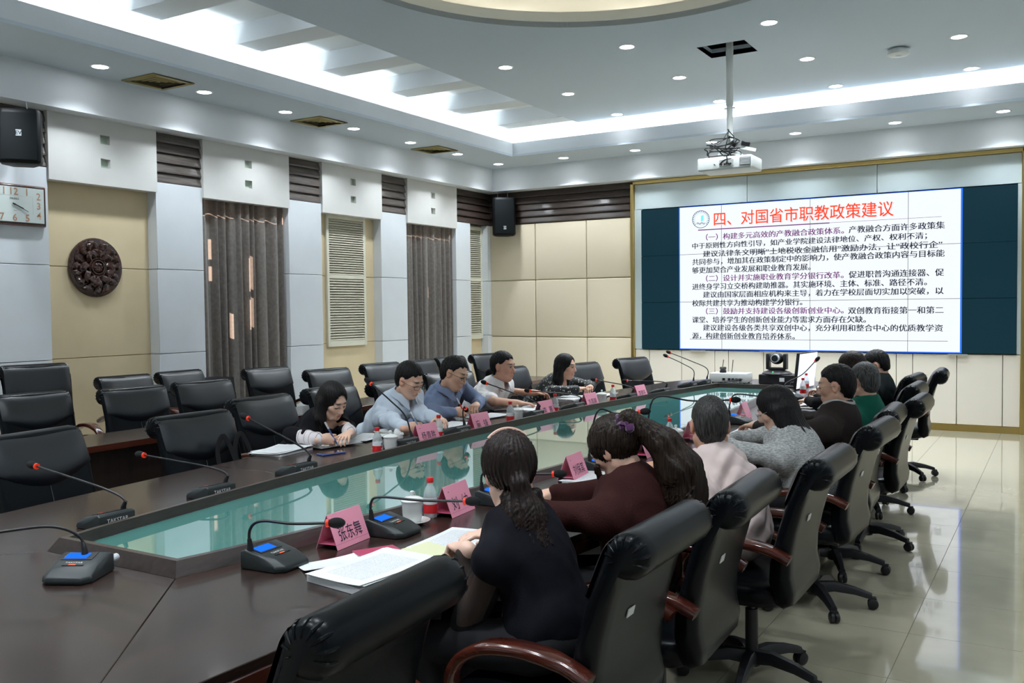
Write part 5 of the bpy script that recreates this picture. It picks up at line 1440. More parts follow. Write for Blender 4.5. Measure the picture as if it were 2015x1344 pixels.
# black bag with straps on the second chair
bg = thing('shoulder_bag', 'black cloth bag with looped straps on the empty second chair', 'bag', (-4.03, 3.70, 0.492), 0.0)
G().box(-0.085, 0.11, -0.12, 0.12, 0.0, 0.18).obj('bag_body', mat('bag_cloth', (0.008, 0.008, 0.009), 0.8, bump=0.3, bscale=30), bg, bevel=0.05, seg=4)
for dy in (-0.07, 0.06):
    G().ribbon(smooth_pts([(-0.06, dy - 0.06, 0.17), (-0.10, dy - 0.05, 0.30), (-0.11, dy, 0.38), (-0.10, dy + 0.05, 0.30), (-0.05, dy + 0.06, 0.17)], 16), 0.03, 0.004, (1, 0, 0.2)).obj('strap', M_FOAM, bg, smooth=True)

# ---- far end of the table: control gear
M_GEAR = mat('gear_black', (0.012, 0.012, 0.014), 0.4)
wbx = thing('signal_box', 'flat white control box with aerials at the far table end', 'electronic device', (-3.06, 9.66, TZ))
G().box(-0.20, 0.20, -0.12, 0.12, 0.008, 0.105).obj('housing', M_PROJ, wbx, bevel=0.006, seg=2)
for x in (-0.17, 0.17):
    for y in (-0.09, 0.09): G().lathe([(0.012, 0), (0.012, 0.009)], (x, y, 0), 10).obj('foot', M_PLAST, wbx)
for x in (-0.04, 0.02, 0.06, 0.10, 0.14): G().box(x - 0.014, x + 0.014, -0.127, -0.119, 0.03, 0.055).obj('socket', M_GEAR, wbx)
pk = thing('wireless_puck', 'small black aerial unit standing on the white control box', 'electronic device', (-3.14, 9.64, TZ + 0.105))
G().lathe([(0.035, 0), (0.038, 0.01), (0.03, 0.03), (0.038, 0.05), (0.03, 0.062)], n=16).obj('unit', M_GEAR, pk, smooth=True)
for x in (-0.015, 0.09): G().tube([(x, 0.02, 0.03 if x < 0 else 0.0), (x + 0.015, 0.02, 0.14)], 0.004, 6).obj('aerial', M_GEAR, pk)
rc2 = random.Random(9)
for k in range(3):
    c = [(0.11 + 0.03 * k, -0.13, 0.05)] + [(0.01 + rc2.uniform(-.12, .16), -0.17 + rc2.uniform(-.02, .03), 0.007 + 0.012 * rc2.random()) for _ in range(5)]
    G().tube(smooth_pts(c, 30), 0.004, 6).obj('signal_cable', M_PLAST, wbx, smooth=True)
bb = thing('receiver_box', 'low black receiver box beneath the conference camera', 'electronic device', (-2.52, 9.72, TZ))
G().box(-0.22, 0.22, -0.13, 0.13, 0.0, 0.10).obj('housing', M_GEAR, bb, bevel=0.005, seg=1)
G().box(0.0, 0.05, -0.134, -0.129, 0.03, 0.07).obj('sticker', M_PAPER, bb)
pc = thing('conference_camera', 'black pan-tilt conference camera on the receiver box', 'camera', (-2.58, 9.72, TZ + 0.10))
G().lathe([(0.15, 0.0), (0.155, 0.008), (0.13, 0.028), (0.08, 0.042), (0.04, 0.045)], n=28).obj('camera_foot', M_GEAR, pc, smooth=True)
G().box(-0.09, 0.09, -0.05, 0.05, 0.045, 0.07).obj('yoke_base', M_GEAR, pc, bevel=0.006, seg=2)
for s in (-1, 1): G().box(s * 0.09 - 0.016, s * 0.09 + 0.016, -0.05, 0.05, 0.05, 0.215).obj('yoke_arm', M_GEAR, pc, bevel=0.006, seg=2)
G().ball((0, 0, 0.165), (0.072, 0.075, 0.062), 18, 12).obj('camera_head', M_GEAR, pc, smooth=True)
G().tube([(0, -0.06, 0.17), (0, -0.095, 0.17)], [0.045, 0.043], 20).obj('lens_ring', M_LOGO, pc); G().tube([(0, -0.09, 0.17), (0, -0.098, 0.17)], 0.034, 20).obj('lens', M_PLAST, pc)
G().ball((-0.01, -0.125, 0.028), 0.007).obj('status_light', emis('green_led', (0.02, 0.9, 0.1), 1.5), pc)
# monitor on an arm
mo = thing('monitor', 'thin computer monitor on a black arm, seen nearly from its edge', 'monitor', (-2.22, 9.35, TZ))
mc0 = aty(1585, 728, 9.25) - Vector(mo.location)
Rm = Euler((math.radians(6), 0, math.radians(84))).to_matrix()
G().obox(mc0, (0.52, 0.03, 0.36), Rm).obj('panel', M_GEAR, mo, bevel=0.004, seg=1)
G().obox(mc0 + Rm @ Vector((0, -0.017, 0)), (0.50, 0.003, 0.34), Rm).obj('screen', emis('monitor_glow', (0.62, 0.70, 0.80), 0.75), mo)
G().tube([(-0.1, 0.0, 0.02), (0.0, 0.03, 0.16), mc0 + Rm @ Vector((0, 0.02, -0.02))], 0.022, 10).obj('support_arm', M_GEAR, mo, smooth=True)
G().lathe([(0.10, 0), (0.10, 0.012), (0.03, 0.018), (0.028, 0.05)], (-0.1, 0, 0), 20).obj('stand_foot', M_GEAR, mo, smooth=True)
kb = thing('keyboard', 'white computer keyboard right of the monitor at the far table end', 'keyboard', onT(1620, 768) , math.radians(10))
G().box(-0.07, 0.07, -0.2, 0.2, 0, 0.016).obj('keyboard_body', M_GEAR, kb, bevel=0.004, seg=1)
g = G()
for i in range(4):
    for j in range(13): g.box(-0.062 + i * 0.032, -0.036 + i * 0.032, -0.192 + j * 0.0296, -0.168 + j * 0.0296, 0.0165, 0.023)
o = g.obj('keys', M_PROJ, kb); o['kind'] = 'stuff'
# extra microphone reaching up by the monitor
b0 = onT(1490, 790)
h = aty(1600, 720, 8.3) - Vector((-2.04, 8.2, TZ))
microphone((-2.04, 8.2, TZ), math.radians(5), [(-0.05, -0.055, 0.05), (-0.045, -0.05, 0.12), h * 0.55 + Vector((-0.02, 0, 0.03)), h], 'black desk microphone reaching up past the lone bottle before the monitor', 'desk microphones')
# ================================================================== PEOPLE
# bodies are grown as smooth implicit surfaces on a grid and meshed as one continuous skin
class Field:
    def __init__(s, lo, hi, h):
        s.h = h; s.lo = np.array(lo, np.float32)
        s.n = np.ceil((np.array(hi) - np.array(lo)) / h).astype(int) + 1
        s.ax = [s.lo[i] + h * np.arange(s.n[i], dtype=np.float32) for i in range(3)]
        s.v = np.full(tuple(s.n), 0.5, np.float32)
    def block(s, lo, hi):
        a = [int(np.clip(math.floor((lo[i] - s.lo[i]) / s.h), 0, s.n[i] - 1)) for i in range(3)]
        b = [int(np.clip(math.ceil((hi[i] - s.lo[i]) / s.h) + 1, 1, s.n[i])) for i in range(3)]
        sl = tuple(slice(a[i], max(b[i], a[i] + 1)) for i in range(3))
        return sl, (s.ax[0][sl[0]][:, None, None], s.ax[1][sl[1]][None, :, None], s.ax[2][sl[2]][None, None, :])
    def _merge(s, sl, d, k, mode):
        o = s.v[sl]
        if mode == 'sub':
            d = -d; h = np.maximum(k - np.abs(o - d), 0) / k; s.v[sl] = np.maximum(o, d) + h * h * k * 0.25
        else:
            h = np.maximum(k - np.abs(o - d), 0) / k; s.v[sl] = np.minimum(o, d) - h * h * k * 0.25
    def cone(s, a, b, r1, r2, k=0.02, mode='add'):
        a = np.array(a, float); b = np.array(b, float); R = max(r1, r2) + k + 3 * s.h
        sl, (X, Y, Z) = s.block(np.minimum(a, b) - R, np.maximum(a, b) + R)
        d = b - a; L2 = float(d @ d) or 1e-9
        t = np.clip(((X - a[0]) * d[0] + (Y - a[1]) * d[1] + (Z - a[2]) * d[2]) / L2, 0, 1)
        dist = np.sqrt((X - a[0] - t * d[0]) ** 2 + (Y - a[1] - t * d[1]) ** 2 + (Z - a[2] - t * d[2]) ** 2) - (r1 + (r2 - r1) * t)
        s._merge(sl, dist.astype(np.float32), k, mode)
    def ell(s, c, r, R=None, k=0.02, mode='add'):
        c = np.array(c, float); r = np.array(r, float); m = r.max() + k + 3 * s.h
        sl, (X, Y, Z) = s.block(c - m, c + m)
        x, y, z = X - c[0], Y - c[1], Z - c[2]
        if R is not None:
            x, y, z = (R[0][0] * x + R[1][0] * y + R[2][0] * z, R[0][1] * x + R[1][1] * y + R[2][1] * z, R[0][2] * x + R[1][2] * y + R[2][2] * z)
        k0 = np.sqrt((x / r[0]) ** 2 + (y / r[1]) ** 2 + (z / r[2]) ** 2); k1 = np.sqrt((x / r[0] ** 2) ** 2 + (y / r[1] ** 2) ** 2 + (z / r[2] ** 2) ** 2)
        s._merge(sl, (k0 * (k0 - 1) / np.maximum(k1, 1e-6)).astype(np.float32), k, mode)
    def chain(s, pts, rs, k=0.02):
        for i in range(len(pts) - 1): s.cone(pts[i], pts[i + 1], rs[i], rs[i + 1], k)
    def ripple(s, fn):
        X, Y, Z = s.ax[0][:, None, None], s.ax[1][None, :, None], s.ax[2][None, None, :]
        s.v += fn(X, Y, Z).astype(np.float32)
    def mesh(s, name):
        v = s.v; v[0] = v[-1] = 0.5; v[:, 0] = v[:, -1] = 0.5; v[:, :, 0] = v[:, :, -1] = 0.5
        ins = v < 0
        cnt = np.zeros(tuple(s.n - 1), np.int8)
        for i in (0, 1):
            for j in (0, 1):
                for k in (0, 1):
                    cnt += ins[i:s.n[0] - 1 + i, j:s.n[1] - 1 + j, k:s.n[2] - 1 + k]
        act = (cnt > 0) & (cnt < 8)
        ci, cj, ck = np.nonzero(act)
        M_ = len(ci)
        idx = np.full(act.shape, -1, np.int32); idx[ci, cj, ck] = np.arange(M_)
        cor = {}
        for i in (0, 1):
            for j in (0, 1):
                for k in (0, 1): cor[i, j, k] = v[ci + i, cj + j, ck + k]
        acc = np.zeros((M_, 3)); num = np.zeros(M_)
        E = []
        for a in cor:
            for ax in range(3):
                if a[ax] == 0:
                    b = list(a); b[ax] = 1; E.append((a, tuple(b), ax))
        for a, b, ax in E:
            va, vb = cor[a], cor[b]; m = (va < 0) != (vb < 0)
            t = np.where(m, va / np.where(m, va - vb, 1), 0)
            p = np.array(a, float)[None, :].repeat(M_, 0); p[:, ax] += t
            acc += p * m[:, None]; num += m
        P = (acc / num[:, None] + np.stack([ci, cj, ck], 1)) * s.h + s.lo
        F = []
        for ax in range(3):
            sa = [slice(None)] * 3; sb = [slice(None)] * 3; sa[ax] = slice(0, -1); sb[ax] = slice(1, None)
            A, B = ins[tuple(sa)], ins[tuple(sb)]
            e = np.argwhere(A != B)
            o1, o2 = (ax + 1) % 3, (ax + 2) % 3
            e = e[(e[:, o1] > 0) & (e[:, o2] > 0) & (e[:, o1] < s.n[o1] - 1) & (e[:, o2] < s.n[o2] - 1)]
            q = []
            for d1, d2 in ((-1, -1), (0, -1), (0, 0), (-1, 0)):
                c = e.copy(); c[:, o1] += d1; c[:, o2] += d2; q.append(idx[c[:, 0], c[:, 1], c[:, 2]])
            q = np.stack(q, 1); fl = A[e[:, 0], e[:, 1], e[:, 2]]
            q[~fl] = q[~fl][:, ::-1]
            F.append(q)
        F = np.concatenate(F); F = F[(F >= 0).all(1)]
        me = bpy.data.meshes.new(name)
        me.vertices.add(M_); me.vertices.foreach_set('co', P.astype(np.float32).ravel())
        me.loops.add(len(F) * 4); me.loops.foreach_set('vertex_index', F.astype(np.int32).ravel())
        me.polygons.add(len(F)); me.polygons.foreach_set('loop_start', np.arange(0, len(F) * 4, 4, dtype=np.int32))
        me.polygons.foreach_set('use_smooth', np.ones(len(F), bool))
        me.update(calc_edges=True)
        return me, P

def rotm(yaw, pitch, roll):
    """columns: forward, left, up.  pitch > 0 looks down"""
    return np.array(Matrix.Rotation(yaw, 3, 'Z') @ Matrix.Rotation(pitch, 3, 'Y') @ Matrix.Rotation(roll, 3, 'X'))
def V3(*a): return np.array(a, float)
def nrm(v): return v / (np.linalg.norm(v) or 1)

def skin_material(name, col):
    m, nt, b = nodes_of(name); L = nt.links
    at = nt.nodes.new('ShaderNodeAttribute'); at.attribute_name = 'tint'
    L.new(at.outputs['Color'], b.inputs['Base Color'])
    b.inputs['Roughness'].default_value = 0.48; b.inputs['Subsurface Weight'].default_value = 0.12
    b.inputs['Subsurface Radius'].default_value = (0.012, 0.005, 0.003); b.inputs['Subsurface Scale'].default_value = 0.5
    return m
def hair_material(name, col, tipcol=None):
    m, nt, b = nodes_of(name); L = nt.links
    tc = nt.nodes.new('ShaderNodeTexCoord'); mp = nt.nodes.new('ShaderNodeMapping'); mp.inputs['Scale'].default_value = (1, 1, 0.10)
    L.new(tc.outputs['Object'], mp.inputs[0])
    n = nt.nodes.new('ShaderNodeTexNoise'); n.inputs['Scale'].default_value = 170; n.inputs['Detail'].default_value = 3; L.new(mp.outputs[0], n.inputs['Vector'])
    cr = nt.nodes.new('ShaderNodeValToRGB'); c2 = tipcol or tuple(c * 2.4 for c in col)
    cr.color_ramp.elements[0].position = 0.35; cr.color_ramp.elements[1].position = 0.75
    cr.color_ramp.elements[0].color = (*col, 1); cr.color_ramp.elements[1].color = (*c2, 1)
    L.new(n.outputs['Fac'], cr.inputs[0]); L.new(cr.outputs[0], b.inputs['Base Color'])
    bp = nt.nodes.new('ShaderNodeBump'); bp.inputs['Strength'].default_value = 0.55; bp.inputs['Distance'].default_value = 0.004
    L.new(n.outputs['Fac'], bp.inputs['Height']); L.new(bp.outputs[0], b.inputs['Normal'])
    b.inputs['Roughness'].default_value = 0.46; b.inputs['Specular IOR Level'].default_value = 0.22
    return m
SKIN = skin_material('skin', None)

def add_head(F, Hc, R, sc, fem=False):
    def P(x, y, z): return Hc + R @ (V3(x, y, z) * sc)
    e = lambda c, r, k=0.02, mode='add': F.ell(P(*c), V3(*r) * sc, R, k, mode)
    c_ = lambda a, b, r1, r2, k=0.012, mode='add': F.cone(P(*a), P(*b), r1 * sc, r2 * sc, k, mode)
    jw = 0.050 if fem else 0.056
    e((-0.012, 0, 0.034), (0.098, 0.076, 0.088))
    e((0.028, 0, -0.040), (0.062, jw, 0.078), 0.03)
    c_((0.055, 0, -0.098), (0.066, 0, -0.096), 0.022, 0.018, 0.025)
    for s in (-1, 1):
        e((0.052, s * 0.040, -0.018), (0.030, 0.024, 0.026), 0.025)
        c_((-0.005, s * 0.055, -0.055), (0.045, s * 0.026, -0.098), 0.020, 0.018, 0.03)
        e((0.098, s * 0.031, 0.004), (0.013, 0.018, 0.012), 0.012, 'sub')
        e((0.078, s * 0.031, 0.003), (0.0135, 0.016, 0.0125), 0.006)
        e((0.093, s * 0.0115, -0.037), (0.010, 0.0085, 0.008), 0.010)
        e((-0.006, s * 0.078, -0.004), (0.019, 0.010, 0.032), 0.008)
        e((0.0, s * 0.087, 0.0), (0.010, 0.006, 0.018), 0.006, 'sub')
    c_((0.080, -0.030, 0.026), (0.080, 0.030, 0.026), 0.013, 0.013, 0.02)
    c_((0.085, 0, 0.014), (0.107, 0, -0.031), 0.0085, 0.0125, 0.011)
    c_((0.085, -0.016, -0.064), (0.085, 0.016, -0.064), 0.0075, 0.0075, 0.008)
    c_((0.083, -0.014, -0.075), (0.083, 0.014, -0.075), 0.0080, 0.0080, 0.008)
    return P

def add_hand(F, W, d, n, t, pose='flat', side=1, sc=1.0):
    """W wrist, d finger direction, n palm-facing direction, t thumb side"""
    d = nrm(d); t = nrm(t - d * (t @ d)); n = nrm(n - d * (n @ d) - t * (n @ t))
    R = np.stack([d, t, n], 1)
    F.ell(W + d * 0.048 * sc, V3(0.050, 0.038, 0.0145) * sc, R, 0.012)
    F.cone(W - d * 0.02 * sc, W + d * 0.03 * sc, 0.0245 * sc, 0.021 * sc, 0.02)
    bends = dict(flat=(8, 16, 10), rest=(22, 32, 18), curl=(48, 58, 32), fist=(75, 80, 40), write=(42, 62, 28))[pose]
    offs = (0.0275, 0.0095, -0.0085, -0.0260); lens = ((0.040, 0.025, 0.019), (0.044, 0.028, 0.020), (0.041, 0.026, 0.019), (0.032, 0.020, 0.017))
    for i in range(4):
        p = W + (d * (0.084 - 0.003 * abs(i - 1.2)) + t * offs[i] * 1.08) * sc
        sp = (0.13 - 0.085 * i) if pose in ('flat', 'rest') else (0.05 - 0.035 * i)
        u = nrm(d + t * sp); a = 0
        for j in range(3):
            a += math.radians(bends[j] * (1 + 0.08 * i))
            v = u * math.cos(a) + n * math.sin(a)
            q = p + v * lens[i][j] * sc
            F.cone(p, q, (0.0088, 0.0080, 0.0073)[j] * sc, (0.0082, 0.0074, 0.0064)[j] * sc, 0.004)
            p = q
    p = W + (d * 0.022 + t * 0.027) * sc
    u = nrm(d * 0.75 + t * (0.75 if pose in ('flat', 'rest') else 0.35) + n * (0.25 if pose in ('flat', 'rest') else 0.75))
    q = p + u * 0.042 * sc; F.cone(p, q, 0.0125 * sc, 0.0100 * sc, 0.010)
    u2 = nrm(u + d * 0.7); q2 = q + u2 * 0.031 * sc; F.cone(q, q2, 0.0095 * sc, 0.0072 * sc, 0.004)

def ik(S, W, L1, L2, pole):
    D = W - S; L = np.linalg.norm(D); L_ = min(L, (L1 + L2) * 0.995); u = D / L
    a = (L1 * L1 - L2 * L2 + L_ * L_) / (2 * L_); h = math.sqrt(max(L1 * L1 - a * a, 0))
    p = pole - u * (pole @ u); p = nrm(p)
    return S + u * a + p * h, S + u * L_

def gauss(P, c, r): return np.exp(-(((P - c) / r) ** 2).sum(1))
PEOPLE = []
def person(label, loc, rz, head, look, clothes, hands, hair, h=0.0048, fem=False, lean_side=0.0, skin=(0.50, 0.30, 0.215), glasses=None,
           brow=(0.02, 0.015, 0.012), lips=None, eyes='down', trousers=(0.012, 0.012, 0.015), sw=None, extra=None):
    """loc: floor point below the pelvis; head: head centre in person space; look: (yaw, pitch, roll) degrees"""
    root = thing('person', label, 'person', loc, rz)
    sc = 0.94 if fem else 1.0
    if sw is None: sw = 0.160 if fem else 0.188
    Pv = V3(0, 0, 0.598); Hc = V3(*head); R = rotm(*[math.radians(a) for a in look])
    neckdown = Hc + R @ V3(-0.022, 0, -0.075) * sc
    N = neckdown - nrm(neckdown - Pv + V3(-0.10, 0, 0.25)) * 0.088
    sp = N - Pv; Ls = np.linalg.norm(sp); su = sp / Ls
    lat = nrm(np.cross(su, V3(1, 0, 0))); lat = lat if lat[1] > 0 else -lat
    lat = nrm(lat + V3(0.0, 0, lean_side)); fw = np.cross(lat, su)
    mid = Pv + sp * 0.42 - fw * 0.035; chest = Pv + sp * 0.76 - fw * 0.012
    Sh = {s: N - su * 0.088 + lat * s * sw + fw * 0.01 for s in (-1, 1)}
    sr = 0.046 if fem else 0.052
    bust = 0.03 if fem else 0.0
    def torso(F, o):
        ck = 0.06
        Rt = np.stack([fw, lat, su], 1)
        F.ell(Pv + V3(-0.01, 0, 0.035), V3(0.122, 0.165, 0.110) + o, None, ck)
        F.ell(mid, V3(0.098 if fem else 0.110, 0.125 if fem else 0.152, 0.165) + o, Rt, ck)
        F.ell(chest, V3(0.112 + bust * 0.3, sw - 0.028, 0.165) + o, Rt, ck)
        if bust:
            for s in (-1, 1): F.ell(chest + fw * 0.058 + lat * s * 0.060 - su * 0.01, V3(0.054, 0.056, 0.056) + o * 0.5, Rt, 0.05)
        F.cone(Sh[-1] - su * 0.006, Sh[1] - su * 0.006, sr + o, sr + o, 0.05)
        for s in (-1, 1): F.cone(N - su * 0.030 - fw * 0.012, Sh[s] + su * 0.006, 0.038 + o, sr + o, 0.04)
    arms = {}
    L1, L2 = (0.27, 0.235) if fem else (0.295, 0.255)
    for s in (-1, 1):
        hd = hands[0 if s > 0 else 1]          # (left, right): wrist, finger dir, pose
        pole = V3(-0.35, s * 0.9, -0.30) if len(hd) < 4 else V3(*hd[3])
        el, wr = ik(Sh[s], V3(*hd[0]), L1, L2, pole)
        if pole[2] > -0.6: el[2] = max(el[2], 0.835 if fem else 0.84)
        arms[s] = (el, wr, nrm(V3(*hd[1])), hd[2])
    # ---- skin
    lo = np.minimum.reduce([Pv - 0.22, Hc - 0.17, arms[1][1] - 0.16, arms[-1][1] - 0.16, arms[1][0] - 0.1, arms[-1][0] - 0.1]); lo[2] = min(lo[2], 0.42)
    hi = np.maximum.reduce([Pv + 0.22, Hc + 0.17, arms[1][1] + 0.16, arms[-1][1] + 0.16, arms[1][0] + 0.1, arms[-1][0] + 0.1])
    F = Field(lo, hi, h)
    torso(F, -0.014)
    for s in (-1, 1):
        el, wr, d, pose = arms[s]; ar = 0.040 if fem else 0.046
        F.cone(Sh[s], el, ar, ar * 0.82, 0.03); F.cone(el, wr, ar * 0.86, 0.0255, 0.02)
        nn = V3(0, 0, -1); tt = np.cross(d, nn) * (1 if s > 0 else -1)
        tt = -tt
        if pose == 'write': nn = nrm(V3(0, -s * 0.75, -0.6)); tt = V3(0, -s * 0.5, 0.8)
        if pose == 'side': nn = V3(0, -s, -0.3); tt = V3(0, 0, 1); pose = 'curl'
        add_hand(F, wr, d, nn, tt, pose, s, 0.90 if fem else 1.0)
    F.cone(N - su * 0.02 - fw * 0.01, neckdown, 0.060 if not fem else 0.050, 0.054 if not fem else 0.045, 0.035)
    HP = add_head(F, Hc, R, sc, fem)
    me, P = F.mesh('body')
    q = ((P - Hc) @ R) / sc
    base = np.array(skin)
    col = base[None, :].repeat(len(P), 0)
    def blend(w, c, a=1.0):
        w = np.clip(w * a, 0, 1)[:, None]; col[:] = col * (1 - w) + np.array(c)[None, :] * w
    lipc = lips or (base * V3(0.85, 0.52, 0.55))
    blend(gauss(q, V3(0.09, 0, -0.069), V3(0.03, 0.019, 0.0085)) * 1.6, lipc, 0.9)
    for s in (-1, 1):
        blend(gauss(q, V3(0.06, s * 0.046, -0.03), V3(0.05, 0.025, 0.025)), base * V3(1.03, 0.86, 0.84), 0.5)
        blend(gauss(q, V3(0.092, s * 0.030, 0.030 - 0.0), V3(0.03, 0.019, 0.0050)) * 2.0, brow, 0.92)
        if eyes == 'open':
            blend(gauss(q, V3(0.09, s * 0.031, 0.003), V3(0.02, 0.0145, 0.0048)) * 2.2, (0.55, 0.52, 0.5), 0.9)
            blend(gauss(q, V3(0.09, s * 0.031, 0.003), V3(0.02, 0.0065, 0.0055)) * 3, (0.012, 0.01, 0.01), 1)
            blend(gauss(q, V3(0.09, s * 0.031, 0.0085), V3(0.02, 0.016, 0.0026)) * 2, (0.02, 0.015, 0.012), 0.9)
        else:
            blend(gauss(q, V3(0.09, s * 0.031, -0.003), V3(0.02, 0.0165, 0.0042)) * 2.6, (0.015, 0.011, 0.01), 0.95)
    ears = gauss(q, V3(-0.006, 0.08, -0.004), V3(0.03, 0.02, 0.04)) + gauss(q, V3(-0.006, -0.08, -0.004), V3(0.03, 0.02, 0.04))
    blend(ears, base * V3(1.05, 0.80, 0.76), 0.5)
    att = me.color_attributes.new('tint', 'FLOAT_COLOR', 'POINT')
    att.data.foreach_set('color', np.concatenate([col, np.ones((len(col), 1))], 1).astype(np.float32).ravel())
    mobj('body', me, SKIN, root)
    # ---- upper garment
    o = clothes.get('ease', 0.010); hs = h * 1.45
    def garment(name, material, with_torso=True, sleeves='long', ease=o, amp=0.0035, cut_neck=True, open_front=False, hem=None):
        Fg = Field(lo - 0.05, hi + 0.05, hs)
        if with_torso: torso(Fg, ease)
        if sleeves:
            for s in (-1, 1):
                el, wr, d, pose = arms[s]; ar = (0.044 if fem else 0.050) + ease * 0.7
                if sleeves == 'long':
                    Fg.cone(Sh[s], el, ar, ar * 0.86, 0.04); w2 = el + (wr - el) * 0.93; Fg.cone(el, w2, ar * 0.88, clothes.get('cuff', 0.040), 0.03)
                elif sleeves == 'threequarter':
                    Fg.cone(Sh[s], el, ar, ar * 0.9, 0.04); Fg.cone(el, el + (wr - el) * 0.45, ar * 0.9, ar * 0.86, 0.03)
                else:
                    Fg.cone(Sh[s], Sh[s] + (el - Sh[s]) * 0.80, ar * 1.05, ar * 1.12, 0.04)
        if cut_neck:
            Fg.cone(N - su * 0.015 + fw * 0.006, N + su * 0.25 + fw * 0.06, clothes.get('neck_r', 0.058), 0.12, 0.012, 'sub')
            if open_front: Fg.cone(N + su * 0.0 + fw * 0.09, N - su * 0.17 + fw * 0.16, 0.05, 0.012, 0.015, 'sub')
        pr = np.array([math.sin(12.9 * len(label)), math.cos(7.3 * len(label)), 0.7]) * 5
        def wr_(X, Y, Z):
            w = np.sin(34 * Z + 10 * np.sin(9 * X + pr[0]) + 8 * Y + pr[1]) * np.sin(15 * X + 11 * Y + pr[2])
            w2 = np.sin(60 * Z - 38 * X + 6 * np.sin(14 * Y) + pr[0])
            w3 = 1 - 2 * np.abs(np.sin(22 * Z + 17 * X + 5 * np.sin(11 * Y + pr[2]) + pr[1]))
            return -amp * (0.7 * w + 0.4 * w2 * np.sin(9 * Y + 5 * Z + pr[1]) + 0.55 * w3 * np.sin(7 * X - 8 * Y + 6 * Z + pr[0]))
        Fg.ripple(wr_)
        m_, _ = Fg.mesh(name)
        return mobj(name, m_, material, root)
    garment(clothes.get('name', 'shirt'), clothes['mat'], True, clothes.get('sleeves', 'long'), amp=clothes.get('amp', 0.0035), open_front=clothes.get('open', False))
    if clothes.get('sheer'):
        for s in (-1, 1):
            el, wr, d, pose = arms[s]
            Fg = Field(np.minimum.reduce([Sh[s], el, wr]) - 0.1, np.maximum.reduce([Sh[s], el, wr]) + 0.1, hs)
            Fg.cone(Sh[s], el, 0.054, 0.050, 0.03); Fg.cone(el, el + (wr - el) * 0.92, 0.050, 0.036, 0.02)
            Fg.ripple(lambda X, Y, Z: 0.0025 * np.sin(55 * Z + 30 * X))
            m_, _ = Fg.mesh('sheer_sleeve'); mobj('sheer_sleeve', m_, clothes['sheer'], root)
    if clothes.get('inner_cuff'):
        for s in (-1, 1):
            el, wr, d, pose = arms[s]; a = el + (wr - el) * 0.40; b = el + (wr - el) * 0.84
            Fg = Field(np.minimum(el, wr) - 0.09, np.maximum(el, wr) + 0.09, hs)
            Fg.cone(a, b, 0.046, 0.046, 0.01); Fg.cone(b, el + (wr - el) * 0.97, 0.034, 0.032, 0.012)
            Fg.ripple(lambda X, Y, Z: 0.003 * np.sin(70 * X + 55 * Y))
            m_, _ = Fg.mesh('blouse_cuff'); mobj('blouse_cuff', m_, clothes['inner_cuff'], root)
    # collar
    if clothes.get('collar'):
        cm = clothes['collar']; n = 30; g = G(); rings = []
        ax = nrm(neckdown - N); l2 = nrm(lat - ax * (lat @ ax)); f2 = np.cross(l2, ax)
        base_c = N + ax * 0.030 - fw * 0.004
        rr = (0.064 if fem else 0.071) + max(0, o - 0.018) * 0.7; base_c = base_c + ax * (max(0, o - 0.018) * 0.9 + clothes.get('collar_up', 0.0)); hh_ = clothes.get('collar_h', 0.034)
        for i in range(n + 1):
            a = math.radians(26) + (2 * math.pi - math.radians(52)) * i / n
            dr = f2 * math.cos(a) + l2 * math.sin(a)
            front = max(0, math.cos(a)) ** 2
            b0 = base_c + dr * rr - ax * (0.022 + 0.030 * front)
            top = base_c + dr * (rr - 0.004) + ax * (hh_ * (1 - 0.45 * front))
            out = base_c + dr * (rr + 0.022 + 0.034 * front) - ax * (0.004 + 0.072 * front)
            rings.append([tuple(b0), tuple(top - dr * 0.002), tuple(top + dr * 0.004), tuple(out), tuple(out - dr * 0.003), tuple(top - ax * 0.006)])
        g.loft(rings); g.obj('collar', cm, root, smooth=True, angle=60)
    # ---- trousers and shoes
    Ft = Field(V3(-0.25, -0.30, 0.0), V3(0.62, 0.30, 0.72), 0.011)
    Ft.ell(Pv + V3(-0.01, 0, 0.0), V3(0.140, 0.185, 0.108), None, 0.04)
    for s in (-1, 1):
        hip = Pv + V3(0.02, s * 0.085, -0.022); kn = V3(0.40, s * 0.11, 0.535); an = V3(0.36, s * 0.11, 0.10)
        Ft.cone(hip, kn, 0.084, 0.062, 0.03); Ft.cone(kn, an, 0.062, 0.046, 0.02)
    m_, _ = Ft.mesh('trousers'); mobj('trousers', m_, mat('trousers_%d' % int(sum(trousers) * 10000), trousers, 0.8), root)
    for s in (-1, 1):
        Fs = Field(V3(0.24, s * 0.11 - 0.09, -0.01), V3(0.62, s * 0.11 + 0.09, 0.16), 0.008)
        Fs.cone((0.36, s * 0.11, 0.055), (0.50, s * 0.115, 0.042), 0.042, 0.036, 0.02); Fs.cone((0.345, s * 0.11, 0.04), (0.345, s * 0.11, 0.09), 0.038, 0.042, 0.02)
        m_, _ = Fs.mesh('shoe'); mobj('shoe', m_, M_PLAST, root)
    # ---- hair
    hair_fn(root, hair, HP, Hc, R, sc, N, su, fw, lat, h)
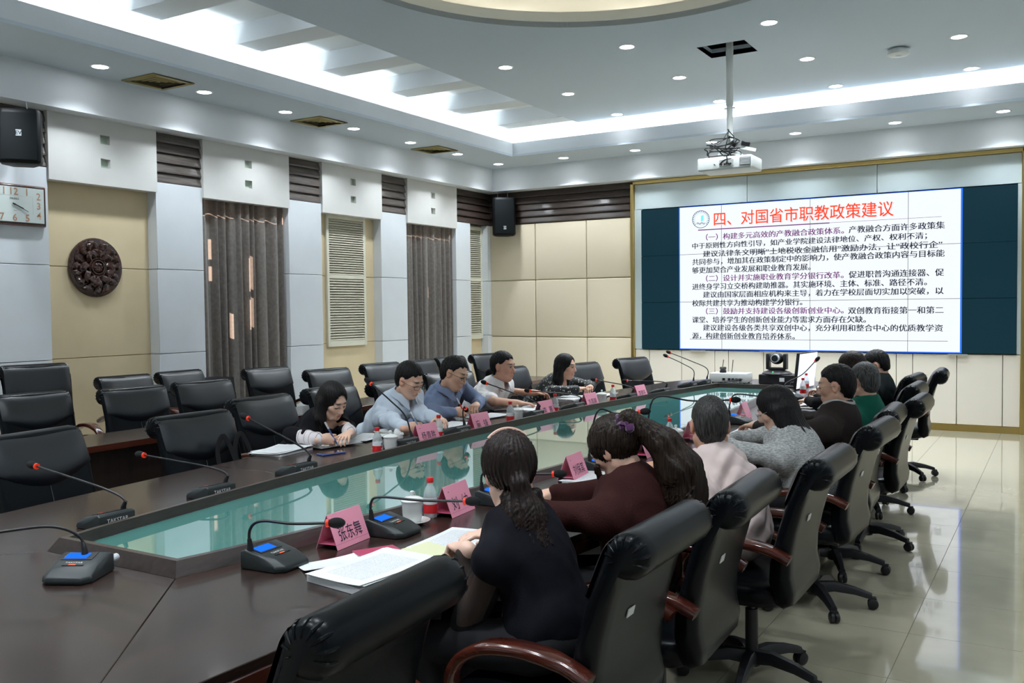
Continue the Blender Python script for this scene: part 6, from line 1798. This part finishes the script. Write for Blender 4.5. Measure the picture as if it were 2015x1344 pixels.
    # ---- glasses
    if glasses:
        gm = mat('spectacle_frame', (0.03, 0.025, 0.02), 0.35, metal=0.6) if glasses != 'silver' else mat('spectacle_silver', (0.4, 0.4, 0.4), 0.3, metal=0.9)
        gl = empty('spectacles'); gl.parent = root
        g = G()
        for s in (-1, 1):
            ring = [HP(0.112 - 0.012 * abs(math.cos(a)) * (1 if math.cos(a) > 0 else 0), s * (0.034 + 0.025 * math.cos(a)), -0.004 + 0.017 * math.sin(a)) for a in [2 * math.pi * i / 20 for i in range(21)]]
            g.tube(ring, 0.0016, 6)
            g.tube([HP(0.100, s * 0.058, 0.002), HP(0.05, s * 0.080, 0.004), HP(-0.012, s * 0.086, 0.006)], 0.0016, 6)
        g.tube([HP(0.112, -0.010, 0.0), HP(0.114, 0, 0.003), HP(0.112, 0.010, 0.0)], 0.0016, 6)
        fr = g.obj('spectacle_frame', gm, gl, smooth=True)
        for s in (-1, 1):
            G().add([HP(0.1105 - 0.012 * abs(math.cos(a)) * (1 if math.cos(a) > 0 else 0), s * (0.034 + 0.024 * math.cos(a)), -0.004 + 0.016 * math.sin(a)) for a in [2 * math.pi * i / 20 for i in range(20)]], [tuple(range(20))]).obj('lens', mat('spectacle_lens', (0.9, 0.95, 0.95), 0.02, trans=1.0, ior=1.05, alpha=0.25), gl)
    if extra: extra(root, HP, arms, Hc, R, N, su, fw, lat)
    root['arms'] = 0; del root['arms']
    PEOPLE.append((root, arms))
    return root, arms, HP

def hair_fn(root, spec, HP, Hc, R, sc, N, su, fw, lat, h):
    kind = spec['kind']; m_ = spec['mat']; hh = max(0.0040, h * 0.85)
    lo = Hc - 0.20; hi = Hc + 0.20
    if kind != 'short': lo = lo - V3(0.12, 0.06, 0.34)
    F = Field(lo, hi, hh)
    th = spec.get('th', 0.012)
    ts = th * (0.45 if kind == 'short' else 0.95)
    F.ell(HP(-0.014, 0, 0.036), V3(0.098 + th, 0.0765 + ts, 0.089 + th * 1.15) * sc, R, 0.01)
    if kind == 'short':
        F.ell(HP(-0.048, 0, -0.008), V3(0.060 + th * 0.45, 0.066 + th * 0.2, 0.080) * sc, R, 0.02)
        q = spec.get('quiff', 0.0)
        if q: F.cone(HP(0.045, -0.035, 0.105), HP(0.055, 0.03, 0.108), 0.022 + q, 0.022 + q, 0.03)
    # cut away the face
    X, Y, Z = F.ax[0][:, None, None] - Hc[0], F.ax[1][None, :, None] - Hc[1], F.ax[2][None, None, :] - Hc[2]
    x = (R[0][0] * X + R[1][0] * Y + R[2][0] * Z) / sc; y = (R[0][1] * X + R[1][1] * Y + R[2][1] * Z) / sc; z = (R[0][2] * X + R[1][2] * Y + R[2][2] * Z) / sc
    if kind == 'short':
        hl = spec.get('hairline', 0.0)
        # rounded front hairline with temple corners, sideburns, ear arch and nape
        ay_ = np.abs(y)
        front = 0.78 * x - 0.62 * z - (0.006 + hl) + 0.9 * np.maximum(0, ay_ - 0.040) * np.clip((x - 0.02) * 30, 0, 1) + 0.004 * np.sin(170 * y + 60 * x)
        burn = np.minimum(x - 0.020, 0.2) + 0 * z
        side = np.where(z < 0.030, np.maximum(front, burn - 0.0), front)
        nape = -(z + spec.get('nape', 0.085) + 0.25 * (x + 0.05))
        ear = 0.036 - np.sqrt((x + 0.004) ** 2 + ((ay_ - 0.085) * 0.8) ** 2 + ((z + 0.012) * 0.8) ** 2)
        fade = -(z + 0.030 + 0.9 * np.maximum(0, -x - 0.03))
        cut = np.maximum.reduce([side + 0 * y, nape * np.ones_like(x + y), ear, np.where(x > -0.045, fade, -1.0)])
        c2 = (cut * sc).astype(np.float32); kk = 0.010; hb = np.maximum(kk - np.abs(F.v - c2), 0) / kk
        F.v = np.maximum(F.v, c2) + hb * hb * kk * 0.25
    else:
        op = spec.get('open', (0.075, 0.056, 0.098))
        k0 = np.sqrt(((x - 0.105) / op[0]) ** 2 + (y / op[1]) ** 2 + ((z + 0.024) / op[2]) ** 2)
        face = (1 - k0) * 0.05
        low = np.maximum(-(z + 0.10), x - 0.2)
        c2 = (np.maximum(face, low) * sc).astype(np.float32); kk = 0.010; hb = np.maximum(kk - np.abs(F.v - c2), 0) / kk
        F.v = np.maximum(F.v, c2) + hb * hb * kk * 0.25
    dn = V3(0, 0, -1)
    if kind in ('long', 'wavy'):
        L_ = spec.get('len', 0.30); fwdh = R @ V3(1, 0, 0); lt = R @ V3(0, 1, 0); up = R @ V3(0, 0, 1)
        back = spec.get('back', V3(-0.03, 0, 0)); w = spec.get('w', 1.0)
        ends = []
        for s, off, ln in ((1, 0.070, L_), (-1, 0.070, L_), (0.55, 0.05, L_ * 1.03), (-0.55, 0.05, L_ * 1.03), (0, 0, L_ * 1.05)):
            bx = -0.015 if abs(s) == 1 else (-0.07 if s else -0.085)
            a = HP(bx, s * 0.074 if abs(s) == 1 else s * 0.085, -0.01)
            sl = spec.get('sides', (1, 1))
            if s == 1: ln = L_ * sl[0]
            if s == -1: ln = L_ * sl[1]
            mid_ = a + dn * ln * 0.45 + back * 0.5 + lt * s * 0.010
            b = a + dn * ln + back + lt * (s * 0.012)
            r = (0.034 if abs(s) == 1 else 0.040) * w
            F.cone(a, mid_, r, r * 0.98, 0.03); F.cone(mid_, b, r * 0.98, r * spec.get('taper', 0.55), 0.03)
    if kind == 'pony':
        pts = [np.array(HP(*p)) for p in spec['root']] + [Hc + V3(*p) for p in spec['tail']]
        F.chain(pts, spec['rad'], 0.02)
    for a, b, r1, r2 in spec.get('locks', ()):
        F.cone(Hc + V3(*a), Hc + V3(*b), r1, r2, 0.012)
    amp = spec.get('amp', 0.0022); fr = spec.get('freq', 1.0); wv = spec.get('wave', 0.0)
    def rip(X, Y, Z):
        x_, y_, z_ = X - Hc[0], Y - Hc[1], Z - Hc[2]
        a = np.arctan2(y_, x_ + 0.02)
        low_ = np.clip((-z_ - 0.03) / 0.12, 0, 1) * wv
        s1 = np.sin(44 * fr * a + 9 * np.sin(6 * z_) + 5 * low_ * np.sin(26 * z_ + 2 * a)) * 0.6 + np.sin(93 * fr * a + 14 * z_ + 7 * low_ * np.sin(33 * z_ + 40 * x_)) * 0.4
        s2 = np.sin(120 * x_ + 25 * np.sin(18 * z_ + 30 * y_)) * np.sin(110 * y_ + 22 * np.sin(21 * z_ + 26 * x_)) * low_
        s3 = np.sin(190 * x_ + 3 * np.sin(90 * y_)) * np.sin(180 * y_ + 70 * z_) * spec.get('tousle', 0.0)
        return -amp * (s1 + 2.2 * s2 + s3)
    F.ripple(rip)
    me, _ = F.mesh('hair')
    mobj('hair', me, m_, root)
def cloth(name, col, rough=0.85, bump=0.15, bscale=350, var=0.05, sheen=0.0): return mat(name, col, rough, spec=0.15, bump=bump, bscale=bscale, var=var, vscale=12, sheen=sheen)
HB = hair_material('hair_black', (0.004, 0.0035, 0.004), (0.012, 0.010, 0.010))
HBR = hair_material('hair_brown', (0.007, 0.0035, 0.003), (0.030, 0.016, 0.013))
HFZ = hair_material('hair_frizzy', (0.006, 0.004, 0.003), (0.045, 0.026, 0.016))
HGR = hair_material('hair_greying', (0.012, 0.011, 0.011), (0.085, 0.080, 0.075))
HGR2 = hair_material('hair_grey', (0.020, 0.020, 0.020), (0.16, 0.16, 0.16))
def dotted():
    m, nt, b = nodes_of('dotted_blouse'); L = nt.links
    tc = nt.nodes.new('ShaderNodeTexCoord'); vo = nt.nodes.new('ShaderNodeTexVoronoi'); vo.inputs['Scale'].default_value = 42
    mp = nt.nodes.new('ShaderNodeMapping'); mp.inputs['Scale'].default_value = (1.0, 1.5, 0.75); L.new(tc.outputs['Object'], mp.inputs[0]); L.new(mp.outputs[0], vo.inputs['Vector'])
    lt = nt.nodes.new('ShaderNodeMath'); lt.operation = 'LESS_THAN'; lt.inputs[1].default_value = 0.24; L.new(vo.outputs['Distance'], lt.inputs[0])
    mx = nt.nodes.new('ShaderNodeMix'); mx.data_type = 'RGBA'; L.new(lt.outputs[0], mx.inputs[0]); mx.inputs[6].default_value = (0.006, 0.009, 0.012, 1); mx.inputs[7].default_value = (0.62, 0.58, 0.48, 1)
    L.new(mx.outputs[2], b.inputs['Base Color']); b.inputs['Roughness'].default_value = 0.6
    return m
def heather(name, c1, c2, scale=60, stretch=(1, 1, 6)):
    m, nt, b = nodes_of(name); L = nt.links
    tc = nt.nodes.new('ShaderNodeTexCoord'); mp = nt.nodes.new('ShaderNodeMapping'); mp.inputs['Scale'].default_value = stretch
    n = nt.nodes.new('ShaderNodeTexNoise'); n.inputs['Scale'].default_value = scale; n.inputs['Detail'].default_value = 6
    L.new(tc.outputs['Object'], mp.inputs[0]); L.new(mp.outputs[0], n.inputs['Vector'])
    cr = nt.nodes.new('ShaderNodeValToRGB'); cr.color_ramp.elements[0].position = 0.38; cr.color_ramp.elements[1].position = 0.62
    cr.color_ramp.elements[0].color = (*c1, 1); cr.color_ramp.elements[1].color = (*c2, 1); L.new(n.outputs['Fac'], cr.inputs[0]); L.new(cr.outputs[0], b.inputs['Base Color'])
    b.inputs['Roughness'].default_value = 0.9
    return m
def sheer(name):
    m, nt, b = nodes_of(name); L = nt.links
    b.inputs['Base Color'].default_value = (0.01, 0.01, 0.012, 1); b.inputs['Roughness'].default_value = 0.8
    t = nt.nodes.new('ShaderNodeBsdfTransparent'); mx = nt.nodes.new('ShaderNodeMixShader'); mx.inputs[0].default_value = 0.74
    L.new(t.outputs[0], mx.inputs[1]); L.new(b.outputs[0], mx.inputs[2]); L.new(mx.outputs[0], nt.nodes['Material Output'].inputs[0])
    return m
def checked():
    m, nt, b = nodes_of('checked_cuff'); L = nt.links
    tc = nt.nodes.new('ShaderNodeTexCoord'); sp = nt.nodes.new('ShaderNodeSeparateXYZ'); L.new(tc.outputs['Object'], sp.inputs[0]); acc = None
    for ax, f in (('X', 24), ('Y', 20)):
        a = nt.nodes.new('ShaderNodeMath'); a.operation = 'MULTIPLY'; a.inputs[1].default_value = f; L.new(sp.outputs[ax], a.inputs[0])
        c = nt.nodes.new('ShaderNodeMath'); c.operation = 'FRACT'; L.new(a.outputs[0], c.inputs[0])
        d = nt.nodes.new('ShaderNodeMath'); d.operation = 'LESS_THAN'; d.inputs[1].default_value = 0.07; L.new(c.outputs[0], d.inputs[0])
        if acc is None: acc = d.outputs[0]
        else:
            e = nt.nodes.new('ShaderNodeMath'); e.operation = 'MAXIMUM'; L.new(acc, e.inputs[0]); L.new(d.outputs[0], e.inputs[1]); acc = e.outputs[0]
    mx = nt.nodes.new('ShaderNodeMix'); mx.data_type = 'RGBA'; L.new(acc, mx.inputs[0]); mx.inputs[6].default_value = (0.66, 0.60, 0.60, 1); mx.inputs[7].default_value = (0.08, 0.07, 0.08, 1)
    L.new(mx.outputs[2], b.inputs['Base Color']); b.inputs['Roughness'].default_value = 0.7
    return m

def loc_of(world, loc, rz):
    d = Vector(world) - Vector(loc); c, s = math.cos(-rz), math.sin(-rz)
    return (d.x * c - d.y * s, d.x * s + d.y * c, world[2])
def dirl(v, rz):
    c, s = math.cos(-rz), math.sin(-rz); return (v[0] * c - v[1] * s, v[0] * s + v[1] * c, v[2])
def hand_px(px, py, loc, rz, d, pose, z=None, pole=None):
    p = atz(px, py, TZ + dict(write=0.055, curl=0.080, rest=0.066, flat=0.048)[pose] if z is None else z)
    return (loc_of(p, loc, rz), dirl(d, rz), pose) + ((pole,) if pole else ())

# ---------------------------------------------------------------- left side
def held_pen(arms, root, s, label, col, group='pens held in hands'):
    el, wr, d, pose = arms[s]
    Mw = Matrix.Translation(root.location) @ Matrix.Rotation(root.rotation_euler.z, 4, 'Z')
    tip = Vector(wr) + Vector(d) * 0.105 + Vector((0, 0, -0.030)); tip.z = TZ + 0.016
    top = Vector(wr) + Vector(d) * 0.03 + Vector((0, 0, 0.105))
    pen(Mw @ tip, Mw @ top, label, col, group)

loc, rz = (-4.37, 4.49, 0), 0.0
hd = loc_of(atx(655, 789, -3.99), loc, rz)
blk = cloth('black_wool', (0.006, 0.006, 0.008))
r_, a_, _ = person('woman with long black hair in a black top with checked cuffs, writing', loc, rz, hd, (-6, 26, 6), dict(name='jumper', mat=blk, sleeves='threequarter', inner_cuff=checked(), neck_r=0.056, ease=0.014),
       [hand_px(697, 861, loc, rz, (0.35, -0.9, -0.05), 'rest'), hand_px(630, 866, loc, rz, (0.55, 0.80, 0.0), 'write')],
       dict(kind='long', mat=HB, len=0.235, back=V3(-0.02, 0, 0), sides=(0.6, 0.98), w=0.90, th=0.012, open=(0.088, 0.060, 0.118)), fem=True, skin=(0.779, 0.492, 0.362), lips=(0.42, 0.16, 0.14))
held_pen(a_, r_, -1, 'blue and white pen held by the writing woman in black', (0.06, 0.12, 0.35))

lb_ = cloth('light_blue_cotton', (0.58, 0.65, 0.74), bump=0.08)
loc = (-4.42, 5.32, 0); hd = loc_of(atx(806, 749, -3.95), loc, rz)
r_, a_, _ = person('man in glasses and a light blue shirt, writing with his head bent', loc, rz, hd, (-2, 24, 3), dict(mat=lb_, sleeves='long', collar=lb_, collar_up=0.012, ease=0.016, amp=0.0085),
       [hand_px(862, 824, loc, rz, (0.75, -0.6, 0.0), 'rest', None, (-0.8, 0.3, -0.3)), hand_px(808, 846, loc, rz, (0.6, 0.75, 0.0), 'write')],
       dict(kind='short', mat=HB, th=0.014, hairline=0.006, quiff=0.0, tousle=0.6), glasses='dark', skin=(0.765, 0.465, 0.329))
held_pen(a_, r_, -1, 'pale blue pen held by the man in light blue', (0.25, 0.4, 0.6))

bl_ = cloth('blue_cotton', (0.22, 0.275, 0.41), bump=0.08)
loc = (-4.41, 5.97, 0); hd = loc_of(atx(894, 736, -3.95), loc, rz)
def watch(root, HP, arms, Hc, R, N, su, fw, lat):
    el, wr, d, pose = arms[1]; c = Vector(el + (wr - el) * 0.97); ax = Vector(nrm(wr - el))
    a = ax.orthogonal().normalized(); b = ax.cross(a)
    w = empty('wristwatch'); w.parent = root
    G().tube([c + (a * math.cos(t) + b * math.sin(t)) * 0.031 for t in [2 * math.pi * i / 20 for i in range(21)]], 0.006, 8).obj('strap', M_PLAST, w, smooth=True)
    G().ball(c + Vector((0, 0, 0.033)), (0.018, 0.018, 0.006)).obj('watch_case', M_LOGO, w, smooth=True)
r_, a_, _ = person('man in glasses and a darker blue shirt, holding a red pen', loc, rz, hd, (6, 20, -6), dict(mat=bl_, sleeves='long', collar=bl_, collar_up=0.012, ease=0.018, amp=0.0085),
       [hand_px(938, 797, loc, rz, (0.3, -0.95, 0.0), 'curl'), hand_px(892, 812, loc, rz, (0.55, 0.80, 0.0), 'write', None, (-0.8, -0.3, -0.3))],
       dict(kind='short', mat=HB, th=0.014, hairline=0.001, quiff=0.0, tousle=1.2), glasses='dark', skin=(0.695, 0.410, 0.275), extra=watch)
held_pen(a_, r_, -1, 'red pen held by the man in darker blue', (0.6, 0.02, 0.02))

wh_ = cloth('white_cotton', (0.80, 0.76, 0.75), bump=0.08)
loc = (-4.40, 6.62, 0); hd = loc_of(atx(990, 722, -4.03), loc, rz)
person('man in a white short-sleeved shirt looking towards the screen', loc, rz, hd, (3, 3, 0), dict(mat=wh_, sleeves='short', collar=wh_, collar_up=0.010, ease=0.018, amp=0.0075),
       [hand_px(1050, 773, loc, rz, (0.65, 0.75, 0.0), 'rest', TZ + 0.070), hand_px(1016, 793, loc, rz, (0.75, 0.65, -0.05), 'flat')],
       dict(kind='short', mat=HB, th=0.011, hairline=0.006, quiff=0.0, tousle=0.8), skin=(0.640, 0.355, 0.242), eyes='open')

db_ = dotted()
loc = (-4.38, 7.72, 0); hd = loc_of(atx(1113, 722, -3.98), loc, rz)
person('woman with black hair in a black blouse with pale dots, hands folded', loc, rz, hd, (4, 3, 0), dict(name='blouse', mat=db_, sleeves='long', neck_r=0.058, ease=0.016, cuff=0.042),
       [hand_px(1162, 762, loc, rz, (0.3, -0.9, 0.15), 'curl'), hand_px(1136, 767, loc, rz, (0.5, 0.85, 0.2), 'curl')],
       dict(kind='long', mat=HB, len=0.26, back=V3(-0.02, 0, 0), sides=(0.9, 0.95), w=0.85, th=0.011, open=(0.086, 0.062, 0.112)), fem=True, skin=(0.695, 0.410, 0.295), eyes='open', h=0.0052)

# ---------------------------------------------------------------- right side
rz = PI
loc = (-1.34, 2.42, 0); hd = loc_of(aty(1002, 930, 2.46), loc, rz)
nav = cloth('navy_black', (0.007, 0.007, 0.011))
def band(root, HP, arms, Hc, R, N, su, fw, lat):
    pts = [HP(-0.012 - 0.012 * math.sin(a), 0.0965 * math.cos(a), 0.036 + 0.1098 * math.sin(a)) for a in [math.radians(d) for d in range(48, 135, 6)]]
    G().ribbon(pts, 0.014, 0.005, tuple(R @ V3(1, 0, 0))).obj('hairband', mat('pink_band', (0.66, 0.40, 0.32), 0.4), root, smooth=True) if False else G().tube(pts, 0.0065, 8).obj('hairband', mat('pink_band', (0.66, 0.40, 0.32), 0.4), root, smooth=True)
    G().ball(HP(-0.118, 0.0, -0.045), (0.022, 0.026, 0.014), 12, 8).obj('hair_tie', mat('brown_tie', (0.10, 0.05, 0.04), 0.6), root, smooth=True)
person('woman with a pink hairband and wavy brown ponytail in a dark top with sheer sleeves', loc, rz, hd, (-44, 14, -2), dict(name='top', mat=nav, sleeves=None, sheer=sheer('sheer_black'), neck_r=0.055, ease=0.012),
       [hand_px(918, 1082, loc, rz, (-0.85, 0.45, 0.0), 'curl', TZ + 0.080, (-0.75, 0.35, -0.7)), ((0.30, -0.16, TZ + 0.070), (0.6, 0.7, 0), 'rest')],
       dict(kind='pony', mat=HBR, th=0.017, open=(0.080, 0.060, 0.105), root=[(-0.085, 0, -0.02), (-0.118, 0, -0.045)],
            tail=[(-0.098, 0.070, -0.115), (-0.115, 0.062, -0.22), (-0.135, 0.05, -0.34), (-0.145, 0.04, -0.46)], rad=[0.045, 0.024, 0.062, 0.086, 0.092, 0.040], amp=0.0036, wave=0.55, freq=0.8,
            locks=[((-0.04, 0.085, -0.06), (-0.085, 0.125, -0.19), 0.020, 0.030), ((-0.085, 0.125, -0.19), (-0.12, 0.115, -0.42), 0.032, 0.014), ((-0.10, 0.01, -0.06), (-0.135, -0.005, -0.20), 0.022, 0.034), ((-0.135, -0.005, -0.20), (-0.16, -0.015, -0.43), 0.034, 0.014)]),
       fem=True, h=0.0045, skin=(0.779, 0.505, 0.389), extra=band)

loc = (-1.325, 3.08, 0); hd = loc_of(aty(1212, 885, 3.10), loc, rz)
mar = cloth('maroon_knit', (0.036, 0.010, 0.009), bump=0.35, bscale=220)
def scrunchie(root, HP, arms, Hc, R, N, su, fw, lat):
    c = Vector(HP(-0.108, -0.004, 0.062)); ax = Vector(R @ V3(-0.85, 0, 0.5)).normalized(); a = ax.orthogonal().normalized(); b = ax.cross(a)
    pts = []; n = 72
    g = G(); rs = []
    for i in range(n + 1):
        t = 2 * math.pi * i / n
        rr = 0.034 + 0.010 * math.sin(9 * t); pts.append(c + (a * math.cos(t) + b * math.sin(t)) * rr + ax * (0.008 * math.sin(13 * t))); rs.append(0.017 + 0.006 * math.sin(17 * t + 1))
    g.tube(pts, rs, 8).obj('scrunchie', cloth('purple_velvet', (0.055, 0.006, 0.06), sheen=0.8), root, smooth=True)
person('woman in a maroon jumper with a purple scrunchie and frizzy ponytail', loc, rz, hd, (-12, 32, -4), dict(name='jumper', mat=mar, sleeves='long', neck_r=0.055, ease=0.022, amp=0.003),
       [((0.44, 0.02, TZ + 0.070), (0.8, -0.4, 0), 'rest'), ((0.44, -0.16, TZ + 0.070), (0.8, 0.3, 0), 'rest')],
       dict(kind='pony', mat=HFZ, th=0.014, open=(0.078, 0.058, 0.10), root=[(-0.09, 0, 0.05), (-0.125, 0, 0.075)],
            tail=[(-0.19, -0.015, 0.03), (-0.235, -0.03, -0.06), (-0.255, -0.05, -0.16), (-0.265, -0.06, -0.25), (-0.26, -0.06, -0.31)], rad=[0.04, 0.030, 0.058, 0.082, 0.092, 0.075, 0.03], amp=0.005, wave=0.35, freq=1.1,
            locks=[((0.05, 0.06, -0.06), (0.03, 0.03, -0.17), 0.012, 0.005)]),
       fem=True, h=0.0045, skin=(0.695, 0.423, 0.309), extra=scrunchie)

loc = (-1.20, 3.84, 0); hd = loc_of(aty(1397, 838, 3.84), loc, rz)
pk_ = cloth('pale_pink_cotton', (0.66, 0.53, 0.50), bump=0.1)
person('man with short greying hair in a pale pink shirt, seen from behind', loc, rz, hd, (-64, 8, 0), dict(mat=pk_, sleeves='long', collar=pk_, collar_up=0.010, ease=0.022, amp=0.0095),
       [((0.44, 0.10, TZ + 0.070), (0.9, -0.3, 0), 'rest'), ((0.44, -0.20, TZ + 0.070), (0.8, 0.3, 0), 'rest')],
       dict(kind='short', mat=HGR, th=0.008, hairline=0.0, nape=0.09), h=0.0048, skin=(0.584, 0.328, 0.221), trousers=(0.40, 0.33, 0.31))

loc = (-1.15, 4.92, 0); hd = loc_of(aty(1527, 806, 4.92), loc, rz)
hea = heather('grey_heather', (0.27, 0.275, 0.27), (0.54, 0.54, 0.52), 55, (1.2, 1.2, 4))
person('woman with long straight dark hair and glasses in a grey heather cardigan', loc, rz, hd, (2, 22, 0), dict(name='cardigan', mat=hea, sleeves='long', neck_r=0.055, ease=0.022),
       [((0.46, 0.04, TZ + 0.070), (0.9, -0.3, 0), 'rest'), ((0.46, -0.16, TZ + 0.070), (0.8, 0.3, 0), 'rest')],
       dict(kind='long', mat=HB, len=0.30, back=V3(-0.13, 0, 0), sides=(0.98, 0.98), w=1.0, th=0.014, open=(0.082, 0.058, 0.105),
            locks=[((-0.09, 0.075, -0.18), (-0.14, 0.085, -0.31), 0.02, 0.005), ((-0.06, 0.075, -0.16), (-0.085, 0.10, -0.27), 0.018, 0.005), ((-0.15, 0.05, -0.22), (-0.20, 0.06, -0.33), 0.022, 0.005)]),
       fem=True, skin=(0.779, 0.492, 0.362), lips=(0.5, 0.14, 0.18), glasses='silver')

loc = (-1.21, 5.70, 0); hd = loc_of(aty(1645, 760, 5.68), loc, rz)
brn = cloth('brown_wool', (0.030, 0.023, 0.021), bump=0.3, bscale=300)
person('man with glasses in a dark brown jacket over a grey collar', loc, rz, hd, (2, 6, 0), dict(name='jacket', mat=brn, sleeves='long', collar=cloth('grey_collar', (0.42, 0.43, 0.42)), collar_up=0.022, ease=0.024, amp=0.003),
       [((0.42, 0.02, TZ + 0.070), (0.9, -0.3, 0), 'rest'), ((0.42, -0.18, TZ + 0.070), (0.8, 0.3, 0), 'rest')],
       dict(kind='short', mat=HB, th=0.010, hairline=0.004, nape=0.09, tousle=0.8), h=0.005, skin=(0.695, 0.410, 0.288), glasses='silver')

loc = (-1.17, 6.42, 0); hd = loc_of(aty(1700, 752, 6.42), loc, rz)
grn = cloth('green_knit', (0.008, 0.10, 0.065), bump=0.3, bscale=250)
r_, a_, _ = person('grey-haired man in a green jumper with dark collar, hands on the table', loc, rz, hd, (-36, 10, 0), dict(name='jumper', mat=grn, sleeves='long', collar=cloth('dark_collar', (0.012, 0.012, 0.016)), collar_h=0.025, collar_up=0.012, ease=0.018),
       [hand_px(1622, 800, loc, rz, (-0.85, 0.35, 0.1), 'curl', TZ + 0.080), hand_px(1640, 792, loc, rz, (-0.8, 0.1, 0.1), 'curl', TZ + 0.082)],
       dict(kind='short', mat=HGR2, th=0.010, hairline=0.002, nape=0.09), h=0.0055, skin=(0.668, 0.396, 0.282))

loc = (-1.28, 7.40, 0); hd = loc_of(aty(1676, 724, 7.42), loc, rz)
person('woman with black hair of whom mainly the crown shows, behind the men', loc, rz, hd, (0, 14, 0), dict(name='top', mat=blk, sleeves='long', neck_r=0.055, ease=0.014),
       [((0.42, 0.05, TZ + 0.070), (0.9, -0.3, 0), 'rest'), ((0.42, -0.16, TZ + 0.070), (0.8, 0.3, 0), 'rest')],
       dict(kind='long', mat=HBR, len=0.30, back=V3(-0.10, 0, 0), w=1.0, th=0.014), fem=True, h=0.0058, skin=(0.723, 0.451, 0.336))

loc = (-1.39, 8.36, 0); hd = loc_of(aty(1724, 719, 8.40), loc, rz)
bk2 = cloth('black_cotton', (0.008, 0.012, 0.013))
person('man with glasses in a black shirt at the far end of the right row', loc, rz, hd, (4, 20, 0), dict(mat=bk2, sleeves='long', collar=bk2, ease=0.016),
       [((0.42, 0.05, TZ + 0.070), (0.9, -0.3, 0), 'rest'), ((0.42, -0.18, TZ + 0.070), (0.8, 0.3, 0), 'rest')],
       dict(kind='short', mat=HB, th=0.010, hairline=0.004, nape=0.08, tousle=0.8), h=0.0058, skin=(0.723, 0.437, 0.316), glasses='dark')
# folded blue mask lying by the hands
mk = tag(sheet_mesh and mobj('face_mask', sheet_mesh('face_mask', 0.17, 0.09, 0.02, 4), mat('mask_blue', (0.25, 0.45, 0.55), 0.7)), 'pale blue face mask lying before the hands of the man in green', 'face mask')
mk.location = onT(1582, 800); mk.rotation_euler = (0, 0, 0.6)
